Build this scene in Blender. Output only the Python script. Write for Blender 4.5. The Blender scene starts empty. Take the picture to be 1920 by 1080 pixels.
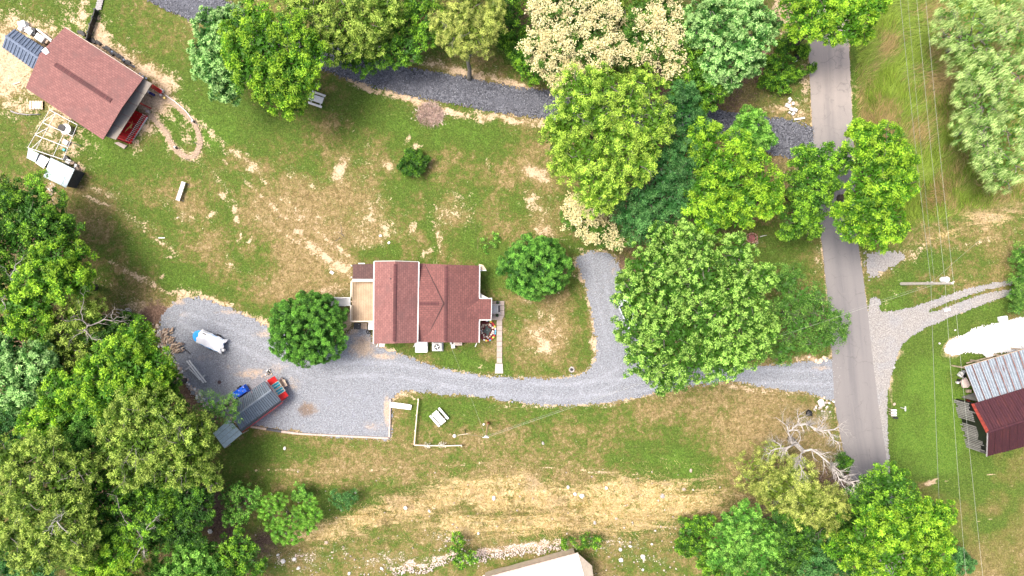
import bpy, bmesh, math, random
import numpy as np
from mathutils import Vector, Matrix, noise as mnoise

# ------------------------------------------------------------------ camera, light, exposure
H = 85.0          # height of the camera over the yard, metres
S = 15.0          # photograph pixels per metre on the ground
scene = bpy.context.scene
cam_data = bpy.data.cameras.new('camera')
cam = bpy.data.objects.new('camera', cam_data)
scene.collection.objects.link(cam)
cam.location = (0, 0, H)
cam.rotation_euler = (0, 0, 0)
cam_data.sensor_width = 36.0
cam_data.lens = 36.0 * H / (1920.0 / S)
cam_data.clip_start = 0.5
cam_data.clip_end = 6000
scene.camera = cam

SUN_ELEV, SUN_AZ = math.radians(67), math.radians(285)   # azimuth clockwise from +Y: the light comes from the left
world = bpy.data.worlds.new('World')
scene.world = world
world.use_nodes = True
wn, wl = world.node_tree.nodes, world.node_tree.links
wn.clear()
wo = wn.new('ShaderNodeOutputWorld'); wb = wn.new('ShaderNodeBackground'); ws = wn.new('ShaderNodeTexSky')
ws.sky_type = 'NISHITA'; ws.sun_disc = False
ws.sun_elevation = SUN_ELEV; ws.sun_rotation = SUN_AZ
ws.air_density = 0.8; ws.dust_density = 6.0; ws.ozone_density = 0.3
wb.inputs['Strength'].default_value = 0.15
wl.new(ws.outputs[0], wb.inputs[0]); wl.new(wb.outputs[0], wo.inputs[0])

sun_data = bpy.data.lights.new('sun', 'SUN')
sun_data.energy = 2.0
sun_data.angle = math.radians(23)
sun_data.color = (1.0, 0.95, 0.87)
sun = bpy.data.objects.new('sun', sun_data)
scene.collection.objects.link(sun)
sd = Vector((math.sin(SUN_AZ) * math.cos(SUN_ELEV), math.cos(SUN_AZ) * math.cos(SUN_ELEV), math.sin(SUN_ELEV)))
sun.rotation_euler = sd.to_track_quat('Z', 'Y').to_euler()
sun.location = sd * 120

scene.view_settings.view_transform = 'Standard'
scene.view_settings.look = 'None'
scene.view_settings.gamma = 1.0
scene.view_settings.use_curve_mapping = False
scene.view_settings.exposure = 1.12
scene.render.engine = 'CYCLES'
scene.cycles.max_bounces = 6
scene.cycles.diffuse_bounces = 3
scene.cycles.transparent_max_bounces = 4

COL = scene.collection
R = np.random.RandomState(7)
random.seed(7)


# ------------------------------------------------------------------ small helpers
def gz(px, py):
    """ground height under a ground-level photo pixel: flat yard, a bank falling away to the south"""
    t = np.clip((np.asarray(py, float) - (905 + 25 * np.sin(np.asarray(px, float) / 160.0))) / 115.0, 0, 1)
    t = t * t * (3 - 2 * t)
    fx = np.clip((np.asarray(px, float) - 380) / 160.0, 0, 1) * np.clip((1420 - np.asarray(px, float)) / 120.0, 0, 1)
    return -1.7 * t * fx


def P(px, py, z=None):
    if z is None:
        z = float(gz(px, py))
    f = (H - z) / H
    return Vector(((px - 960) / S * f, (540 - py) / S * f, z))


def to_px(x, y):
    return 960 + x * S, 540 - y * S


def tag(o, label=None, cat=None, group=None, kind=None):
    if label: o['label'] = label
    if cat: o['category'] = cat
    if group: o['group'] = group
    if kind: o['kind'] = kind
    return o


def thing(name, label, cat, loc, group=None, rot=0.0):
    o = bpy.data.objects.new(name, None)
    COL.objects.link(o)
    o.location = loc
    o.rotation_euler = (0, 0, rot)
    o.empty_display_size = 0.3
    return tag(o, label, cat, group)


def world_of(o):
    m = Matrix.Translation(o.location) @ o.rotation_euler.to_matrix().to_4x4()
    return world_of(o.parent) @ m if o.parent else m


class MB:
    """collects polygons given in world coordinates; build() makes one mesh object"""
    def __init__(s):
        s.v, s.f, s.uv = [], [], []

    def face(s, pts, uv=None):
        n = len(s.v)
        s.v += [tuple(p) for p in pts]
        s.f.append(tuple(range(n, n + len(pts))))
        s.uv.append(uv or [(0, 0)] * len(pts))
        return s

    def box(s, c, size, rot=0.0, M=None):
        cx, cy, cz = c
        a, b, d = size[0] / 2, size[1] / 2, size[2] / 2
        cs, sn = math.cos(rot), math.sin(rot)
        q = []
        for z in (-d, d):
            for x, y in ((-a, -b), (a, -b), (a, b), (-a, b)):
                p = Vector((cx + x * cs - y * sn, cy + x * sn + y * cs, cz + z))
                q.append(p)
        return s.hexa(q)

    def hexa(s, q):
        n = len(s.v)
        s.v += [tuple(p) for p in q]
        for f in ((3, 2, 1, 0), (4, 5, 6, 7), (0, 1, 5, 4), (1, 2, 6, 5), (2, 3, 7, 6), (3, 0, 4, 7)):
            s.f.append(tuple(n + i for i in f))
            s.uv.append([(0, 0)] * 4)
        return s

    def beam(s, p0, p1, w, h, up=(0, 0, 1)):
        """square bar from p0 to p1"""
        p0, p1 = Vector(p0), Vector(p1)
        d = (p1 - p0).normalized()
        up = Vector(up)
        if abs(d.dot(up)) > 0.95: up = Vector((0, 1, 0))
        x = d.cross(up).normalized() * (w / 2)
        y = x.normalized().cross(d).normalized() * (h / 2)
        q = [p0 - x - y, p0 + x - y, p0 + x + y, p0 - x + y, p1 - x - y, p1 + x - y, p1 + x + y, p1 - x + y]
        return s.hexa([q[0], q[1], q[2], q[3], q[4], q[5], q[6], q[7]])

    def tube(s, p0, p1, r0, r1=None, n=8, caps=True):
        r1 = r0 if r1 is None else r1
        p0, p1 = Vector(p0), Vector(p1)
        d = (p1 - p0)
        if d.length < 1e-6: return s
        d.normalize()
        a = d.orthogonal().normalized(); b = d.cross(a)
        k = len(s.v)
        for p, r in ((p0, r0), (p1, r1)):
            for i in range(n):
                t = 2 * math.pi * i / n
                s.v.append(tuple(p + a * (r * math.cos(t)) + b * (r * math.sin(t))))
        for i in range(n):
            j = (i + 1) % n
            s.f.append((k + i, k + j, k + n + j, k + n + i)); s.uv.append([(0, 0)] * 4)
        if caps:
            s.f.append(tuple(k + i for i in reversed(range(n)))); s.uv.append([(0, 0)] * n)
            s.f.append(tuple(k + n + i for i in range(n))); s.uv.append([(0, 0)] * n)
        return s

    def path(s, pts, radii, n=6):
        """tapered tube through many points"""
        pts = [Vector(p) for p in pts]
        k = len(s.v)
        for i, (p, r) in enumerate(zip(pts, radii)):
            d = (pts[min(i + 1, len(pts) - 1)] - pts[max(i - 1, 0)])
            d = d.normalized() if d.length > 1e-6 else Vector((0, 0, 1))
            ref = Vector((0.31, 0.77, 0.55))
            a = d.cross(ref).normalized(); b = d.cross(a)
            for j in range(n):
                t = 2 * math.pi * j / n
                s.v.append(tuple(p + a * (r * math.cos(t)) + b * (r * math.sin(t))))
        for i in range(len(pts) - 1):
            for j in range(n):
                j2 = (j + 1) % n
                s.f.append((k + i * n + j, k + i * n + j2, k + (i + 1) * n + j2, k + (i + 1) * n + j)); s.uv.append([(0, 0)] * 4)
        s.f.append(tuple(k + j for j in reversed(range(n)))); s.uv.append([(0, 0)] * n)
        e = k + (len(pts) - 1) * n
        s.f.append(tuple(e + j for j in range(n))); s.uv.append([(0, 0)] * n)
        return s

    def slab(s, a, b, c, d, t=0.12, uvo=(0, 0)):
        """plate whose top is a,b (eave) c,d (ridge side); uv metres, u along the eave, v up the slope"""
        a, b, c, d = map(Vector, (a, b, c, d))
        dn = Vector((0, 0, -t))
        u = (b - a).normalized()
        nrm = (b - a).cross(d - a).normalized()
        v = nrm.cross(u)
        top = [a, b, c, d]
        uv = [((p - a).dot(u) + uvo[0], (p - a).dot(v) + uvo[1]) for p in top]
        if nrm.z < 0:
            top = top[::-1]; uv = uv[::-1]
        s.face(top, uv)
        bot = [p + dn for p in top]
        s.face(bot[::-1], uv[::-1])
        for i in range(4):
            j = (i + 1) % 4
            s.face([top[j], top[i], bot[i], bot[j]])
        return s

    def rock(s, c, r, rs, squash=0.6, n=10):
        c = Vector(c)
        bm = bmesh.new()
        bmesh.ops.create_icosphere(bm, subdivisions=1, radius=1.0)
        k = len(s.v)
        rot = rs.uniform(0, 6.28)
        sx, sy = rs.uniform(0.75, 1.25), rs.uniform(0.75, 1.25)
        for v in bm.verts:
            p = v.co * rs.uniform(0.78, 1.12)
            x, y = p.x * sx, p.y * sy
            s.v.append((c.x + r * (x * math.cos(rot) - y * math.sin(rot)), c.y + r * (x * math.sin(rot) + y * math.cos(rot)), c.z + r * squash * p.z))
        for f in bm.faces:
            s.f.append(tuple(k + v.index for v in f.verts)); s.uv.append([(0, 0)] * 3)
        bm.free()
        return s

    def build(s, name, m, parent=None, loc=None, smooth=False, kind=None):
        me = bpy.data.meshes.new(name)
        if parent is not None:
            inv = world_of(parent).inverted()
        elif loc is not None:
            inv = Matrix.Translation(-Vector(loc))
        else:
            inv = Matrix.Identity(4)
        vv = [tuple(inv @ Vector(p)) for p in s.v]
        me.from_pydata(vv, [], s.f)
        uvl = me.uv_layers.new(name='UVMap')
        flat = [c for f in s.uv for p in f for c in p]
        uvl.data.foreach_set('uv', flat)
        if smooth:
            me.polygons.foreach_set('use_smooth', [True] * len(me.polygons))
        me.materials.append(m)
        me.update()
        o = bpy.data.objects.new(name, me)
        COL.objects.link(o)
        if parent is not None: o.parent = parent
        if loc is not None and parent is None: o.location = loc
        if kind: o['kind'] = kind
        return o


def bevel(o, w=0.02, seg=2):
    m = o.modifiers.new('bevel', 'BEVEL'); m.width = w; m.segments = seg; m.limit_method = 'ANGLE'
    return o


def clone(o, loc=None, rot=None, label=None, group=None, parent=None):
    c = o.copy(); COL.objects.link(c)
    if parent is not None: c.parent = parent
    if loc is not None: c.location = loc
    if rot is not None: c.rotation_euler = (0, 0, rot)
    if label: c['label'] = label
    if group: c['group'] = group
    for ch in list(o.children):
        clone(ch, parent=c)
    return c


# ------------------------------------------------------------------ materials
def new_mat(name):
    m = bpy.data.materials.new(name)
    m.use_nodes = True
    n, l = m.node_tree.nodes, m.node_tree.links
    n.clear()
    out = n.new('ShaderNodeOutputMaterial'); b = n.new('ShaderNodeBsdfPrincipled')
    l.new(b.outputs[0], out.inputs[0])
    return m, n, l, b


def mixc(n, l, fac, a, b, mode='MIX'):
    x = n.new('ShaderNodeMix'); x.data_type = 'RGBA'; x.blend_type = mode
    for sock, val in ((x.inputs[0], fac), (x.inputs[6], a), (x.inputs[7], b)):
        if hasattr(val, 'is_linked') or hasattr(val, 'links'):
            l.new(val, sock)
        elif isinstance(val, (int, float)):
            sock.default_value = val
        else:
            sock.default_value = (*val[:3], 1)
    return x.outputs[2]


def noise_node(n, l, vec, scale, detail=4, rough=0.6, dist=0.0):
    x = n.new('ShaderNodeTexNoise'); x.inputs['Scale'].default_value = scale
    x.inputs['Detail'].default_value = detail; x.inputs['Roughness'].default_value = rough
    x.inputs['Distortion'].default_value = dist
    if vec is not None: l.new(vec, x.inputs['Vector'])
    return x.outputs['Fac']


def ramp(n, l, fac, stops):
    x = n.new('ShaderNodeValToRGB'); e = x.color_ramp.elements
    while len(e) < len(stops): e.new(0.5)
    for i, (p, c) in enumerate(stops):
        e[i].position = p; e[i].color = (*c, 1) if len(c) == 3 else c
    l.new(fac, x.inputs[0])
    return x.outputs[0]


def maprange(n, l, val, a, b, c=0.0, d=1.0, smooth=True):
    x = n.new('ShaderNodeMapRange')
    if smooth: x.interpolation_type = 'SMOOTHSTEP'
    x.inputs[1].default_value = a; x.inputs[2].default_value = b
    x.inputs[3].default_value = c; x.inputs[4].default_value = d
    l.new(val, x.inputs[0])
    return x.outputs[0]


def math_node(n, l, op, a, b=0.0):
    x = n.new('ShaderNodeMath'); x.operation = op
    for s_, v_ in ((x.inputs[0], a), (x.inputs[1], b)):
        if isinstance(v_, (int, float)): s_.default_value = v_
        else: l.new(v_, s_)
    return x.outputs[0]


def bump(n, l, b, h, strength=0.4, dist=0.05):
    x = n.new('ShaderNodeBump'); x.inputs['Strength'].default_value = strength; x.inputs['Distance'].default_value = dist
    l.new(h, x.inputs['Height']); l.new(x.outputs[0], b.inputs['Normal'])


def coords(n, kind='Object'):
    x = n.new('ShaderNodeTexCoord')
    return x.outputs[kind]


def plain(name, c, rough=0.7, var=0.18, scale=3.0, metal=0.0, dirt=None, dirt_amt=0.3, spec=0.3):
    """a surface of one substance with weathering"""
    m, n, l, b = new_mat(name)
    co = coords(n)
    f1 = noise_node(n, l, co, scale, 5, 0.65)
    c1 = tuple(x * (1 - var) for x in c); c2 = tuple(min(1, x * (1 + var)) for x in c)
    col = mixc(n, l, maprange(n, l, f1, 0.3, 0.7), c1, c2)
    if dirt:
        f2 = noise_node(n, l, co, scale * 0.6 + 0.3, 6, 0.7, 0.4)
        col = mixc(n, l, maprange(n, l, f2, 0.62 - dirt_amt * 0.4, 0.8, 0, 0.8), col, dirt)
    l.new(col, b.inputs['Base Color'])
    b.inputs['Roughness'].default_value = rough
    b.inputs['Metallic'].default_value = metal
    b.inputs['Specular IOR Level'].default_value = spec
    bump(n, l, b, noise_node(n, l, co, 25, 4), 0.2, 0.01)
    return m


def shingle(name, c1, c2, mortar, stain):
    m, n, l, b = new_mat(name)
    uv = coords(n, 'UV')
    br = n.new('ShaderNodeTexBrick')
    l.new(uv, br.inputs['Vector'])
    br.inputs['Color1'].default_value = (*c1, 1); br.inputs['Color2'].default_value = (*c2, 1)
    br.inputs['Mortar'].default_value = (*mortar, 1)
    br.inputs['Scale'].default_value = 1.0
    br.inputs['Brick Width'].default_value = 0.42; br.inputs['Row Height'].default_value = 0.27
    br.inputs['Mortar Size'].default_value = 0.025; br.inputs['Mortar Smooth'].default_value = 0.3
    br.inputs['Bias'].default_value = -0.1
    g = noise_node(n, l, uv, 14, 3, 0.6)
    col = mixc(n, l, maprange(n, l, g, 0.35, 0.65, 0.0, 0.25), br.outputs['Color'], c2)
    pale_g = noise_node(n, l, uv, 2.6, 4, 0.75)
    col = mixc(n, l, maprange(n, l, pale_g, 0.5, 0.68, 0.0, 0.3), col, tuple(min(1, x * 1.6) for x in c1))
    big = noise_node(n, l, uv, 0.35, 5, 0.7, 0.6)
    col = mixc(n, l, maprange(n, l, big, 0.47, 0.62, 0, 0.75), col, stain)
    st = noise_node(n, l, uv, 45, 2, 0.5)
    col = mixc(n, l, maprange(n, l, st, 0.3, 0.7, 0.0, 0.35), col, mortar)
    l.new(col, b.inputs['Base Color'])
    b.inputs['Roughness'].default_value = 0.9
    bump(n, l, b, br.outputs['Fac'], -0.6, 0.02)
    return m


def sheet_metal(name, c, rust=(0.16, 0.05, 0.03), amt=0.3, rough=0.45, streak=6.0, metal=0.3, seam=0.0):
    """painted or galvanised roofing; uv u across the ribs, v up the slope; rust runs down the slope"""
    m, n, l, b = new_mat(name)
    uv = coords(n, 'UV')
    mp = n.new('ShaderNodeMapping'); mp.inputs['Scale'].default_value = (streak, 0.5, 1)
    l.new(uv, mp.inputs[0])
    f1 = noise_node(n, l, mp.outputs[0], 1.0, 5, 0.65)
    f2 = noise_node(n, l, uv, 0.8, 5, 0.7, 0.5)
    s_ = math_node(n, l, 'ADD', math_node(n, l, 'MULTIPLY', f1, 0.65), math_node(n, l, 'MULTIPLY', f2, 0.35))
    fac = maprange(n, l, s_, 0.62 - amt * 0.35, 0.74 - amt * 0.2)
    if seam:
        sx = n.new('ShaderNodeSeparateXYZ'); l.new(uv, sx.inputs[0])
        pp = math_node(n, l, 'PINGPONG', sx.outputs[0], seam / 2)
        sm = maprange(n, l, math_node(n, l, 'ADD', pp, math_node(n, l, 'MULTIPLY', f2, .16)), .17, .09)
        fac = math_node(n, l, 'MAXIMUM', math_node(n, l, 'MULTIPLY', fac, .8), sm)
    f3 = noise_node(n, l, uv, 3.0, 4)
    base = mixc(n, l, maprange(n, l, f3, 0.3, 0.7), tuple(x * 0.85 for x in c), tuple(min(1, x * 1.12) for x in c))
    col = mixc(n, l, fac, base, rust)
    l.new(col, b.inputs['Base Color'])
    b.inputs['Roughness'].default_value = rough
    b.inputs['Metallic'].default_value = metal
    bump(n, l, b, f3, 0.1, 0.01)
    return m


def leaf_mat(name, trans=0.35):
    m = bpy.data.materials.new(name); m.use_nodes = True
    n, l = m.node_tree.nodes, m.node_tree.links
    n.clear()
    out = n.new('ShaderNodeOutputMaterial')
    at = n.new('ShaderNodeAttribute'); at.attribute_name = 'Col'
    b = n.new('ShaderNodeBsdfPrincipled'); b.inputs['Roughness'].default_value = 0.55
    b.inputs['Specular IOR Level'].default_value = 0.3
    tr = n.new('ShaderNodeBsdfTranslucent')
    mx = n.new('ShaderNodeMixShader'); mx.inputs[0].default_value = trans
    l.new(at.outputs['Color'], b.inputs['Base Color']); l.new(at.outputs['Color'], tr.inputs['Color'])
    l.new(b.outputs[0], mx.inputs[1]); l.new(tr.outputs[0], mx.inputs[2]); l.new(mx.outputs[0], out.inputs[0])
    return m


# ------------------------------------------------------------------ ground painting (what grows or lies where)
def vnoise(px, py, scale, seed=0, octaves=4):
    """cheap value noise on numpy arrays, 0..1"""
    tot = np.zeros_like(px, float); amp = 1.0; s_ = 0.0
    for o in range(octaves):
        x = px / scale * (2 ** o) + 37.7 * o + seed * 11.3; y = py / scale * (2 ** o) + 91.1 * o - seed * 7.9
        xi = np.floor(x).astype(np.int64); yi = np.floor(y).astype(np.int64)
        fx = x - xi; fy = y - yi
        fx = fx * fx * (3 - 2 * fx); fy = fy * fy * (3 - 2 * fy)

        def h(a, b):
            k = (a * 374761393 + b * 668265263 + (seed + o) * 1442695041) & 0xFFFFFFFF
            k = ((k ^ (k >> 13)) * 1274126177) & 0xFFFFFFFF
            return ((k ^ (k >> 16)) & 0xFFFF) / 65535.0
        v = (h(xi, yi) * (1 - fx) + h(xi + 1, yi) * fx) * (1 - fy) + (h(xi, yi + 1) * (1 - fx) + h(xi + 1, yi + 1) * fx) * fy
        tot += v * amp; s_ += amp; amp *= 0.55
    return tot / s_


def seg_dist(px, py, pts):
    d = np.full(px.shape, 1e9)
    for (x0, y0), (x1, y1) in zip(pts[:-1], pts[1:]):
        vx, vy = x1 - x0, y1 - y0
        t = np.clip(((px - x0) * vx + (py - y0) * vy) / (vx * vx + vy * vy), 0, 1)
        d = np.minimum(d, np.hypot(px - x0 - t * vx, py - y0 - t * vy))
    return d


def in_poly(px, py, poly):
    c = np.zeros(px.shape, bool)
    n = len(poly)
    for i in range(n):
        x0, y0 = poly[i]; x1, y1 = poly[(i + 1) % n]
        if y0 == y1: continue
        k = ((y0 > py) != (y1 > py)) & (px < (x1 - x0) * (py - y0) / (y1 - y0) + x0)
        c ^= k
    return c


def smooth_poly(pts, closed=True, k=6):
    out = []
    n = len(pts)
    rng = range(n) if closed else range(n - 1)
    for i in rng:
        if closed:
            p = [pts[(i + j - 1) % n] for j in range(4)]
        else:
            p = [pts[max(0, min(n - 1, i + j - 1))] for j in range(4)]
        for t in range(k):
            t /= k
            out.append(tuple(0.5 * ((2 * p[1][a]) + (-p[0][a] + p[2][a]) * t + (2 * p[0][a] - 5 * p[1][a] + 4 * p[2][a] - p[3][a]) * t * t
                             + (-p[0][a] + 3 * p[1][a] - 3 * p[2][a] + p[3][a]) * t ** 3) for a in (0, 1)))
    if not closed: out.append(pts[-1])
    return out


DRIVE = smooth_poly([(1566, 747), (1520, 737), (1450, 728), (1380, 716), (1330, 719), (1270, 727), (1200, 743), (1130, 756), (1060, 760), (990, 756), (930, 747),
         (870, 740), (800, 735), (762, 733), (742, 740), (734, 756), (731, 821), (700, 821), (620, 817), (545, 808), (480, 799), (430, 790), (392, 768), (362, 740),
         (345, 712), (333, 685), (322, 662), (306, 640), (300, 605), (318, 577), (345, 560), (385, 562), (430, 578), (470, 597), (505, 612), (560, 640), (620, 652),
         (650, 628), (668, 612), (692, 622), (702, 648), (735, 657), (762, 668), (800, 683), (850, 696), (900, 704), (960, 709), (1020, 710), (1070, 707), (1098, 696),
         (1114, 676), (1118, 650), (1115, 620), (1108, 580), (1099, 540), (1088, 510), (1080, 488), (1095, 477), (1120, 473), (1150, 480), (1168, 520), (1180, 580),
         (1200, 640), (1230, 675), (1300, 690), (1400, 688), (1500, 681), (1568, 677)], k=3)
TRACK_MID = smooth_poly([(240, -60), (310, -12), (350, 6), (400, 22), (480, 55), (550, 85), (620, 108), (700, 135), (780, 156), (850, 168), (930, 184), (1030, 197),
             (1120, 208), (1210, 218), (1320, 228), (1400, 245)], closed=False, k=3)
TRACK_END = [(1370, 230), (1420, 220), (1450, 221), (1490, 226), (1524, 238), (1529, 294), (1480, 296), (1430, 284), (1380, 262)]
RIGHT_DRIVE = smooth_poly([(1631, 563), (1650, 562), (1652, 584), (1700, 578), (1740, 566), (1790, 549), (1840, 535), (1885, 527), (1960, 512), (1960, 538), (1900, 552),
               (1830, 576), (1760, 604), (1712, 628), (1690, 650), (1675, 690), (1664, 740), (1664, 800), (1668, 880), (1680, 960), (1668, 960), (1640, 800), (1625, 640)], k=3)
MEDIAN = [(1745, 583), (1790, 566), (1840, 549), (1900, 537), (1960, 524)]
PATH_LOOP = smooth_poly([(281, 216), (307, 244), (318, 262), (330, 281), (352, 294), (366, 290), (374, 272), (374, 258), (365, 233), (341, 207), (318, 188), (298, 178)], closed=False, k=5)
ROAD_MID = [(1553, -200, 77), (1553, 60, 76), (1559, 200, 76), (1564, 290, 74), (1574, 450, 68), (1588, 560, 72), (1598, 670, 76), (1605, 750, 82), (1616, 820, 80), (1628, 880, 76), (1640, 950, 74), (1660, 1060, 74), (1690, 1250, 74)]

def road_halfdist(px, py):
    """distance outside the road edge (px), negative inside"""
    ys = np.array([r[1] for r in ROAD_MID]); xs = np.array([r[0] for r in ROAD_MID]); ws_ = np.array([r[2] for r in ROAD_MID])
    return np.abs(px - np.interp(py, ys, xs)) - np.interp(py, ys, ws_) / 2


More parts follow.
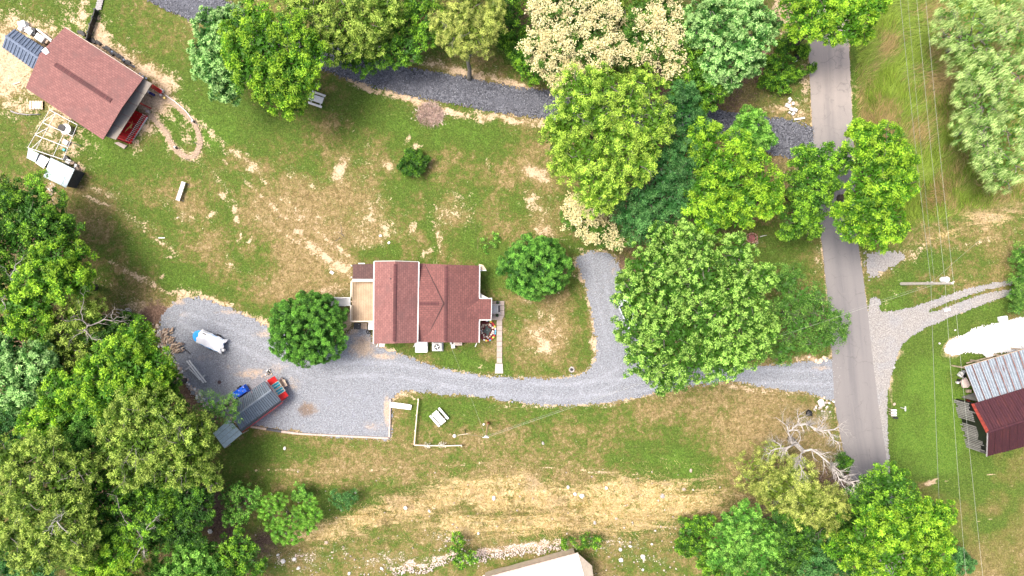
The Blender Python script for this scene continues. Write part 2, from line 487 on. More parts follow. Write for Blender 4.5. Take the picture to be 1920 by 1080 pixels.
# channel, x, y, rx, ry, angle (deg, in the picture, clockwise), strength
ST = [
 ('s',30,100,90,70,0,.6),('s',90,60,70,40,20,.5),('s',130,20,40,60,0,.4),('s',470,520,30,10,30,.3),('s',590,470,60,12,35,.55),('s',520,430,60,9,38,.45),('s',560,400,60,20,30,.35),('s',700,420,50,30,0,.4),('s',850,400,50,30,0,.42),('s',330,380,60,20,30,.3),('s',250,410,70,10,28,.4),('s',690,450,40,20,0,.42),('s',1010,400,30,50,0,.4),('s',1020,620,50,50,0,.42),('s',400,330,60,20,40,.3),('s',620,560,50,20,0,.35),('s',200,360,50,10,20,.4),('s',660,330,40,60,0,.2),('s',570,340,60,30,30,.25),

 # ---- green (g): + green, - dry
 ('g',260,40,110,60,10,.25),('g',330,110,120,45,20,.15),('g',220,60,40,60,0,.1),('g',400,60,80,50,0,-.25),('g',170,20,60,40,0,.45),('g',60,20,60,30,0,.2),('g',150,45,60,30,10,.6),('g',25,15,40,25,0,.5),
 ('g',225,300,80,35,10,.9),('g',190,270,50,40,20,.7),('g',330,240,45,60,-20,.8),('g',150,260,30,30,0,.7),('g',60,220,60,35,10,.5),('g',20,300,50,60,0,.35),('g',100,390,80,40,20,-.1),
 ('g',390,170,60,60,0,.7),('g',470,205,70,35,10,.7),('g',440,250,70,35,20,.55),('g',420,240,50,25,20,.4),('g',530,260,90,40,15,.3),('g',395,265,25,18,35,.7),('g',590,325,50,18,20,.5),('g',560,290,60,40,0,.1),
 ('g',660,190,70,60,10,.5),('g',720,215,60,35,10,.6),('g',700,160,60,25,15,.3),('g',670,270,25,60,0,.25),('g',860,245,80,28,5,.95),('g',930,245,60,30,0,.5),('g',770,250,60,25,20,.5),('g',800,285,40,25,0,.3),
 ('g',935,285,30,20,0,.6),('g',900,300,40,20,10,.3),('g',870,370,35,22,0,.45),('g',795,350,45,18,10,.75),('g',730,370,30,25,0,.5),('g',800,400,22,30,0,.6),('g',730,400,25,30,0,.45),('g',740,450,35,35,0,.35),
 ('g',960,390,35,22,35,.6),('g',990,380,40,20,30,.4),('g',1005,345,60,25,10,.2),('g',895,400,12,45,0,.55),('g',880,440,15,30,0,.5),('g',860,470,50,25,0,.35),('g',915,465,35,25,0,.6),('g',655,410,22,15,0,.6),('g',710,475,35,10,0,.7),('g',810,440,8,60,-3,.6),('g',860,450,22,30,0,.3),
 ('g',640,350,50,30,0,-.3),('g',610,260,60,50,0,-.25),('g',640,400,80,50,0,-.45),('g',560,360,80,60,20,-.25),('g',500,400,60,60,0,-.35),('g',580,480,60,60,20,-.35),('g',830,300,60,25,0,-.25),('g',960,330,60,25,0,-.25),('g',850,400,40,30,0,-.45),('g',1000,300,35,60,0,-.35),('g',930,370,30,40,0,-.2),
 ('g',465,480,35,50,0,.7),('g',265,390,45,22,20,.65),('g',310,415,40,22,25,.5),('g',230,470,50,35,20,.45),('g',280,470,50,30,20,.4),('g',350,500,25,15,0,.6),('g',370,540,60,20,15,.7),('g',330,530,40,22,10,.6),('g',180,540,30,35,0,.6),('g',430,560,40,18,25,.3),('g',430,390,22,40,0,.6),('g',480,340,50,20,10,.5),('g',490,590,28,18,20,.9),
 ('g',420,330,40,25,0,.25),('g',200,430,50,30,20,-.3),('g',300,350,60,30,0,-.2),('g',360,400,50,30,0,-.15),('g',540,540,60,50,0,-.35),('g',400,470,50,40,0,-.25),('g',140,490,30,40,0,-.1),('g',580,310,60,20,10,.3),
 ('g',930,515,28,40,0,.9),('g',1080,460,40,15,10,.7),('g',1085,540,20,60,0,.6),('g',1098,640,22,45,0,.8),('g',980,585,40,22,0,.7),('g',965,640,15,50,0,.2),('g',1020,700,60,10,0,.45),('g',1060,670,50,25,0,.35),('g',1010,560,50,20,0,-.1),('g',1040,590,45,35,0,-.35),('g',1020,640,50,40,0,-.5),('g',960,690,20,20,0,.3),
 ('g',850,672,60,22,10,1.1),('g',760,652,30,12,10,.9),('g',900,690,35,12,8,.8),('g',912,675,15,18,0,-.5),
 ('g',820,760,40,25,0,.7),('g',800,800,20,30,0,.8),('g',880,765,60,15,8,.7),('g',870,790,40,20,0,.45),('g',960,755,50,14,5,.4),('g',1000,770,40,14,0,.4),('g',1080,775,70,22,0,.5),('g',560,850,90,18,3,.5),('g',440,855,60,40,0,.65),('g',500,840,40,25,0,.45),
 ('g',440,900,50,30,0,.3),('g',1130,765,60,12,-5,.4),('g',1240,860,80,50,10,.75),('g',1290,880,60,30,0,.7),('g',1200,850,60,30,0,.3),('g',1310,850,40,30,0,.3),('g',1180,830,70,20,0,.2),('g',1010,820,40,20,-30,.4),('g',620,960,70,35,-10,.7),('g',560,940,50,25,0,.2),('g',680,930,50,25,-10,.5),('g',760,920,60,18,-5,.2),
 ('g',600,880,90,22,5,-.35),('g',700,860,70,35,0,-.25),('g',900,830,90,40,0,-.3),('g',1100,830,90,40,0,-.3),('g',1400,770,100,35,10,-.45),('g',1450,830,70,60,0,-.5),('g',1250,760,80,20,0,-.25),('g',1390,850,50,40,0,-.3),('g',950,880,80,25,0,-.2),
 ('g',1440,470,80,50,0,.7),('g',1500,440,40,50,0,.3),('g',1500,650,50,25,0,.7),('g',1430,180,70,30,0,.2),('g',1490,130,30,60,0,.6),('g',1600,150,14,140,0,.9),('g',1625,330,30,120,0,.3),
 ('g',1660,580,30,14,-10,.9),('g',1680,540,40,18,-30,.6),('g',1730,500,70,20,-15,.3),('g',1830,480,60,35,-15,.3),('g',1880,575,70,18,-15,.9),('g',1760,490,60,14,-18,.6),('g',1700,510,40,20,0,-.2),('g',1850,470,50,20,0,-.25),
 ('g',1760,760,140,160,0,.9),('g',1880,1000,150,90,0,-.12),('g',1730,700,60,70,0,.5),('g',1780,780,40,60,0,.7),('g',1700,800,35,70,0,.6),('g',1760,870,70,40,0,.7),('g',1680,720,12,20,0,-.7),('g',1720,780,20,40,0,-.3),('g',1860,920,90,60,0,.28),('g',1860,1020,80,70,0,.12),('g',1780,970,40,60,0,.1),('g',1740,905,25,8,-15,-.8),('g',1740,940,40,25,0,-.2),
 ('g',1690,620,30,20,-40,.5),('g',680,1000,40,20,0,.2),('g',860,1045,40,12,0,.6),('g',1080,1015,50,10,0,.5),('g',1150,1010,60,12,0,.35),('g',620,1030,40,20,0,.3),('g',1230,1010,60,30,0,.25),('g',1240,1060,60,30,0,.1),
 ('g',1330,20,100,80,0,.3),('g',940,60,50,50,0,.4),('g',800,110,60,25,0,.4),('g',700,70,80,40,0,.3),('g',890,130,60,20,0,-.1),('g',960,110,30,30,0,.5),
 # ---- sand / bare earth (s)
 ('s',20,120,60,80,0,.85),('s',60,60,60,40,10,.6),('s',110,75,80,25,20,.5),('s',20,40,30,30,0,.6),('s',40,150,50,50,0,.7),('s',30,200,50,16,10,.65),('s',140,160,90,90,30,.5),('s',100,230,40,60,30,.6),('s',118,265,60,50,30,.55),('s',145,320,16,25,0,.6),
 ('s',155,30,12,60,8,.7),('s',188,75,22,50,-15,.85),('s',225,105,50,18,32,.8),('s',275,135,40,14,30,.9),('s',305,155,28,26,0,.85),('s',290,190,40,35,30,.9),('s',270,240,28,20,0,.7),('s',305,215,25,12,30,.6),('s',250,272,22,10,30,.6),('s',330,186,40,10,38,.55),
 ('s',350,255,10,40,-10,.45),('s',345,290,40,12,20,.5),('s',400,250,45,5,35,.62),('s',440,285,30,10,40,.62),('s',465,305,30,14,40,.55),('s',375,290,12,8,0,.5),
 ('s',640,318,13,24,10,.85),('s',635,335,12,8,0,.5),('s',724,308,12,14,0,.65),('s',780,278,9,14,0,.8),('s',765,258,5,12,30,.6),('s',1003,323,24,15,20,.85),('s',995,380,16,25,0,.62),('s',1020,430,28,14,30,.62),('s',1010,400,10,25,-20,.4),('s',915,308,4,9,0,.7),
 ('s',700,395,30,40,20,.42),('s',720,430,30,25,0,.45),('s',640,430,25,30,0,.35),('s',715,455,20,8,30,.55),('s',773,425,9,12,0,.75),('s',820,440,8,45,-3,.62),('s',800,475,8,14,0,.55),('s',855,375,35,18,20,.42),('s',858,400,25,25,0,.38),('s',690,300,60,8,80,.3),
 ('s',420,366,11,7,0,.85),('s',440,392,9,9,0,.9),('s',443,411,8,8,0,.9),('s',434,374,14,5,20,.5),('s',398,402,11,11,0,.65),('s',353,405,16,14,0,.5),('s',335,413,8,4,0,.6),('s',445,445,5,14,0,.6),('s',432,495,12,12,0,.6),('s',467,452,3,14,0,.6),
 ('s',555,435,14,7,40,.8),('s',580,460,25,8,35,.78),('s',610,480,30,8,33,.78),('s',638,500,25,12,33,.8),('s',640,470,35,7,38,.7),('s',610,450,20,5,38,.5),('s',470,520,70,6,35,.3),('s',480,380,10,10,0,.3),
 ('s',185,378,50,6,28,.6),('s',230,395,30,5,30,.45),('s',250,513,40,6,27,.62),('s',295,535,25,5,30,.5),('s',205,540,60,10,30,.35),('s',303,518,8,4,0,.7),('s',312,482,14,4,0,.55),('s',310,457,20,4,10,.3),
 ('s',270,575,45,16,5,.7),('s',320,585,25,20,0,.8),('s',345,553,25,8,10,.75),('s',400,562,60,8,20,.75),('s',465,595,60,9,28,.8),('s',500,610,35,10,28,.8),('s',620,545,40,10,-5,.6),('s',540,545,40,20,0,.2),('s',640,600,25,20,0,.85),('s',660,630,20,14,0,.6),('s',600,410,20,5,15,.5),
 ('s',735,662,35,7,15,.9),('s',780,681,50,6,15,.85),('s',850,700,50,5,8,.7),('s',900,690,14,10,0,.45),('s',880,702,14,8,0,.5),('s',985,712,90,4,0,.4),('s',1110,695,14,14,0,.6),('s',1118,660,9,60,0,.65),('s',1108,590,8,50,-10,.65),('s',1090,520,10,50,-18,.65),('s',1115,470,45,8,0,.5),
 ('s',1022,648,16,22,-20,.72),('s',1000,620,22,16,0,.45),('s',1030,605,25,20,0,.4),('s',1055,620,10,20,0,.4),('s',985,565,14,8,0,.45),('s',750,738,40,14,0,.55),('s',850,735,60,5,5,.5),('s',1000,762,80,6,0,.45),('s',1180,752,70,6,-10,.5),('s',1290,727,50,5,-8,.6),('s',1400,728,60,6,8,.6),('s',1480,740,50,6,8,.5),('s',1520,675,40,7,-5,.7),
 ('s',720,800,10,30,0,.6),('s',500,1010,60,12,0,.0),('s',1540,790,22,40,10,.4),('s',1500,800,30,14,0,.35),('s',1530,850,16,40,0,.35),
 ('s',610,120,30,8,35,.8),('s',680,158,60,7,22,.85),('s',760,183,60,9,18,.85),('s',850,210,60,8,10,.85),('s',940,220,70,8,6,.8),('s',1015,232,30,14,0,.6),('s',800,118,70,10,8,.6),('s',870,135,70,10,10,.75),('s',960,158,60,8,12,.75),('s',880,100,50,25,0,.3),('s',790,60,25,20,0,.25),
 ('s',360,40,14,35,-70,.4),('s',300,-10,40,12,25,.6),('s',1510,150,10,60,0,.6),('s',1475,200,30,10,0,.75),('s',1430,205,40,8,0,.55),('s',1500,215,22,12,0,.6),('s',1470,20,22,40,-10,.95),('s',1440,110,40,25,0,.5),
 ('s',1690,480,60,14,-18,.5),('s',1645,500,25,22,0,.6),('s',1840,450,70,5,-18,.45),('s',1885,475,18,18,0,.3),('s',1660,640,18,50,10,.7),('s',1785,590,60,5,-22,.4),('s',1668,700,7,120,-2,.6),('s',1685,670,25,14,-40,.6),('s',1745,905,22,6,-15,.7),('s',1690,740,14,12,0,.2),
 ('s',1790,650,30,20,-15,.8),('s',1765,665,14,20,0,.45),('s',1500,330,60,30,0,.4),('s',1530,470,8,60,0,.35),('s',1600,690,1,1,0,0),
 # ---- dark soil and leaf litter (d)
 ('d',290,590,35,30,30,.9),('d',240,590,35,18,20,.6),('d',330,620,18,30,30,.8),('d',350,690,20,40,-30,.9),('d',375,740,35,40,-40,1.),('d',400,770,30,30,0,.9),('d',395,960,25,70,-8,1.),('d',430,1010,40,30,20,.8),('d',480,1020,40,30,0,.7),('d',540,1010,50,30,0,.35),('d',660,615,22,18,0,.5),('d',670,640,16,14,0,.5),
 ('d',120,620,200,100,0,.6),('d',180,850,200,150,0,.8),('d',60,700,120,160,0,.7),('d',60,450,90,90,0,.7),('d',1260,180,200,120,0,.7),('d',1230,380,150,90,0,.7),('d',1400,130,80,60,0,.6),('d',1190,520,60,60,0,.5),('d',1560,960,180,120,0,.8),('d',1740,1030,80,60,0,.5),('d',960,40,160,50,0,.6),('d',660,40,140,50,0,.5),
 ('d',1480,790,60,40,20,.35),('d',1450,830,80,50,0,.35),('d',1165,500,16,30,0,.7),('d',1400,225,60,22,10,.4),('d',1440,300,60,40,0,.5),('d',1560,330,60,90,0,.2),('d',170,60,4,50,12,.6),('d',300,120,50,30,0,.0),('d',1380,330,90,90,0,.5),
 # ---- straw / golden dry grass (y)
 ('y',1000,935,230,26,2,1.),('y',900,920,110,28,-8,.9),('y',800,945,110,30,-14,.9),('y',700,975,110,26,-14,.85),('y',600,1005,90,22,-10,.7),('y',1150,955,180,40,0,.9),('y',1050,980,180,35,0,.8),('y',1290,940,90,45,0,.7),('y',900,990,120,30,0,.7),('y',560,1030,60,14,0,.4),('y',1200,920,130,26,2,.8),('y',1100,1010,110,16,0,.5),('y',750,1010,80,14,-10,.3),
 ('y',1700,120,90,130,0,.35),('y',1650,170,40,80,20,.4),('y',1720,330,60,60,0,.3),('y',1860,400,90,40,-15,.5),('y',1780,440,80,12,-15,.5),
 # ---- pale rubble (w)
 ('w',830,1055,60,8,-8,.7),('w',900,1045,70,8,-10,.9),('w',990,1034,70,8,-8,.9),('w',770,1070,60,8,-8,.8),('w',1050,1030,30,8,0,.6),('w',850,1020,60,20,0,.45),('w',720,1060,60,14,-10,.5),('w',1150,1030,90,16,0,.4),('w',560,1060,60,22,0,.45),('w',1250,990,70,20,0,.3),
 ('w',1220,1060,80,16,0,.35),('w',806,213,30,24,0,.85),('w',1413,452,16,16,0,.5),('w',640,1045,50,20,0,.3),('w',700,730,1,1,0,0),('w',95,355,14,25,10,.7),
]


RUTS = [([(378, 262), (430, 312), (470, 348), (520, 395), (556, 428), (610, 470), (656, 520)], 's', 4.5), ([(390, 240), (440, 285), (500, 345), (560, 405), (650, 480)], 's', 3), ([(478, 362), (500, 385), (530, 412), (570, 440)], 'd', 3),
        ([(150, 360), (210, 392), (280, 440), (340, 480)], 's', 3.5), ([(200, 490), (270, 530), (340, 560)], 's', 3.5), ([(826, 395), (822, 440), (828, 480)], 's', 3), ([(900, 370), (893, 420), (897, 470)], 'd', 2.5), ([(480, 880), (640, 885), (900, 870), (1200, 890)], 's', 2.5), ([(1700, 920), (1780, 900), (1900, 885)], 's', 2), ([(1690, 1000), (1800, 985), (1930, 960)], 's', 1.6)]


def paint(px, py):
    ch = {k: np.zeros(px.shape) for k in 'gsdyw'}
    wx = px + (vnoise(px, py, 28, 3) - .5) * 22; wy = py + (vnoise(px, py, 28, 9) - .5) * 22
    for c, x, y, rx, ry, a, s_ in ST:
        a = math.radians(a)
        dx, dy = wx - x, wy - y
        u = (dx * math.cos(a) + dy * math.sin(a)) / rx; v = (-dx * math.sin(a) + dy * math.cos(a)) / ry
        m = np.exp(-0.85 * (u * u + v * v) ** .95)
        if c == 'g': ch['g'] += s_ * m
        else: ch[c] = np.maximum(ch[c], s_ * m)
    ch['g'] = 0.395 + ch['g'] * 0.5 + (vnoise(px, py, 90, 1) - .5) * .3 + (vnoise(px, py, 30, 2, 5) - .5) * .6 + (vnoise(px + py * .5, py * 2.2 - px * .9, 40, 12, 4) - .5) * .3
    # fringes of bare earth along the gravel and the loop path
    d = seg_dist(px, py, PATH_LOOP)
    ch['s'] = np.maximum(ch['s'], 0.75 * np.exp(-(d / 9.0) ** 2))
    d = np.abs(seg_dist(px, py, DRIVE + DRIVE[:1]))
    ch['s'] = np.maximum(ch['s'], (0.35 + .35 * vnoise(px, py, 60, 21)) * np.exp(-(d / 5.0) ** 2))
    for ln, k_, w_ in RUTS:
        d = seg_dist(px + (vnoise(px, py, 18, 51) - .5) * 7, py + (vnoise(px, py, 18, 52) - .5) * 7, ln)
        on = np.clip((vnoise(px, py, 26, 53, 2) - .36) * 5, 0, 1)
        if k_ == 's': ch['s'] = np.maximum(ch['s'], .62 * on * np.exp(-(d / w_) ** 2))
        else: ch['d'] = np.maximum(ch['d'], .55 * on * np.exp(-(d / w_) ** 2))
    rd = road_halfdist(px, py)
    ch['s'] = np.maximum(ch['s'], 0.6 * np.exp(-(np.clip(rd, 0, None) / 3.0) ** 2))
    ch['q'] = 1 - .8 * np.clip((px - 1640) / 30, 0, 1) * np.clip((py - 560) / 60, 0, 1)
    ch['m'] = np.clip((px - 1600) / 25, 0, 1) * np.clip((455 - (px - 1600) * 0.22 - py) / 30, 0, 1)   # tall meadow
    return ch


# ------------------------------------------------------------------ ground
def add_attr(me, name, arr):
    a = me.attributes.new(name, 'FLOAT_COLOR', 'POINT')
    a.data.foreach_set('color', arr.astype(np.float32).ravel())


def axis(lo, hi, step, far):
    core = np.arange(lo, hi + 1e-6, step)
    g = []; d = step
    while (g[-1] if g else 0) < far:
        d *= 1.35; g.append((g[-1] if g else 0) + d)
    g = np.array(g)
    return np.concatenate([(lo - g)[::-1], core, hi + g])


def grid_mesh(name, xs, ys, zf, m, mask=None, attrs=None, jitter=0.0):
    X, Y = np.meshgrid(xs, ys)
    if jitter:
        X = X + R.uniform(-jitter, jitter, X.shape); Y = Y + R.uniform(-jitter, jitter, Y.shape)
    px, py = to_px(X, Y)
    Z = zf(px, py)
    ny, nx = X.shape
    idx = np.arange(nx * ny).reshape(ny, nx)
    q = np.stack([idx[:-1, :-1], idx[:-1, 1:], idx[1:, 1:], idx[1:, :-1]], -1).reshape(-1, 4)
    co = np.stack([X, Y, Z], -1).reshape(-1, 3)
    at = attrs(px, py) if attrs else {}
    if mask is not None:
        cx = (px[:-1, :-1] + px[1:, 1:]) / 2; cy = (py[:-1, :-1] + py[1:, 1:]) / 2
        k = mask(cx, cy).ravel()
        q = q[k]
        used = np.unique(q)
        remap = np.full(nx * ny, -1); remap[used] = np.arange(len(used))
        q = remap[q]; co = co[used]
        at = {k_: v.reshape(-1, 4)[used] for k_, v in at.items()}
    me = bpy.data.meshes.new(name)
    me.vertices.add(len(co)); me.vertices.foreach_set('co', co.astype(np.float32).ravel())
    me.loops.add(len(q) * 4); me.loops.foreach_set('vertex_index', q.astype(np.int32).ravel())
    me.polygons.add(len(q)); me.polygons.foreach_set('loop_start', np.arange(0, len(q) * 4, 4, dtype=np.int32))
    me.polygons.foreach_set('use_smooth', np.ones(len(q), bool))
    me.update(calc_edges=True)
    for k_, v in at.items(): add_attr(me, k_, v)
    me.materials.append(m)
    o = bpy.data.objects.new(name, me); COL.objects.link(o)
    return o


def ground_mat():
    m, n, l, b = new_mat('lawn_and_earth')
    co = coords(n)
    A = n.new('ShaderNodeAttribute'); A.attribute_name = 'A'
    B = n.new('ShaderNodeAttribute'); B.attribute_name = 'B'
    sa = n.new('ShaderNodeSeparateColor'); l.new(A.outputs['Color'], sa.inputs[0])
    sb = n.new('ShaderNodeSeparateColor'); l.new(B.outputs['Color'], sb.inputs[0])
    g, s_, d = sa.outputs[0], sa.outputs[1], sa.outputs[2]
    y, w, mm = sb.outputs[0], sb.outputs[1], sb.outputs[2]
    fine = noise_node(n, l, co, 5.0, 5, 0.75)
    mid = noise_node(n, l, co, 1.1, 6, 0.72, 0.5)
    mid2 = noise_node(n, l, co, 1.7, 6, 0.7, 1.2)
    big = noise_node(n, l, co, 0.16, 4, 0.6)
    blade = n.new('ShaderNodeTexNoise'); blade.inputs['Scale'].default_value = 9.0; blade.inputs['Detail'].default_value = 3
    l.new(co, blade.inputs['Vector'])
    grain = blade.outputs['Fac']

    rough = A.outputs['Alpha']

    def jit(v, a1=.5, a2=.5, md=None):
        t = math_node(n, l, 'MULTIPLY', math_node(n, l, 'SUBTRACT', md or mid, .5), a1)
        t = math_node(n, l, 'ADD', t, math_node(n, l, 'MULTIPLY', math_node(n, l, 'SUBTRACT', fine, .5), a2))
        return math_node(n, l, 'ADD', v, math_node(n, l, 'MULTIPLY', t, rough))
    dry = mixc(n, l, maprange(n, l, mid2, .38, .62), (.15, .105, .045), (.335, .245, .13))
    dry = mixc(n, l, maprange(n, l, grain, .3, .7, 0, .7), dry, (.155, .125, .045))
    olive = mixc(n, l, maprange(n, l, fine, .3, .7), (.080, .090, .020), (.16, .145, .043))
    grn = mixc(n, l, maprange(n, l, fine, .35, .68), (.047, .087, .014), (.100, .148, .026))
    grn = mixc(n, l, maprange(n, l, mid2, .45, .7, 0, .5), grn, (.07, .11, .013))
    lush = mixc(n, l, maprange(n, l, grain, .3, .7), (.062, .130, .018), (.115, .190, .028))
    gj = jit(g, 1.9, 1.4)
    col = mixc(n, l, maprange(n, l, gj, .05, .55), dry, olive)
    col = mixc(n, l, maprange(n, l, gj, .36, .74), col, grn)
    col = mixc(n, l, maprange(n, l, gj, .85, 1.2, 0, .85), col, lush)
    fl = noise_node(n, l, co, 2.6, 7, .8, .3)
    ig = maprange(n, l, gj, .15, .75, 1.0, .12)
    col = mixc(n, l, math_node(n, l, 'MULTIPLY', maprange(n, l, fl, .55, .67), math_node(n, l, 'MULTIPLY', ig, .8)), col, (.46, .345, .22))
    col = mixc(n, l, math_node(n, l, 'MULTIPLY', maprange(n, l, fl, .47, .36, 0, .6), rough), col, (.055, .085, .014))
    # straw bank
    ms = n.new('ShaderNodeMapping'); ms.inputs['Scale'].default_value = (.22, 1.0, 1.0); ms.inputs['Rotation'].default_value = (0, 0, -.08); l.new(co, ms.inputs[0])
    strk = noise_node(n, l, ms.outputs[0], .85, 7, .75, .5)
    straw = mixc(n, l, maprange(n, l, mid2, .35, .65), (.31, .225, .085), (.56, .43, .235))
    straw = mixc(n, l, maprange(n, l, strk, .47, .36, 0, .85), straw, (.24, .16, .045))
    straw = mixc(n, l, maprange(n, l, strk, .56, .66, 0, .7), straw, (.30, .24, .15))
    straw = mixc(n, l, maprange(n, l, fine, .5, .68, 0, .8), straw, (.14, .13, .03))
    straw = mixc(n, l, maprange(n, l, noise_node(n, l, co, 1.5, 6, .8), .52, .60, 0, .85), straw, (.11, .13, .025))
    straw = mixc(n, l, maprange(n, l, big, .5, .66, 0, .5), straw, (.33, .23, .15))
    col = mixc(n, l, maprange(n, l, jit(y, 2.2, 1.6, strk), .34, .60), col, straw)
    # bare earth
    sand = mixc(n, l, maprange(n, l, mid, .3, .7), (.42, .30, .19), (.58, .44, .30))
    sand = mixc(n, l, maprange(n, l, fine, .3, .7, 0, .6), sand, (.42, .31, .19))
    col = mixc(n, l, maprange(n, l, jit(s_, 2.0, 1.6), .38, .66), col, sand)
    # litter
    soil = mixc(n, l, maprange(n, l, fine, .35, .65), (.085, .05, .035), (.19, .125, .09))
    col = mixc(n, l, maprange(n, l, jit(d, 1.2, 1.0), .38, .66), col, soil)
    # rubble
    rub = mixc(n, l, maprange(n, l, grain, .45, .6), (.33, .23, .17), (.72, .62, .55))
    col = mixc(n, l, maprange(n, l, jit(w, 2.0, 1.8), .46, .66), col, rub)
    # tall meadow floor
    mead = mixc(n, l, maprange(n, l, mid, .3, .7), (.085, .135, .016), (.165, .235, .026))
    mead = mixc(n, l, maprange(n, l, fine, .5, .7, 0, .7), mead, (.2, .15, .05))
    col = mixc(n, l, mm, col, mead)
    sp_ = maprange(n, l, noise_node(n, l, co, 6.5, 4, .8), .36, .64, .62, 1.30, smooth=False)
    x = n.new('ShaderNodeVectorMath'); x.operation = 'SCALE'; l.new(col, x.inputs[0]); l.new(sp_, x.inputs['Scale']); col = x.outputs[0]
    l.new(col, b.inputs['Base Color'])
    b.inputs['Roughness'].default_value = 0.95; b.inputs['Specular IOR Level'].default_value = 0.1
    hh = math_node(n, l, 'ADD', math_node(n, l, 'MULTIPLY', fine, .6), grain)
    bump(n, l, b, hh, 0.8, 0.09)
    return m


def ground_attrs(px, py):
    c = paint(px, py)
    one = np.ones_like(px)
    return {'A': np.stack([c['g'], c['s'], c['d'], c['q']], -1), 'B': np.stack([c['y'], c['w'], c['m'], one], -1)}


def ground_z(px, py):
    return gz(px, py) - 0.07 * vnoise(px, py, 30, 5, 3) - 0.02 + np.where(gz(px, py) < -0.05, 0.5 * (vnoise(px * .35, py, 18, 8, 3) - .5), 0)


ground = grid_mesh('ground', axis(-67, 67, .28, 2200), axis(-39, 39, .28, 2200), ground_z, ground_mat(), attrs=ground_attrs)
tag(ground, 'lawn and bare earth', kind='structure')


def gravel_mat(name, c1, c2, c3, patch=None, scale=9.0, attr_s=True, bumpd=0.03, dark=None, cell=14):
    m, n, l, b = new_mat(name)
    co = coords(n)
    vo = n.new('ShaderNodeTexVoronoi'); vo.inputs['Scale'].default_value = cell; l.new(co, vo.inputs['Vector'])
    sc = n.new('ShaderNodeSeparateColor'); l.new(vo.outputs['Color'], sc.inputs[0])
    mid = noise_node(n, l, co, 0.45, 6, 0.7, 0.6)
    col = mixc(n, l, sc.outputs[0], c1, c2)
    col = mixc(n, l, maprange(n, l, mid, .42, .66), col, c3)
    big = noise_node(n, l, co, 0.22, 5, 0.7)
    if dark: col = mixc(n, l, maprange(n, l, noise_node(n, l, co, 0.9, 6, 0.75, .8), .56, .72, 0, .8), col, dark)
    if patch:
        A = n.new('ShaderNodeAttribute'); A.attribute_name = 'A'
        sa = n.new('ShaderNodeSeparateColor'); l.new(A.outputs['Color'], sa.inputs[0])
        nz = noise_node(n, l, co, 1.4, 6, 0.75)
        f = math_node(n, l, 'ADD', sa.outputs[0], math_node(n, l, 'MULTIPLY', math_node(n, l, 'SUBTRACT', nz, .5), 1.0))
        col = mixc(n, l, maprange(n, l, f, .35, .75, 0, .85), col, patch)
        nw = maprange(n, l, noise_node(n, l, co, 2.2, 5, .7), .3, .7, .6, 1)
        col = mixc(n, l, math_node(n, l, 'MULTIPLY', maprange(n, l, sa.outputs[2], .5, 1, 0, .75), nw), col, tuple(x * 1.35 for x in c3))
        col = mixc(n, l, math_node(n, l, 'MULTIPLY', maprange(n, l, sa.outputs[2], .5, 0, 0, .6), nw), col, (.19, .18, .15))
        f = math_node(n, l, 'ADD', sa.outputs[1], math_node(n, l, 'MULTIPLY', math_node(n, l, 'SUBTRACT', nz, .5), 1.0))
        col = mixc(n, l, maprange(n, l, f, .35, .8, 0, .8), col, (.15, .11, .085))
    sp_ = maprange(n, l, noise_node(n, l, co, 6.5, 4, .8), .36, .64, .62, 1.30, smooth=False)
    x = n.new('ShaderNodeVectorMath'); x.operation = 'SCALE'; l.new(col, x.inputs[0]); l.new(sp_, x.inputs['Scale']); col = x.outputs[0]
    l.new(col, b.inputs['Base Color'])
    b.inputs['Roughness'].default_value = 0.95; b.inputs['Specular IOR Level'].default_value = 0.15
    bump(n, l, b, vo.outputs['Distance'], 0.7, bumpd)
    return m


# brown and dark patches on the gravel lot
GP = [(318, 600, 20, 30, .4), (345, 590, 30, 10, .5), (370, 602, 22, 8, .3), (385, 670, 40, 12, .45), (430, 690, 50, 14, .4), (470, 700, 60, 16, .6), (520, 690, 40, 20, .5), (580, 765, 28, 20, .6), (505, 770, 40, 20, .5), (700, 800, 40, 20, .5),
      (725, 770, 8, 40, .8), (680, 650, 40, 30, .75), (720, 668, 40, 10, .7), (650, 610, 30, 30, .9), (800, 690, 40, 6, .4), (880, 712, 50, 8, .35), (560, 800, 30, 10, .4), (440, 585, 60, 8, .6), (500, 625, 40, 12, .6), (335, 565, 20, 10, .7),
      (1095, 500, 12, 40, .4), (1150, 500, 14, 40, .45), (1112, 640, 10, 40, .4), (1130, 720, 50, 8, .3), (1180, 690, 30, 40, .3), (1540, 690, 30, 8, .6), (620, 700, 30, 20, .2), (550, 720, 25, 25, .5), (1475, 705, 8, 10, .3)]
GD = [(575, 768, 24, 18, .9), (465, 690, 30, 8, .35), (680, 640, 16, 12, .6), (690, 745, 30, 10, .35), (510, 770, 30, 14, .4), (420, 615, 50, 12, .3), (400, 690, 16, 10, .35), (600, 740, 14, 8, .3), (1476, 706, 6, 9, .4), (1110, 490, 20, 6, .3)]


WHEEL = [(1570, 708), (1450, 706), (1300, 706), (1200, 722), (1060, 734), (960, 728), (860, 716), (760, 696), (680, 690), (590, 700), (500, 660), (420, 620), (350, 600)]
WHEEL2 = [(1118, 480), (1130, 560), (1150, 640), (1170, 700), (1100, 732)]


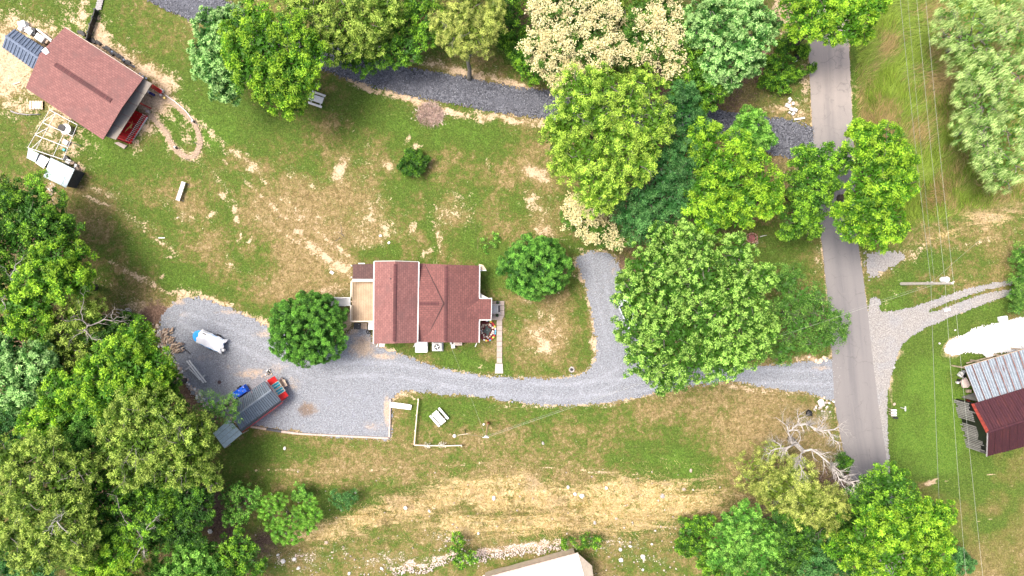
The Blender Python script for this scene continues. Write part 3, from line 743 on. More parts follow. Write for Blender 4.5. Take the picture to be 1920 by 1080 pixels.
def gravel_attrs(px, py):
    a = np.zeros(px.shape); dk = np.zeros(px.shape)
    for x, y, rx, ry, s_ in GP: a = np.maximum(a, s_ * np.exp(-((px - x) / rx) ** 2 - ((py - y) / ry) ** 2))
    for x, y, rx, ry, s_ in GD: dk = np.maximum(dk, s_ * np.exp(-((px - x) / rx) ** 2 - ((py - y) / ry) ** 2))
    one = np.ones_like(px)
    d = seg_dist(px + (vnoise(px, py, 60, 61) - .5) * 10, py + (vnoise(px, py, 60, 62) - .5) * 8, WHEEL)
    wh = np.exp(-((d - 12) / 4.5) ** 2) - .8 * np.exp(-(d / 4.0) ** 2)
    d = seg_dist(px, py, WHEEL2); wh = np.maximum(wh, np.exp(-((d - 11) / 4) ** 2) * .8)
    return {'A': np.stack([a, dk, np.clip(.5 + .5 * wh * np.clip(vnoise(px, py, 40, 63, 3) * 2 - .3, 0, 1), 0, 1), one], -1)}


def ragged(inside_dist, width=5.0, seed=0):
    """keep a cell where the signed distance (px, positive inside) beats noise: the gravel thins out at its edge"""
    def f(px, py):
        return inside_dist(px, py) > (vnoise(px, py, 14, seed, 4) - .5) * width * 2.4 + R.uniform(-1, 1, px.shape) ** 3 * width
    return f


def poly_sd(poly):
    def f(px, py):
        d = seg_dist(px, py, list(poly) + [poly[0]])
        return np.where(in_poly(px, py, poly), d, -d)
    return f


def patch(name, sdf, box, z, m, label, step=.2, width=4.0, seed=0, attrs=None):
    x0, y0, x1, y1 = box
    xs = np.arange((x0 - 960) / S, (x1 - 960) / S, step); ys = np.arange((540 - y1) / S, (540 - y0) / S, step)
    o = grid_mesh(name, xs, ys, lambda a, b: gz(a, b) + z + 0 * a, m, mask=ragged(sdf, width, seed), attrs=attrs, jitter=step * .3)
    return tag(o, label, kind='structure')


m_gravel = gravel_mat('pale_blue_gravel', (.14, .148, .165), (.275, .289, .315), (.208, .219, .241), patch=(.42, .32, .23), dark=(.24, .25, .30))
m_dark_gravel = gravel_mat('dark_crushed_stone', (.030, .032, .040), (.17, .175, .20), (.078, .081, .095), bumpd=.06, cell=6.5, patch=(.20, .15, .11))
m_right_gravel = gravel_mat('pale_driveway_gravel', (.215, .20, .185), (.31, .295, .28), (.25, .245, .245), patch=None)
m_white_gravel = gravel_mat('white_limestone_gravel', (.42, .41, .40), (.66, .65, .64), (.55, .54, .53))
m_path = gravel_mat('pale_dirt_path', (.26, .19, .13), (.38, .29, .21), (.31, .235, .17), cell=10)

patch('gravel_driveway', poly_sd(DRIVE), (290, 460, 1580, 830), .03, m_gravel, 'pale blue gravel driveway and lot', width=3.5, seed=4, attrs=gravel_attrs)


def track_sd(px, py):
    d = 26 + 4 * (vnoise(px, py, 120, 13) - .5) - seg_dist(px, py, TRACK_MID)
    return np.maximum(d, poly_sd(TRACK_END)(px, py))


def track_attrs(px, py):
    d = seg_dist(px + (vnoise(px, py, 60, 71) - .5) * 8, py + (vnoise(px, py, 50, 72) - .5) * 8, TRACK_MID); z0 = np.zeros_like(px); one = np.ones_like(px)
    wh = np.exp(-(d / 13) ** 2) * np.clip(vnoise(px, py, 50, 73, 3) * 2 - .3, 0, 1)
    return {'A': np.stack([.55 * np.clip((d - 20) / 8, 0, 1) * np.clip((1370 - px) / 20, 0, 1), z0, .5 + .5 * wh, one], -1)}


patch('gravel_track', track_sd, (240, -70, 1540, 310), .034, m_dark_gravel, 'dark crushed stone track', width=4.0, seed=5, attrs=track_attrs)


def rdrive_sd(px, py):
    d = poly_sd(RIGHT_DRIVE)(px, py)
    return np.minimum(d, seg_dist(px, py, MEDIAN) - 3.5)


patch('side_driveway', rdrive_sd, (1620, 510, 1960, 970), .022, m_right_gravel, 'pale gravel driveway in two wheel tracks', step=.14, width=1.5, seed=6)
patch('gravel_pull_in', poly_sd([(1620, 474), (1650, 470), (1690, 474), (1696, 486), (1670, 500), (1650, 512), (1632, 520), (1624, 500)]), (1610, 460, 1710, 530), .02, m_right_gravel, 'pale gravel verge patch', width=5, seed=7)
patch('dirt_path', lambda px, py: 4.6 - seg_dist(px, py, PATH_LOOP), (255, 170, 390, 305), .024, m_path, 'curving narrow dirt path', step=.12, width=1.2, seed=8)
patch('white_gravel_yard', poly_sd(smooth_poly([(1776, 664), (1770, 654), (1780, 640), (1806, 629), (1822, 618), (1860, 607), (1930, 592), (2010, 575), (2010, 640), (1930, 655), (1860, 664), (1820, 662)], k=3)),
      (1755, 570, 2000, 680), .026, m_white_gravel, 'white limestone gravel pad', step=.11, width=2.5, seed=9)


# ---- the road
def road_mat():
    m, n, l, b = new_mat('worn_asphalt')
    co = coords(n); uv = coords(n, 'UV')
    su = n.new('ShaderNodeSeparateXYZ'); l.new(uv, su.inputs[0])
    f = noise_node(n, l, co, 18, 4, .7); f2 = noise_node(n, l, co, .5, 5, .7)
    pale = mixc(n, l, maprange(n, l, f, .3, .7), (.315, .27, .238), (.385, .335, .295))
    grey = mixc(n, l, maprange(n, l, f, .3, .7), (.165, .155, .15), (.225, .21, .205))
    wob = math_node(n, l, 'ADD', su.outputs[1], math_node(n, l, 'MULTIPLY', f2, 6.0))
    t = maprange(n, l, wob, 42.0, 58.0)           # the surface turns from pale chip seal to greyer asphalt along its length
    col = mixc(n, l, t, pale, grey)
    mpn = n.new('ShaderNodeMapping'); mpn.inputs['Scale'].default_value = (9.0, .07, 1); l.new(uv, mpn.inputs[0])
    st = noise_node(n, l, mpn.outputs[0], 1.0, 4, .6)
    tr = ramp(n, l, su.outputs[0], [(0, (.25,) * 3), (.12, (.1,) * 3), (.3, (.5,) * 3), (.44, (.9,) * 3), (.52, (.75,) * 3), (.62, (.1,) * 3), (.78, (.6,) * 3), (.93, (.2,) * 3), (1, (.0,) * 3)])
    fac = math_node(n, l, 'MULTIPLY', tr, maprange(n, l, st, .35, .65, .35, 1.0))
    dark = mixc(n, l, t, (.23, .205, .19), (.125, .12, .125))
    col = mixc(n, l, math_node(n, l, 'MULTIPLY', fac, .75), col, dark)
    col = mixc(n, l, maprange(n, l, f2, .6, .75, 0, .4), col, (.22, .20, .19))
    vc = n.new('ShaderNodeTexVoronoi'); vc.feature = 'DISTANCE_TO_EDGE'; vc.inputs['Scale'].default_value = .42; vc.inputs['Randomness'].default_value = 1
    wv = n.new('ShaderNodeVectorMath'); wv.operation = 'ADD'; nzz = n.new('ShaderNodeTexNoise'); nzz.inputs['Scale'].default_value = 1.2; nzz.inputs['Detail'].default_value = 5; l.new(co, nzz.inputs['Vector'])
    l.new(co, wv.inputs[0]); l.new(nzz.outputs['Color'], wv.inputs[1]); l.new(wv.outputs[0], vc.inputs['Vector'])
    crk = math_node(n, l, 'MULTIPLY', maprange(n, l, vc.outputs['Distance'], .035, .0), maprange(n, l, f2, .42, .6, 0, .38))
    col = mixc(n, l, crk, col, (.10, .095, .09))
    l.new(col, b.inputs['Base Color'])
    b.inputs['Roughness'].default_value = .9; b.inputs['Specular IOR Level'].default_value = .2
    bump(n, l, b, f, .4, .01)
    return m


def build_road():
    mb = MB()
    ys = np.arange(-500, 1500, 6.0)
    Y = np.array([r[1] for r in ROAD_MID]); X = np.array([r[0] for r in ROAD_MID]); W = np.array([r[2] for r in ROAD_MID])
    rs = np.random.RandomState(3)
    prev = None; v = 0
    for y in ys:
        x = np.interp(y, Y, X); w = np.interp(y, Y, W) / 2
        if y < -200: x = 1553
        a = x - w + rs.uniform(-.9, .9); c = x + w + rs.uniform(-.9, .9)
        row = [P(a + (c - a) * k / 4, y, .042 + .02 * math.sin(math.pi * k / 4)) for k in range(5)]
        v += 6.0 / S
        if prev:
            for k in range(4):
                mb.face([prev[0][k], row[k], row[k + 1], prev[0][k + 1]],
                        [(k / 4, prev[1]), (k / 4, v), ((k + 1) / 4, v), ((k + 1) / 4, prev[1])])
        prev = (row, v)
    o = mb.build('road', road_mat(), loc=(0, 0, 0), smooth=True)
    return tag(o, 'worn two lane asphalt road', kind='structure')


build_road()


# ------------------------------------------------------------------ leaf and blade meshes
def leaf_mesh(name, pos, tang, nrm, L, W, col, m, tri=False, origin=(0, 0, 0)):
    """one small face (or blade) per row"""
    N = len(pos)
    tang = tang / (np.linalg.norm(tang, axis=1, keepdims=True) + 1e-9)
    side = np.cross(nrm, tang); side /= (np.linalg.norm(side, axis=1, keepdims=True) + 1e-9)
    up = np.cross(tang, side)
    L = np.broadcast_to(L, (N,))[:, None]; W = np.broadcast_to(W, (N,))[:, None]
    pos = pos - np.array(origin)
    if tri:
        vs = np.stack([pos - side * W * .5, pos + side * W * .5, pos + tang * L], 1); k = 3
    else:
        mid = pos + tang * L * .5
        vs = np.stack([pos, mid + side * W * .5 + up * W * .12, pos + tang * L, mid - side * W * .5 + up * W * .12], 1); k = 4
    me = bpy.data.meshes.new(name)
    me.vertices.add(N * k); me.vertices.foreach_set('co', vs.astype(np.float32).ravel())
    me.loops.add(N * k); me.loops.foreach_set('vertex_index', np.arange(N * k, dtype=np.int32))
    me.polygons.add(N); me.polygons.foreach_set('loop_start', np.arange(0, N * k, k, dtype=np.int32))
    me.update(calc_edges=True)
    c4 = np.concatenate([np.clip(col, 0, .95), np.ones((N, 1))], 1)
    add_attr(me, 'Col', np.repeat(c4, k, axis=0))
    me.materials.append(m)
    o = bpy.data.objects.new(name, me); COL.objects.link(o); o.location = origin
    return o


m_leaf = leaf_mat('leaves', .26)
m_grass = leaf_mat('grass_blades', .25)
m_blossom = leaf_mat('chestnut_blossom', .2)


def grass():
    rs = np.random.RandomState(11)
    # short tufts over the lawns
    N = 150000
    px = rs.uniform(-40, 1960, N); py = rs.uniform(-40, 1120, N)
    c = paint(px, py)
    out = (poly_sd(DRIVE)(px, py) < rs.uniform(-1, 5, N)) & (track_sd(px, py) < 1) & (rdrive_sd(px, py) < 1) & (road_halfdist(px, py) > -1.5) & (c['m'] < .5)
    keep = out & (rs.uniform(0, 1, N) > np.maximum.reduce([c['s'] * 1.5, c['d'] * 1.2, c['w'] * 1.1])) & (rs.uniform(0, 1, N) < .35 + .65 * np.clip(c['g'], 0, 1)) & (seg_dist(px, py, PATH_LOOP) > 5)
    px, py = px[keep], py[keep]; g = c['g'][keep] + rs.normal(0, .22, keep.sum()); y = c['y'][keep]
    n = len(px)
    z = ground_z(px, py) - .01
    f = (H - z) / H
    pos = np.stack([(px - 960) / S * f, (540 - py) / S * f, z], 1)
    a = rs.uniform(0, 6.28, n)
    tang = np.stack([np.cos(a) * .9, np.sin(a) * .9, rs.uniform(.35, 1.0, n)], 1)
    nr = rs.normal(0, 1, (n, 3)); nr[:, 2] += 1.5
    t = np.clip((g - .25) / .5, 0, 1)[:, None]
    dry = np.array([.22, .165, .072]); gr = np.array([.08, .155, .017]); st = np.array([.48, .36, .16])
    col = dry * (1 - t) + gr * t
    col = np.where((y > .45)[:, None] & (rs.uniform(0, 1, n) < .8)[:, None], st, col) * rs.uniform(.6, 1.4, (n, 1))
    o = leaf_mesh('lawn_grass', pos, tang, nr, rs.uniform(.09, .22, n) * (1 + y * .8), rs.uniform(.03, .07, n), col, m_grass, tri=True)
    tag(o, 'short grass of the lawns', 'grass', kind='stuff')
    # tall meadow, combed by the wind into swirls
    N = 70000
    px = rs.uniform(1596, 1990, N); py = rs.uniform(-40, 470, N)
    mk = np.clip((px - 1600) / 22, 0, 1) * np.clip((452 - (px - 1600) * 0.22 - py) / 34, 0, 1)
    keep = rs.uniform(0, 1, N) < mk
    px, py = px[keep], py[keep]; n = len(px)
    pos = np.stack([(px - 960) / S, (540 - py) / S, np.full(n, -.03)], 1)
    flow = (vnoise(px, py, 110, 31, 2) - .5) * 7 + (vnoise(px, py, 30, 32, 2) - .5) * 3.0 + .6 + rs.normal(0, .35, n)
    bend = rs.uniform(.25, .8, n)
    tang = np.stack([np.cos(flow), np.sin(flow), bend], 1)
    nr = np.stack([rs.normal(0, .3, n), rs.normal(0, .3, n), np.ones(n)], 1)
    k = vnoise(px, py, 55, 33, 3) + rs.normal(0, .1, n)
    br = (k > .56)[:, None]; li = (k < .42)[:, None]
    col = np.where(br, np.array([.33, .25, .10]), np.where(li, np.array([.23, .33, .04]), np.array([.15, .225, .026])))
    col = col * rs.uniform(.6, 1.35, (n, 1))
    o = leaf_mesh('meadow_grass', pos, tang, nr, rs.uniform(.6, 1.35, n), rs.uniform(.035, .07, n), col, m_grass, tri=True)
    tag(o, 'tall uncut grass beside the road', 'grass', kind='stuff')
    # straw tussocks on the bank
    N = 60000
    px = rs.uniform(440, 1420, N); py = rs.uniform(860, 1120, N)
    c = paint(px, py)
    keep = rs.uniform(0, 1, N) < c['y'] * (.35 + vnoise(px, py, 16, 44, 2))
    px, py = px[keep], py[keep]; n = len(px)
    z = ground_z(px, py) - .03; f = (H - z) / H
    pos = np.stack([(px - 960) / S * f, (540 - py) / S * f, z], 1)
    a = (vnoise(px, py, 40, 45, 2) - .5) * 9 + rs.normal(0, .7, n)
    tang = np.stack([np.cos(a), np.sin(a), rs.uniform(.4, 1.1, n)], 1)
    nr = np.stack([rs.normal(0, .5, n), rs.normal(0, .5, n), np.ones(n)], 1)
    k = vnoise(px, py, 30, 46, 3)[:, None]
    col = np.where(k > .6, np.array([.17, .15, .04]), np.array([.55, .42, .20])) * rs.uniform(.7, 1.3, (n, 1))
    o = leaf_mesh('straw_grass', pos, tang, nr, rs.uniform(.22, .6, n), rs.uniform(.03, .055, n), col, m_grass, tri=True)
    tag(o, 'dry golden grass on the bank', 'grass', kind='stuff')


grass()


def stone_field(name, label, cat, px, py, r, m, seed, parent=None, zoff=0.0):
    """many loose small stones as one object"""
    rs = np.random.RandomState(seed)
    n = len(px)
    bm = bmesh.new(); bmesh.ops.create_icosphere(bm, subdivisions=1, radius=1.0)
    v0 = np.array([v.co[:] for v in bm.verts]); f0 = np.array([[v.index for v in f.verts] for f in bm.faces]); bm.free()
    oc = np.array([[1, 0, 0], [-1, 0, 0], [0, 1, 0], [0, -1, 0], [0, 0, 1], [0, 0, -1.0]])
    of = np.array([[0, 2, 4], [2, 1, 4], [1, 3, 4], [3, 0, 4], [2, 0, 5], [1, 2, 5], [3, 1, 5], [0, 3, 5]])
    z = gz(px, py) + zoff; f = (H - z) / H
    c = np.stack([(px - 960) / S * f, (540 - py) / S * f, z + r * .25], 1)
    a = rs.uniform(0, 6.28, n); sx = rs.uniform(.7, 1.3, n); sy = rs.uniform(.7, 1.3, n)
    V = oc[None] * rs.uniform(.7, 1.2, (n, 6, 1)) * r[:, None, None]
    X = V[..., 0] * sx[:, None]; Y = V[..., 1] * sy[:, None]
    V = np.stack([X * np.cos(a)[:, None] - Y * np.sin(a)[:, None], X * np.sin(a)[:, None] + Y * np.cos(a)[:, None], V[..., 2] * .7], -1) + c[:, None]
    F = (of[None] + (np.arange(n) * 6)[:, None, None]).reshape(-1, 3)
    me = bpy.data.meshes.new(name)
    me.vertices.add(n * 6); me.vertices.foreach_set('co', V.astype(np.float32).ravel())
    me.loops.add(len(F) * 3); me.loops.foreach_set('vertex_index', F.astype(np.int32).ravel())
    me.polygons.add(len(F)); me.polygons.foreach_set('loop_start', np.arange(0, len(F) * 3, 3, dtype=np.int32))
    me.update(calc_edges=True)
    sh = rs.uniform(.6, 1.15, (n, 1)) * np.ones((n, 3)); c4 = np.concatenate([sh, np.ones((n, 1))], 1)
    add_attr(me, 'Col', np.repeat(c4, 6, axis=0))
    me.materials.append(m)
    o = bpy.data.objects.new(name, me); COL.objects.link(o)
    return tag(o, label, cat, kind='stuff')


def stone_mat(name, c, var=(.25, .2, .15)):
    m, n, l, b = new_mat(name)
    at = n.new('ShaderNodeAttribute'); at.attribute_name = 'Col'
    f = noise_node(n, l, coords(n), 6, 4)
    base = mixc(n, l, maprange(n, l, f, .3, .7), c, var)
    col = mixc(n, l, 1.0, base, at.outputs['Color'], 'MULTIPLY')
    l.new(col, b.inputs['Base Color']); b.inputs['Roughness'].default_value = .9
    return m


def stones():
    rs = np.random.RandomState(21)
    md = stone_mat('ballast_stone', (.13, .135, .16), (.27, .28, .31))
    N = 60000
    px = rs.uniform(240, 1540, N); py = rs.uniform(-60, 305, N)
    sd_ = track_sd(px, py)
    k = (sd_ > -2) & (rs.uniform(0, 1, N) < np.where(sd_ < 7, .8, .3)); px, py = px[k], py[k]
    stone_field('crushed_stone', 'loose crushed stones of the dark track', 'stones', px, py, rs.uniform(.05, .12, len(px)), md, 1, zoff=.03)
    mg = stone_mat('gravel_stone', (.42, .43, .48), (.5, .45, .4))
    px = rs.uniform(290, 1580, 60000); py = rs.uniform(460, 830, 60000)
    sd_ = poly_sd(DRIVE)(px, py)
    k = (sd_ > -5) & (rs.uniform(0, 1, len(px)) < np.where(sd_ < 4, .5, .12)); px, py = px[k], py[k]
    stone_field('gravel', 'loose pale gravel stones of the driveway', 'gravel', px, py, rs.uniform(.025, .06, len(px)), mg, 2, zoff=.03)
    mw = stone_mat('pale_rubble_stone', (.66, .58, .52), (.50, .40, .34))
    px = rs.uniform(430, 1380, 90000); py = rs.uniform(880, 1120, 90000)
    c = paint(px, py)
    pr = np.where(c['w'] > .5, c['w'] * 1.3, c['w'] * .07 + .003)
    k = (rs.uniform(0, 1, len(px)) < pr) & (rs.uniform(0, 1, len(px)) < .55); px, py = px[k], py[k]
    stone_field('rubble', 'pale stone rubble strewn along the foot of the bank', 'rubble', px, py, rs.uniform(.05, .17, len(px)), mw, 3, zoff=-.03)
    # twigs of the brown brush heap beside the dark track
    mb = MB()
    for i in range(900):
        a = rs.uniform(0, 6.28); d = rs.uniform(0, 1) ** .5
        x, y = 806 + 25 * d * math.cos(a), 214 + 22 * d * math.sin(a)
        p = P(x, y, .05 + .35 * (1 - d) * rs.uniform(0, 1)); b_ = rs.uniform(0, 6.28); L = rs.uniform(.2, .7)
        mb.tube(p, p + Vector((math.cos(b_) * L, math.sin(b_) * L, rs.uniform(-.1, .25))), .018, .008, 3, caps=False)
    tag(mb.build('brush_pile', plain('dry_twigs', (.34, .24, .20), var=.4, scale=2), loc=P(806, 214, 0)), 'heap of dry pinkish twigs at the edge of the dark stone track', 'brush pile')


stones()


# ------------------------------------------------------------------ trees and shrubs
# species: leaf colours (base, second, tip), clump radius, leaves per clump, leaf length, width, spread, bark, twig tubes showing
SP = {
 'bright': dict(c=((.058, .185, .008), (.12, .29, .010), (.31, .52, .03)), rc=.85, n=80, L=.30, W=.17, tip=.28, bark=(0.099, 0.081, 0.062), loose=.25),
 'green':  dict(c=((.040, .135, .010), (.085, .22, .013), (.24, .46, .03)), rc=.80, n=80, L=.28, W=.16, tip=.2, bark=(0.087, 0.068, 0.056), loose=.25),
 'dark':   dict(c=((.024, .085, .008), (.05, .145, .012), (.13, .29, .02)), rc=.80, n=75, L=.28, W=.16, tip=.15, bark=(0.074, 0.062, 0.050), loose=.25),
 'fresh':  dict(c=((.060, .20, .02), (.11, .29, .03), (.27, .54, .08)), rc=.65, n=70, L=.24, W=.13, tip=.25, bark=(0.099, 0.087, 0.068), loose=.3),
 'pale':   dict(c=((.05, .17, .026), (.11, .28, .05), (.38, .62, .20)), rc=.62, n=62, L=.30, W=.17, tip=.35, bark=(0.186, 0.167, 0.143), loose=.25),
 'blue':   dict(c=((.03, .125, .024), (.06, .185, .04), (.13, .31, .08)), rc=.80, n=95, L=.20, W=.11, tip=.2, bark=(0.093, 0.081, 0.068), loose=.3),
 'fine':   dict(c=((.090, .21, .012), (.18, .34, .022), (.46, .66, .08)), rc=.62, n=58, L=.22, W=.11, tip=.35, bark=(0.149, 0.136, 0.118), loose=.45),
 'olive':  dict(c=((.085, .17, .012), (.165, .27, .024), (.40, .53, .09)), rc=.65, n=60, L=.24, W=.12, tip=.35, bark=(0.155, 0.143, 0.124), loose=.42),
 'cedar':  dict(c=((.14, .21, .025), (.27, .34, .06), (.56, .62, .15)), rc=.55, n=62, L=.30, W=.055, tip=.4, bark=(0.167, 0.155, 0.136), loose=.5),
 'pear':   dict(c=((.036, .13, .014), (.072, .215, .022), (.15, .37, .04)), rc=.42, n=52, L=.18, W=.115, tip=.22, bark=(0.093, 0.074, 0.062), loose=.1),
 'pearl':  dict(c=((.034, .13, .014), (.07, .22, .024), (.17, .40, .05)), rc=.46, n=52, L=.19, W=.12, tip=.28, bark=(0.093, 0.074, 0.062), loose=.15),
 'maple':  dict(c=((.045, .14, .010), (.095, .235, .018), (.33, .55, .10)), rc=.52, n=44, L=.26, W=.17, tip=.32, bark=(0.161, 0.143, 0.124), loose=.2),
 'wispy':  dict(c=((.06, .17, .02), (.11, .25, .035), (.20, .38, .06)), rc=.75, n=46, L=.20, W=.10, tip=.2, bark=(0.136, 0.118, 0.099), loose=.6),
 'chestnut': dict(c=((.05, .14, .014), (.09, .20, .022), (.14, .27, .03)), rc=.62, n=50, L=.30, W=.13, tip=.1, bark=(0.161, 0.143, 0.124), loose=.25),
 'willow': dict(c=((.10, .22, .030), (.19, .34, .07), (.50, .66, .22)), rc=.95, n=80, L=.55, W=.06, tip=.45, bark=(0.223, 0.198, 0.174), loose=.5),
 'fern':   dict(c=((.08, .24, .015), (.15, .36, .025), (.22, .45, .05)), rc=.5, n=60, L=.28, W=.08, tip=.3, bark=(0.124, 0.105, 0.081), loose=.3),
}
BARK = {}


def bark(c):
    if c not in BARK:
        BARK[c] = plain('bark_%d' % len(BARK), c, .9, .3, 4.0, dirt=(.08, .07, .05))
    return BARK[c]


def unit(v):
    return v / (np.linalg.norm(v, axis=-1, keepdims=True) + 1e-9)


def crown_leaves(lobes, sp, rs, dens=1.0, flow=None):
    """lobes: world (x, y, z, r, rz). Returns leaf arrays and the clump centres"""
    L = np.array(lobes)
    P_, T_, N_, LL, WW, CC, CL, BP = [], [], [], [], [], [], [], []
    c0, c1, c2 = [np.array(c) for c in sp['c']]
    for i, (x, y, z, r, rz) in enumerate(L):
        rc = sp['rc'] * (.8 if sp['loose'] >= .18 else .95) * min(1.0, .45 + r / 5.0)
        k = int(3.5 * r * (r + rz) * .5 / (rc * rc) * .95) + 6
        d = unit(rs.normal(0, 1, (k, 3)))
        d = d[d[:, 2] > -.45]
        bumpy = 1 + (.04 if sp['loose'] < .18 else .13) * np.sin(d[:, 0] * 5 + i) * np.cos(d[:, 1] * 4 + 2 * i) + rs.normal(0, .05 + sp['loose'] * .12, len(d))
        rad = rs.uniform(.92 if sp['loose'] < .18 else .74, 1.04, len(d)) * bumpy
        cp = np.array([x, y, z]) + d * np.array([r, r, rz]) * rad[:, None]
        keep = np.ones(len(cp), bool)
        for j, (x2, y2, z2, r2, rz2) in enumerate(L):
            if j == i: continue
            q = (cp - np.array([x2, y2, z2])) / np.array([r2, r2, rz2])
            keep &= (q ** 2).sum(1) > .55
        keep &= cp[:, 2] > .25
        cp, d = cp[keep], d[keep]
        m = len(cp)
        if m == 0: continue
        lobe_t = rs.uniform(.9, 1.12)
        n = int(sp['n'] * dens * 1.45)
        rcl = rc * rs.uniform(.65, 1.25, m)
        tint = rs.uniform(0, 1, m)
        bright = rs.uniform(.66, 1.22, m) * lobe_t
        g = rs.normal(0, 1, (m, n, 3)) * .62 + d[:, None] * .55 + np.array([0, 0, .45])
        g = unit(g)
        u = rs.uniform(.55 - .3 * sp['loose'], 1.0 + .5 * sp['loose'], (m, n, 1))
        pos = cp[:, None] + g * u * rcl[:, None, None] * np.array([1, 1, .75])
        nr = unit(g + rs.normal(0, .45, (m, n, 3)) + np.array([0, 0, .45]))
        tg = unit(np.cross(nr, rs.normal(0, 1, (m, n, 3)))) + g * .55
        if flow is not None:
            fl = np.array([math.cos(flow), math.sin(flow), -.35]) + (cp - cp.mean(0))[:, None] * .04
            tg = fl + rs.normal(0, .28, (m, n, 3))
        tipm = (rs.uniform(0, 1, (m, n, 1)) < sp['tip'] * (.3 + 1.6 * tint[:, None, None]) * (.3 + 3.2 * np.clip((g * d[:, None]).sum(2, keepdims=True), 0, 1) ** 2)) & (u > .7)  # pale shoot tips, kept to outward leaves so clump highlights are painted in too
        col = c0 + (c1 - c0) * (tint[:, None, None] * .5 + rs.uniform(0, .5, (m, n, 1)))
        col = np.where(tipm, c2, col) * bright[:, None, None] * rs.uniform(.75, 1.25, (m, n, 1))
        pos = pos.reshape(-1, 3)
        P_.append(pos); T_.append(tg.reshape(-1, 3)); N_.append(nr.reshape(-1, 3)); CC.append(col.reshape(-1, 3))
        LL.append(sp['L'] * .80 * rs.uniform(.7, 1.25, m * n)); WW.append(sp['W'] * .76 * rs.uniform(.75, 1.2, m * n))
        CL.append(cp)
        # inner leaves that close the crown
        k = int(75 * r * rz * min(1, dens) ** 2)
        d = unit(rs.normal(0, 1, (k, 3))); d[:, 2] = np.abs(d[:, 2]) * .9 - .15
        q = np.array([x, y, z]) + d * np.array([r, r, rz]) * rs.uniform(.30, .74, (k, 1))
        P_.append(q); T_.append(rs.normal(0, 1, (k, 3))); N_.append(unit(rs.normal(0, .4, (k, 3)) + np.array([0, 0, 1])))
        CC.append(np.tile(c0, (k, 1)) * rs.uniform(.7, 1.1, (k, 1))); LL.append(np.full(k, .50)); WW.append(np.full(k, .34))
    return [np.concatenate(a) for a in (P_, T_, N_, LL, WW, CC)], np.concatenate(CL)


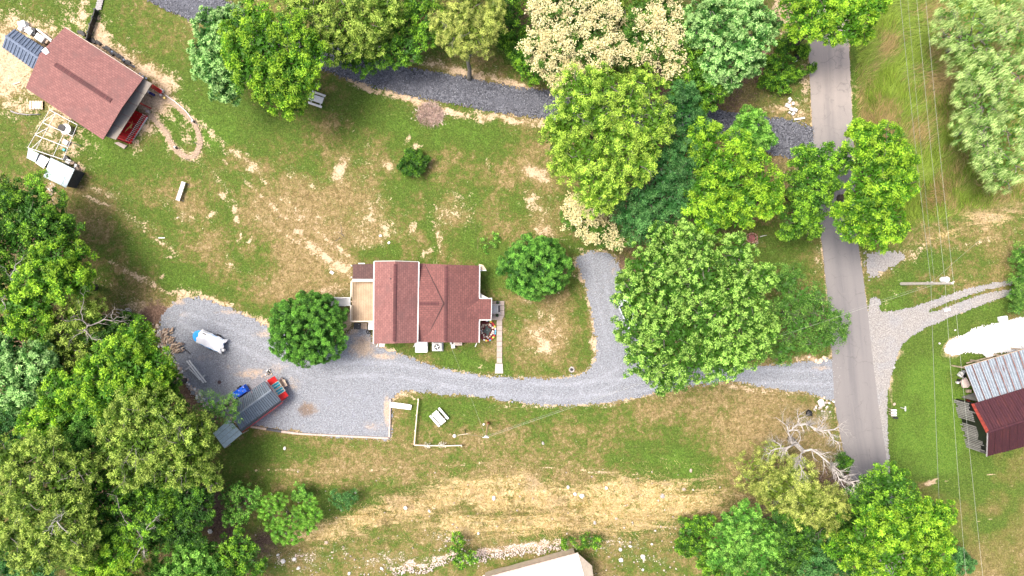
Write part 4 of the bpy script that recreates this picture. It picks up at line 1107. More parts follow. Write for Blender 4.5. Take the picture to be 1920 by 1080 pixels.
def tree(name, label, cat, species, lobes, top, group=None, base=None, seed=0, twigs=0, dens=1.0, flow=None, blossom=0.0, trunk_r=None, flat=.72, lift=None):
    rs = np.random.RandomState(seed * 13 + 5)
    sp = SP[species]
    W = []
    for lb in lobes:
        px, py, r = lb[:3]
        zt = top + (lb[3] if len(lb) > 3 else 0)
        zt = max(zt, .5)
        rm = r * 1.06 / S * (H - zt * .8) / H
        rz = min(rm * flat * rs.uniform(.9, 1.1), zt * .48)
        zc = zt - rz
        p = P(px, py, zc + rz * .3)
        W.append((p.x, p.y, zc, rm, rz))
    Wn = np.array(W)
    wts = Wn[:, 3] ** 2
    cx, cy = (Wn[:, 0] * wts).sum() / wts.sum(), (Wn[:, 1] * wts).sum() / wts.sum()
    if base is not None:
        b = P(*base)
    else:
        bpx, bpy = to_px(cx, cy); b = Vector((cx, cy, float(gz(bpx, bpy))))
    root = thing(name, label, cat, b, group)
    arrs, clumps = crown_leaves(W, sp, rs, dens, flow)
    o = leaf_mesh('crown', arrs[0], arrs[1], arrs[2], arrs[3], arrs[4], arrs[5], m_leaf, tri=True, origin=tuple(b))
    o.location = (0, 0, 0); o.parent = root
    # blossom tufts over the crown
    if blossom:
        k = rs.uniform(0, 1, len(clumps)) < blossom
        cp = clumps[k]
        n = 95
        sub = rs.normal(0, .34, (len(cp), 5, 3)) * np.array([1, 1, .4]) + np.array([0, 0, .42])
        stars = unit(rs.normal(0, .75, (len(cp), n, 3)) + np.array([0, 0, .7]))
        rad = rs.uniform(.10, .30, (len(cp), n, 1))
        pos = (cp[:, None] + sub[:, np.arange(n) % 5] + stars * rad).reshape(-1, 3)
        tg = (stars + rs.normal(0, .35, stars.shape)).reshape(-1, 3)
        nr = rs.normal(0, .4, pos.shape) + np.array([0, 0, 1.0])
        col = np.array([.80, .72, .40]) * rs.uniform(.8, 1.15, (len(pos), 1)) * np.repeat(rs.uniform(.8, 1.12, len(cp)), n)[:, None]
        bl = leaf_mesh('blossom', pos, tg, nr, rs.uniform(.15, .26, len(pos)), rs.uniform(.09, .14, len(pos)), col, m_blossom, origin=tuple(b))
        bl.location = (0, 0, 0); bl.parent = root
    # trunk
    h = Wn[:, 2].max()
    tr = trunk_r or max(.05, .028 * top + .03)
    fork = Vector((b.x * .8 + cx * .2, b.y * .8 + cy * .2, b.z + (h - b.z) * .45))
    topc = Vector((cx, cy, h * .85 + b.z * .15))
    mb = MB()
    pts = [b - Vector((0, 0, .1)), b.lerp(fork, .15) + Vector((rs.normal(0, .03), rs.normal(0, .03), 0)), b.lerp(fork, .6) + Vector((rs.normal(0, .1), rs.normal(0, .1), 0)) * min(1, top / 8), fork, fork.lerp(topc, .5), topc]
    mb.path(pts, [tr * 1.5, tr * 1.05, tr * .9, tr * .75, tr * .45, tr * .15], 8)
    mt = bark(sp['bark'])
    mb.build('trunk', mt, root, smooth=True)
    mb = MB()
    for (x, y, z, r, rz) in W:
        c = Vector((x, y, z))
        st = fork.lerp(topc, rs.uniform(0, .6))
        mid = st.lerp(c, .5) + Vector((rs.normal(0, .15), rs.normal(0, .15), -.1 * r))
        mb.path([st, mid, c], [tr * .5, tr * .33, tr * .2], 5)
        for k in range(4):
            q = clumps[rs.randint(len(clumps))]
            q = Vector(q)
            if (q - c).length > r * 1.5:
                a = rs.uniform(0, 6.28); q = c + Vector((math.cos(a) * r, math.sin(a) * r, rz * .4)) * .8
            m1 = c.lerp(q, .5) + Vector((rs.normal(0, .12), rs.normal(0, .12), rs.normal(0, .1))) * r
            mb.path([c, m1, q], [tr * .2, tr * .12, tr * .05], 4)
    # bare pale twigs that show through the top of the crown
    for k in range(twigs):
        x, y, z, r, rz = W[rs.randint(len(W))]
        a = rs.uniform(0, 6.28); e = rs.uniform(.3, .95)
        p0 = Vector((x + math.cos(a) * r * .15, y + math.sin(a) * r * .15, z + rz * .72))
        branch(mb, p0, Vector((math.cos(a), math.sin(a), .35)), r * rs.uniform(.5, .95), .055, rs, 2, up=.12)
    mb.build('limbs', mt, root, smooth=True)
    return root


def branch(mb, p, d, L, r, rs, depth, up=.1, kids=3):
    """a crooked bare branch with forks"""
    pts = [p]; rad = [r]
    d = d.normalized()
    n = 5
    for i in range(n):
        d = (d + Vector((rs.normal(0, .22), rs.normal(0, .22), rs.normal(0, .12) + up * .1))).normalized()
        pts.append(pts[-1] + d * (L / n)); rad.append(r * (1 - .8 * (i + 1) / n))
        if depth > 0 and i >= 1 and i < n and rs.uniform() < kids / 4.0:
            s_ = rs.choice([-1, 1])
            side = Vector((-d.y * s_, d.x * s_, rs.uniform(-.1, .3)))
            nd = (d + side * rs.uniform(.5, 1.1)).normalized()
            branch(mb, pts[-1], nd, L * rs.uniform(.4, .65), rad[-1] * .7, rs, depth - 1, up, kids)
    mb.path(pts, rad, 5 if r > .06 else 3)


def bare_tree(name, label, cat, base, dirs, c, seed, group=None, trunk_to=None, h0=4.0, r0=.28, kids=3):
    rs = np.random.RandomState(seed)
    b = P(*base)
    root = thing(name, label, cat, b, group)
    m = bark(c)
    f = P(*trunk_to)
    mb = MB(); mb.path([b - Vector((0, 0, .1)), b.lerp(f, .4), f], [r0 * 1.3, r0, r0 * .8], 9); mb.build('trunk', m, root, smooth=True)
    limbs_ = []
    for (px, py, z, r) in dirs:
        e = P(px, py, z); mb = MB()
        s0 = f; best = (e - f).length
        for pl in limbs_:
            for q in pl[1:5]:
                if (e - q).length < best * .86 and rs.uniform() < .75: s0, best = q, (e - q).length
        d = e - s0
        pts = [s0]; n = 7; rad = [r]
        wob = max(.12, min(.34, d.length * .06)); sw = rs.normal(0, wob * 1.3); pr = Vector((-d.y, d.x, 0)).normalized()
        for i in range(1, n + 1):
            q = s0.lerp(e, i / n) + pr * (sw * math.sin(i / n * 5.2)) * (1 if i < n else 0) + Vector((rs.normal(0, wob * .5), rs.normal(0, wob * .5), rs.normal(0, .15))) * (1 if i < n else 0)
            pts.append(q); rad.append(r * (1 - .8 * i / n))
            for _ in range(3 if r0 > .25 else 1):
                if i >= 1 and rs.uniform() < .8:
                    dd = d.normalized(); s_ = rs.choice([-1, 1])
                    side = Vector((-dd.y * s_, dd.x * s_, rs.uniform(-.1, .4)))
                    branch(mb, q, (dd + side * rs.uniform(.5, 1.2)).normalized(), max(.9 if r0 > .25 else .5, d.length * rs.uniform(.18, .36)), rad[-1] * .6, rs, 3 if r0 > .25 else 2, .15, kids)
        limbs_.append(pts)
        mb.path(pts, rad, 6)
        mb.build('limb', m, root, smooth=True)
    return root


WL, UL = 'trees of the left wood', 'trees of the upper wood'
BR = 'trees at the lower right'
T = [
 # name, label, species, top, lobes, options
 ('broadleaf_tree', 'dark green tree at the left edge, north end of the left wood', 'green', 9.5, [(15, 385, 48), (60, 375, 40, -1), (75, 430, 45), (118, 432, 28, -2), (30, 445, 42), (10, 430, 30), (50, 405, 40, .6), (100, 405, 22, -2)], dict(group=WL)),
 ('broadleaf_tree', 'bright yellow green tree just below the dark green one in the left wood', 'bright', 10.5, [(60, 560, 42), (95, 490, 34), (112, 525, 38), (143, 480, 20, -2), (148, 512, 20, -2), (45, 600, 34), (80, 520, 40, .5), (30, 575, 30), (150, 535, 14, -3)], dict(group=WL)),
 ('broadleaf_tree', 'olive tree with bare grey twigs over it on the east side of the left wood', 'olive', 8.5, [(100, 650, 45), (135, 605, 42), (85, 610, 34, .5), (75, 650, 30), (140, 655, 30, -1), (185, 640, 26, -2), (165, 580, 26, -2)], dict(group=WL, twigs=5, dens=.9)),
 ('shrub', 'round dark green shrub at the top edge of the gravel lot beside the wood', 'dark', 3.0, [(226, 608, 22), (212, 622, 16), (240, 600, 14, -.5)], dict(group=WL)),
 ('broadleaf_tree', 'large bright yellow green tree right beside the stacked firewood', 'bright', 11.0, [(250, 634, 31), (286, 676, 30, -1), (225, 668, 36, .5), (185, 690, 38), (150, 730, 42), (200, 735, 44, .6), (250, 700, 38, .3), (280, 718, 30, -1), (110, 735, 34), (240, 745, 34), (308, 694, 14, -3)], dict(group=WL)),
 ('broadleaf_tree', 'pale blue green tree at the left edge halfway down the wood', 'pale', 10.0, [(18, 690, 42), (58, 705, 40), (30, 735, 36), (78, 735, 26, -1), (70, 665, 26), (5, 655, 26)], dict(group=WL)),
 ('broadleaf_tree', 'small yellow green tree in the middle of the left wood under the pale one', 'bright', 9.5, [(75, 800, 34), (100, 775, 26), (55, 815, 24), (95, 825, 24, -1)], dict(group=WL)),
 ('broadleaf_tree', 'fresh green tree in the middle of the left wood between two yellow green ones', 'fresh', 9.0, [(125, 790, 38), (165, 800, 36), (150, 830, 32), (110, 750, 28, -.5), (180, 770, 24), (160, 760, 26)], dict(group=WL)),
 ('broadleaf_tree', 'dark green tree behind the stone border of the gravel lot', 'green', 9.0, [(290, 722, 30), (314, 718, 18, -2), (278, 745, 28), (258, 725, 26, .3), (312, 742, 18, -2)], dict(group=WL, dens=.9)),
 ('broadleaf_tree', 'large pale olive tree with white twigs reaching toward the metal roofed shed', 'olive', 12.0, [(245, 775, 40, .4), (290, 770, 38, .2), (215, 835, 40), (260, 830, 44, .8), (300, 870, 42, .2), (345, 830, 42), (345, 875, 38, -1), (364, 808, 28, -2), (382, 884, 24, -3), (370, 850, 26, -2), (240, 880, 34), (320, 800, 34), (400, 905, 14, -4)], dict(group=WL, twigs=16, dens=.95)),
 ('broadleaf_tree', 'thin green tree whose branch hangs over the corner of the metal roofed shed', 'wispy', 7.0, [(400, 760, 20), (425, 768, 18), (400, 784, 16), (436, 790, 12), (385, 762, 18), (372, 782, 18), (430, 752, 12)], dict(group=WL, twigs=3, dens=.45)),
 ('broadleaf_tree', 'huge yellow olive tree filling the lower left corner', 'olive', 14.0, [(35, 880, 46), (80, 850, 40), (110, 900, 44), (60, 935, 50, .8), (120, 950, 42), (20, 940, 40), (25, 1000, 46), (85, 1000, 48, .5), (135, 1005, 36), (60, 1045, 40), (150, 880, 28, -1), (10, 860, 34), (140, 1040, 30, -1)], dict(group=WL, twigs=14)),
 ('broadleaf_tree', 'mid green tree between the olive giants in the lower left wood', 'green', 10.0, [(190, 925, 38), (225, 960, 42), (270, 980, 40), (180, 975, 36), (245, 920, 34, -1), (160, 940, 30), (215, 1005, 30), (290, 945, 30, -1)], dict(group=WL, twigs=5)),
 ('broadleaf_tree', 'dark green tree on the east edge of the lower left wood', 'dark', 8.5, [(350, 925, 32), (365, 965, 28), (330, 960, 34), (300, 1000, 32), (345, 1000, 28), (310, 920, 34), (375, 935, 20, -1), (275, 895, 26)], dict(group=WL, twigs=3)),
 ('broadleaf_tree', 'yellow green tree at the bottom edge of the lower left wood', 'bright', 10.5, [(165, 1055, 34), (205, 1040, 32), (225, 1075, 30), (190, 1090, 30), (240, 1040, 22, -1)], dict(group=WL, twigs=3)),
 ('broadleaf_tree', 'fresh green tree at the bottom edge beside the brown bare soil', 'fresh', 7.0, [(345, 1030, 26), (370, 1055, 30), (335, 1070, 28), (400, 1075, 26), (365, 1025, 20), (300, 1075, 26)], dict(group=WL)),
 ('broadleaf_tree', 'small green tree with yellow tips at the lower edge left of the straw bank', 'green', 5.5, [(450, 1020, 24), (440, 1050, 28), (410, 1035, 22), (470, 1055, 20), (425, 1080, 26), (398, 1060, 16)], dict(group=WL, dens=.7)),
 ('broadleaf_tree', 'blue green tree in the extreme lower left corner', 'blue', 9.0, [(20, 1065, 34), (75, 1075, 32), (-15, 1050, 34), (50, 1095, 30)], dict(group=WL)),
 ('broadleaf_tree', 'deep blue green tree at the left edge below the pale tree', 'blue', 8.0, [(5, 790, 30), (-15, 820, 34), (20, 825, 24), (12, 760, 26)], dict(group=WL)),
 ('broadleaf_tree', 'dark green tree deep inside the left wood beneath the yellow green crowns', 'dark', 7.0, [(15, 530, 40), (20, 630, 40), (60, 770, 36), (110, 700, 40), (190, 790, 40), (200, 880, 44), (250, 900, 40), (150, 860, 44), (330, 780, 30), (5, 490, 30), (175, 620, 30), (200, 640, 30)], dict(group=WL, dens=.8)),
 # upper wood
 ('broadleaf_tree', 'pale blue green tree on the left flank of the tree group by the picnic table', 'pale', 9.5, [(400, 50, 34), (392, 90, 34), (395, 130, 28), (420, 160, 26, -1), (440, 130, 26), (430, 40, 28), (385, 115, 22, -1), (430, 175, 18, -2), (420, 90, 30)], dict(group=UL)),
 ('broadleaf_tree', 'bright yellow green tree leaning over the white picnic table in the upper lawn', 'bright', 12.0, [(470, 40, 40), (455, 90, 36), (500, 80, 42, .8), (540, 60, 40, .3), (510, 130, 38), (470, 130, 34, -.5), (550, 120, 38), (548, 160, 32, -1), (515, 170, 34, -1), (542, 200, 20, -3), (565, 132, 28, -1), (430, 75, 22, -1), (580, 100, 34, -.5)], dict(group=UL, twigs=3)),
 ('broadleaf_tree', 'broad olive green tree along the top edge over the dark gravel track', 'olive', 10.0, [(590, 20, 38), (625, 50, 36), (655, 20, 38), (690, 45, 34), (620, 85, 28, -1), (660, 80, 28, -1), (560, 15, 34), (720, 20, 34), (590, 60, 28), (700, 85, 18, -2)], dict(group=UL, twigs=8, dens=.9)),
 ('broadleaf_tree', 'deep green tree at the top edge left of the trunk with the yellow olive crown', 'green', 7.0, [(720, 90, 26), (750, 50, 34), (770, 85, 28), (790, 20, 34), (740, 15, 30), (745, 105, 18, -1), (680, 118, 20, -2), (800, 60, 20), (650, 108, 16, -3)], dict(group=UL, dens=.75)),
 ('conifer_tree', 'yellow olive tree with its grey trunk showing beside the dark gravel track', 'cedar', 9.0, [(845, 35, 30), (880, 20, 34, .5), (915, 40, 26), (850, 70, 26, -.5), (885, 60, 30), (905, 80, 20, -1), (828, 55, 18, -1), (865, 88, 20, -1), (880, -10, 30), (930, 15, 16)], dict(group=UL, base=(880, 147), twigs=4, trunk_r=.28)),
 ('shrub', 'dark green undergrowth shrub between the trunked tree and the cream blossoming tree', 'green', 3.5, [(960, 40, 28), (975, 80, 26), (950, 10, 28), (985, 110, 20), (1000, 140, 18), (940, 70, 16, -1), (968, 100, 16)], dict(group=UL, dens=.8)),
 ('chestnut_tree', 'large cream blossoming tree at the top above the end of the dark gravel track', 'chestnut', 11.0, [(1030, 10, 34), (1070, 25, 38, .6), (1105, 5, 34), (1010, 85, 24, -1), (1040, 100, 30), (1075, 85, 34, .3), (1110, 60, 34), (1120, 105, 28), (1060, 135, 26, -1), (1030, 50, 28), (1015, 120, 18, -3), (1048, 155, 16, -3), (1130, 30, 24)], dict(group=UL, blossom=.62)),
 ('chestnut_tree', 'cream blossoming tree right of the large one and left of the pale green tree', 'chestnut', 10.5, [(1185, 65, 34), (1215, 85, 32, .4), (1250, 50, 26), (1262, 90, 24), (1265, 125, 20, -1), (1175, 100, 24, -.5), (1240, 15, 24), (1225, 45, 26), (1205, 20, 24, -1)], dict(group=UL, blossom=.42)),
 ('broadleaf_tree', 'thin olive tree between the two cream blossoming trees', 'olive', 8.5, [(1160, 20, 26), (1150, 130, 20, -1), (1195, 130, 20, -1), (1175, 40, 20), (1200, -5, 26)], dict(group=UL, twigs=6, dens=.7)),
 ('broadleaf_tree', 'big fine leaved yellow green tree at the end of the dark gravel track', 'fine', 14.0, [(1085, 165, 38), (1130, 165, 38, .5), (1075, 215, 40), (1120, 220, 44, .8), (1175, 195, 40, .5), (1215, 160, 32), (1225, 215, 38), (1055, 260, 36, -1), (1100, 285, 42), (1155, 265, 44, .8), (1205, 265, 40), (1110, 335, 36), (1160, 320, 36), (1120, 380, 26, -1.5), (1060, 310, 28, -2.5), (1140, 355, 30), (1195, 310, 30), (1240, 245, 22, -1), (1050, 235, 22, -2)], dict(group=UL, twigs=14)),
 ('broadleaf_tree', 'blue green tree on the right side of the fine leaved yellow green tree', 'blue', 11.0, [(1280, 205, 34), (1300, 240, 30), (1280, 275, 32), (1235, 300, 34), (1250, 345, 38, .5), (1205, 370, 40), (1180, 405, 34), (1240, 395, 38), (1290, 320, 26), (1210, 425, 30), (1270, 380, 26), (1285, 175, 20)], dict(group=UL)),
 ('chestnut_tree', 'low cream tipped tree just above the round pear tree', 'chestnut', 6.5, [(1078, 408, 20), (1100, 425, 22), (1130, 438, 22), (1160, 448, 20), (1075, 385, 14), (1110, 398, 20), (1250, 450, 18, -1), (1270, 425, 14)], dict(group=UL, blossom=.42)),
 ('broadleaf_tree', 'pale mint green tree at the top left of the paved road', 'pale', 11.0, [(1330, 20, 34), (1370, 50, 34), (1340, 75, 32), (1410, 30, 34), (1425, 75, 26, -.5), (1385, 95, 34, .3), (1410, 115, 22, -1), (1345, 120, 28), (1370, 140, 22, -1), (1310, 50, 26), (1450, 45, 14, -3)], dict(group=UL, twigs=3)),
 ('broadleaf_tree', 'deep green tree squeezed between the blossoming and the mint green trees', 'green', 9.5, [(1285, 120, 30), (1275, 160, 26), (1305, 155, 28), (1325, 175, 26), (1295, 80, 24), (1340, 165, 24, -1), (1310, 195, 24, -1)], dict(group=UL, twigs=2)),
 ('broadleaf_tree', 'vivid yellow green tree left of the road and above the large maple', 'bright', 11.5, [(1325, 255, 28), (1335, 295, 34), (1320, 350, 34), (1365, 330, 38, .6), (1405, 300, 32), (1430, 345, 32), (1400, 370, 36), (1350, 385, 34), (1315, 400, 30), (1390, 405, 24, -.5), (1440, 385, 20, -1), (1335, 420, 24, -.5), (1385, 270, 24, -.5), (1450, 365, 16, -2)], dict(group=UL)),
 ('broadleaf_tree', 'small fresh green tree beside the dark gravel patch next to the road', 'fresh', 6.0, [(1410, 225, 22), (1425, 250, 24), (1400, 240, 20), (1440, 262, 14), (1415, 270, 16)], dict(group=UL)),
 ('broadleaf_tree', 'wide tree whose crown hangs right across the paved road', 'bright', 12.0, [(1625, 260, 28), (1660, 270, 34), (1692, 300, 28), (1650, 310, 38, .4), (1620, 345, 28, -.5), (1660, 350, 38, .6), (1695, 345, 24), (1620, 390, 34), (1660, 400, 36), (1640, 440, 24, -1), (1600, 425, 22, -1.5), (1680, 430, 20, -1), (1605, 245, 16, -2), (1575, 395, 12, -2)], dict(group='trees along the road', twigs=4, base=(1575, 372))),
 ('broadleaf_tree', 'dark green tree on the verge left of the road, below the gravel patch', 'green', 8.0, [(1510, 300, 24), (1540, 292, 24), (1530, 335, 30), (1500, 345, 24, -.5), (1510, 385, 30), (1545, 325, 24), (1495, 415, 24), (1520, 425, 22, -1), (1480, 435, 18, -1), (1535, 375, 22), (1582, 300, 20), (1560, 345, 14)], dict(group='trees along the road', twigs=4, dens=.9)),
 ('broadleaf_tree', 'yellow green tree at the top edge over the road', 'bright', 11.5, [(1495, 15, 30), (1520, 45, 28), (1545, 20, 32), (1580, 8, 28), (1560, 58, 20, -1), (1595, 55, 22, -1), (1615, 25, 28), (1500, 50, 20, -1), (1640, 10, 24), (1540, -15, 30), (1620, 60, 16, -2)], dict(group='trees along the road', twigs=4)),
 ('shrub', 'green brambles at the top left verge of the road beside the rubbish bin', 'green', 1.8, [(1455, 140, 20), (1475, 125, 16), (1440, 155, 14), (1470, 155, 18), (1450, 115, 12), (1495, 135, 8), (1508, 95, 10), (1520, 125, 8), (1485, 75, 14), (1470, 90, 12)], dict(dens=.8)),
 ('maple_tree', 'very large rounded green tree shading the driveway between house and road', 'maple', 13.5, [(1215, 500, 38), (1200, 550, 42), (1200, 610, 42), (1215, 665, 40, -.5), (1250, 700, 34, -1), (1260, 480, 38), (1310, 470, 38), (1260, 545, 50, .8), (1260, 620, 52, 1), (1320, 530, 50, 1), (1330, 600, 52, 1.2), (1300, 670, 46), (1350, 670, 44), (1380, 480, 36, -.5), (1385, 540, 46, .5), (1400, 600, 46, .5), (1400, 650, 40), (1430, 520, 24, -1), (1430, 620, 30, -1), (1240, 445, 24, -2), (1185, 530, 24, -2), (1290, 435, 20, -2)], dict(twigs=5)),
 ('broadleaf_tree', 'thin wispy green tree between the large maple and the road', 'wispy', 7.5, [(1475, 530, 28), (1505, 560, 32), (1540, 590, 32), (1495, 610, 32), (1550, 630, 28), (1570, 600, 20, -1), (1470, 580, 26), (1475, 650, 24, -1), (1530, 560, 24), (1490, 515, 16, -1), (1520, 645, 18, -1), (1465, 670, 16, -1.5), (1580, 625, 12, -1)], dict(group='trees along the road', twigs=8, dens=.85)),
 ('pear_tree', 'clipped round dark green tree left of the deck of the house', 'pear', 7.0, [(574, 616, 60, .4), (548, 596, 36), (603, 594, 36), (545, 636, 36), (606, 640, 34), (577, 588, 32, -.2), (575, 655, 30, -.6)], dict(group='round clipped trees by the house', flat=.95, dens=2.0)),
 ('pear_tree', 'rounded mid green tree right of the house inside the driveway loop', 'pearl', 6.5, [(1005, 502, 50, .4), (972, 503, 34), (1035, 498, 34), (990, 480, 32), (1025, 478, 28), (996, 532, 26, -.4), (1035, 520, 28), (1014, 462, 16, -1.2)], dict(group='round clipped trees by the house', flat=.9, dens=1.8)),
 ('shrub', 'small dark green bush alone in the middle of the upper lawn', 'dark', 1.8, [(775, 303, 20, .3), (763, 310, 13), (788, 300, 13), (778, 318, 12), (770, 292, 10)], dict(base=(775, 303))),
 # right edge
 ('willow_tree', 'pale feathery tree in the upper right corner', 'willow', 9.0, [(1790, 15, 26), (1830, 30, 34), (1880, 20, 38), (1860, 60, 36, .5), (1905, 70, 36), (1785, 60, 20, -1.5), (1815, 75, 24, -1), (1840, 100, 22, -1), (1925, 30, 34), (1770, 35, 18, -2), (1795, 95, 18, -2), (1770, 70, 14, -2), (1890, 110, 26, -1)], dict(group='pale feathery trees on the right edge', flow=3.7, twigs=8, dens=.5)),
 ('willow_tree', 'pale feathery tree with a grey limb showing, halfway down the right edge', 'willow', 9.0, [(1860, 130, 30), (1835, 165, 26, -.5), (1880, 170, 34, .4), (1850, 200, 30), (1905, 200, 34), (1820, 200, 18, -1.5), (1895, 245, 36), (1855, 255, 30), (1835, 280, 20, -1), (1880, 295, 32), (1910, 310, 28), (1925, 260, 34), (1865, 325, 18, -2), (1845, 235, 22, -1), (1810, 130, 20, -2), (1808, 170, 16, -2), (1800, 225, 14, -2.5), (1815, 255, 18, -2), (1850, 305, 22, -2), (1885, 340, 20, -2), (1825, 140, 22, -1), (1915, 140, 30)], dict(group='pale feathery trees on the right edge', flow=3.8, twigs=10, dens=.5)),
 ('shrub', 'grey green shrub at the right edge beside the gravel side driveway', 'wispy', 2.6, [(1912, 530, 16), (1922, 500, 18), (1902, 552, 11), (1925, 560, 22), (1910, 575, 14), (1915, 475, 14), (1945, 530, 28)], dict()),
 # lower right
 ('cedar_tree', 'feathery olive yellow conifer below the dead tree', 'cedar', 7.0, [(1500, 900, 34), (1470, 930, 36), (1520, 940, 40, .8), (1560, 950, 34, .3), (1500, 965, 34), (1545, 985, 32), (1570, 985, 22, -1), (1440, 920, 24, -1.5), (1490, 880, 20, -1), (1580, 960, 20, -1)], dict(group=BR, twigs=6)),
 ('conifer_tree', 'thin olive brown sapling thicket left of the dead tree', 'cedar', 3.5, [(1410, 870, 24), (1435, 850, 22), (1450, 885, 26), (1425, 900, 22), (1400, 900, 18), (1445, 915, 16), (1460, 850, 16)], dict(group=BR, dens=.45)),
 ('broadleaf_tree', 'fresh green tree below the end of the straw bank', 'fresh', 7.5, [(1370, 980, 24), (1400, 970, 24), (1360, 1015, 26), (1400, 1010, 30, .5), (1435, 1010, 26), (1385, 1045, 28), (1430, 1050, 28), (1455, 1040, 20, -.5), (1410, 1075, 26), (1350, 1045, 18)], dict(group=BR)),
 ('shrub', 'spreading green shrub on the straw bank near the bottom edge', 'green', 2.6, [(1290, 1000, 20), (1305, 1020, 22), (1320, 1045, 18), (1285, 1025, 16), (1340, 1065, 18), (1325, 990, 16), (1365, 1080, 18), (1310, 985, 12)], dict(group=BR, dens=.8)),
 ('broadleaf_tree', 'vivid green tree right of the road end, uppermost of the lower right group', 'green', 11.0, [(1655, 905, 28), (1680, 900, 24), (1650, 940, 32), (1690, 935, 28, .3), (1625, 935, 24, -1), (1665, 965, 30), (1700, 965, 22), (1640, 975, 26)], dict(group=BR)),
 ('broadleaf_tree', 'bright yellow green tree at the bottom edge right of the feathery conifer', 'bright', 12.0, [(1615, 1010, 32), (1650, 1000, 34), (1685, 1000, 34, .5), (1720, 970, 28), (1755, 965, 26, -.5), (1775, 960, 16, -1), (1740, 1005, 34), (1770, 1010, 22, -1), (1670, 1040, 40, .5), (1720, 1045, 36), (1755, 1050, 28, -.5), (1625, 1050, 34), (1700, 1080, 34), (1590, 1030, 26, -1), (1765, 1080, 24, -1)], dict(group=BR, twigs=3)),
 ('broadleaf_tree', 'dark green tree in the gap between the conifer and the bright bottom tree', 'dark', 7.5, [(1480, 1030, 28), (1500, 1010, 26), (1510, 1050, 28), (1470, 1060, 26), (1460, 985, 24), (1530, 1020, 24), (1590, 990, 20), (1600, 960, 18, -1), (1580, 870, 14, -2)], dict(group=BR)),
 ('broadleaf_tree', 'blue green tree at the bottom edge below the feathery conifer', 'blue', 8.5, [(1560, 1035, 26), (1580, 1060, 28), (1545, 1065, 26), (1530, 1085, 26), (1610, 1080, 24)], dict(group=BR)),
 ('shrub', 'blue green shrub with stones beside it at the bottom right', 'blue', 2.0, [(1805, 1045, 14), (1815, 1060, 12), (1798, 1062, 12), (1790, 1045, 9)], dict()),
 # saplings by the lower left clearing
 ('sapling', 'thin light green sapling on the brown soil below the metal roofed shed', 'fresh', 4.0, [(440, 925, 18), (460, 945, 18), (435, 950, 16), (450, 965, 14), (432, 975, 12), (470, 925, 14), (425, 930, 12)], dict(group='saplings below the shed', dens=.35, twigs=3)),
 ('sapling', 'bright sapling with arching fern like branches on the grass below the shed', 'fern', 3.5, [(510, 970, 22), (540, 985, 22), (560, 970, 20), (525, 1000, 18), (500, 950, 18), (575, 990, 12), (550, 1005, 14), (590, 965, 12), (580, 945, 12), (520, 940, 14)], dict(group='saplings below the shed', flow=-.4, dens=.5)),
 ('sapling', 'smallest light green sapling in the rough grass left of the bluish bush', 'fresh', 2.0, [(562, 920, 12), (555, 930, 9), (572, 928, 9)], dict(group='saplings below the shed', dens=.6)),
 ('shrub', 'bluish dark bush in the rough grass below the timber edged lot', 'blue', 1.8, [(645, 935, 14), (660, 930, 11), (630, 932, 11), (648, 948, 8)], dict(group='saplings below the shed', dens=.4)),
 ('shrub', 'low leafy weeds on the rubble at the bottom centre', 'green', .9, [(850, 1042, 12), (870, 1050, 14), (885, 1045, 10), (860, 1058, 8)], dict(group='weeds on the bank', dens=.35)),
 ('shrub', 'small dark weed patch on the bank above the rubble', 'green', .6, [(858, 1008, 8), (862, 1018, 7)], dict(group='weeds on the bank', dens=.35)),
 ('shrub', 'long low weed patch right above the white roofed building', 'green', .8, [(1065, 1018, 9), (1085, 1014, 12), (1105, 1012, 10), (1120, 1020, 7)], dict(group='weeds on the bank', dens=.35)),
 ('shrub', 'loose green weeds on the lawn above the round tree right of the house', 'fresh', .5, [(905, 455, 9), (920, 465, 10), (928, 448, 9)], dict(dens=.22)),
 # beyond the frame: the woods go on
 ('broadleaf_tree', 'dense green tree outside the left edge of the picture', 'green', 11.0, [(-60, 500, 60), (-70, 600, 60), (-60, 700, 60), (-60, 430, 50)], dict(group=WL, dens=.5)),
 ('broadleaf_tree', 'dense dark tree outside the lower left edge of the picture', 'dark', 11.0, [(-70, 800, 60), (-70, 900, 60), (-70, 1000, 60), (-60, 1080, 60)], dict(group=WL, dens=.5)),
 ('broadleaf_tree', 'dense green tree below the bottom left edge of the picture', 'green', 10.0, [(60, 1150, 60), (160, 1150, 60), (260, 1145, 60), (370, 1140, 50)], dict(group=WL, dens=.5)),
 ('broadleaf_tree', 'broad green tree above the top edge of the picture', 'green', 10.0, [(560, -60, 60), (680, -60, 60), (800, -60, 60), (940, -60, 60)], dict(group=UL, dens=.5)),
 ('broadleaf_tree', 'dense dark tree above the top edge behind the blossoming trees', 'dark', 10.0, [(1060, -65, 60), (1180, -65, 60), (1300, -60, 60), (1400, -55, 50)], dict(group=UL, dens=.5)),
]

for i, (nm, lb, sp_, top_, lobes_, opt) in enumerate(T):
    cat_ = {'shrub': 'shrub', 'sapling': 'sapling'}.get(nm, 'tree')
    tree(nm, lb, cat_, sp_, lobes_, top_, seed=i + 1, **opt)

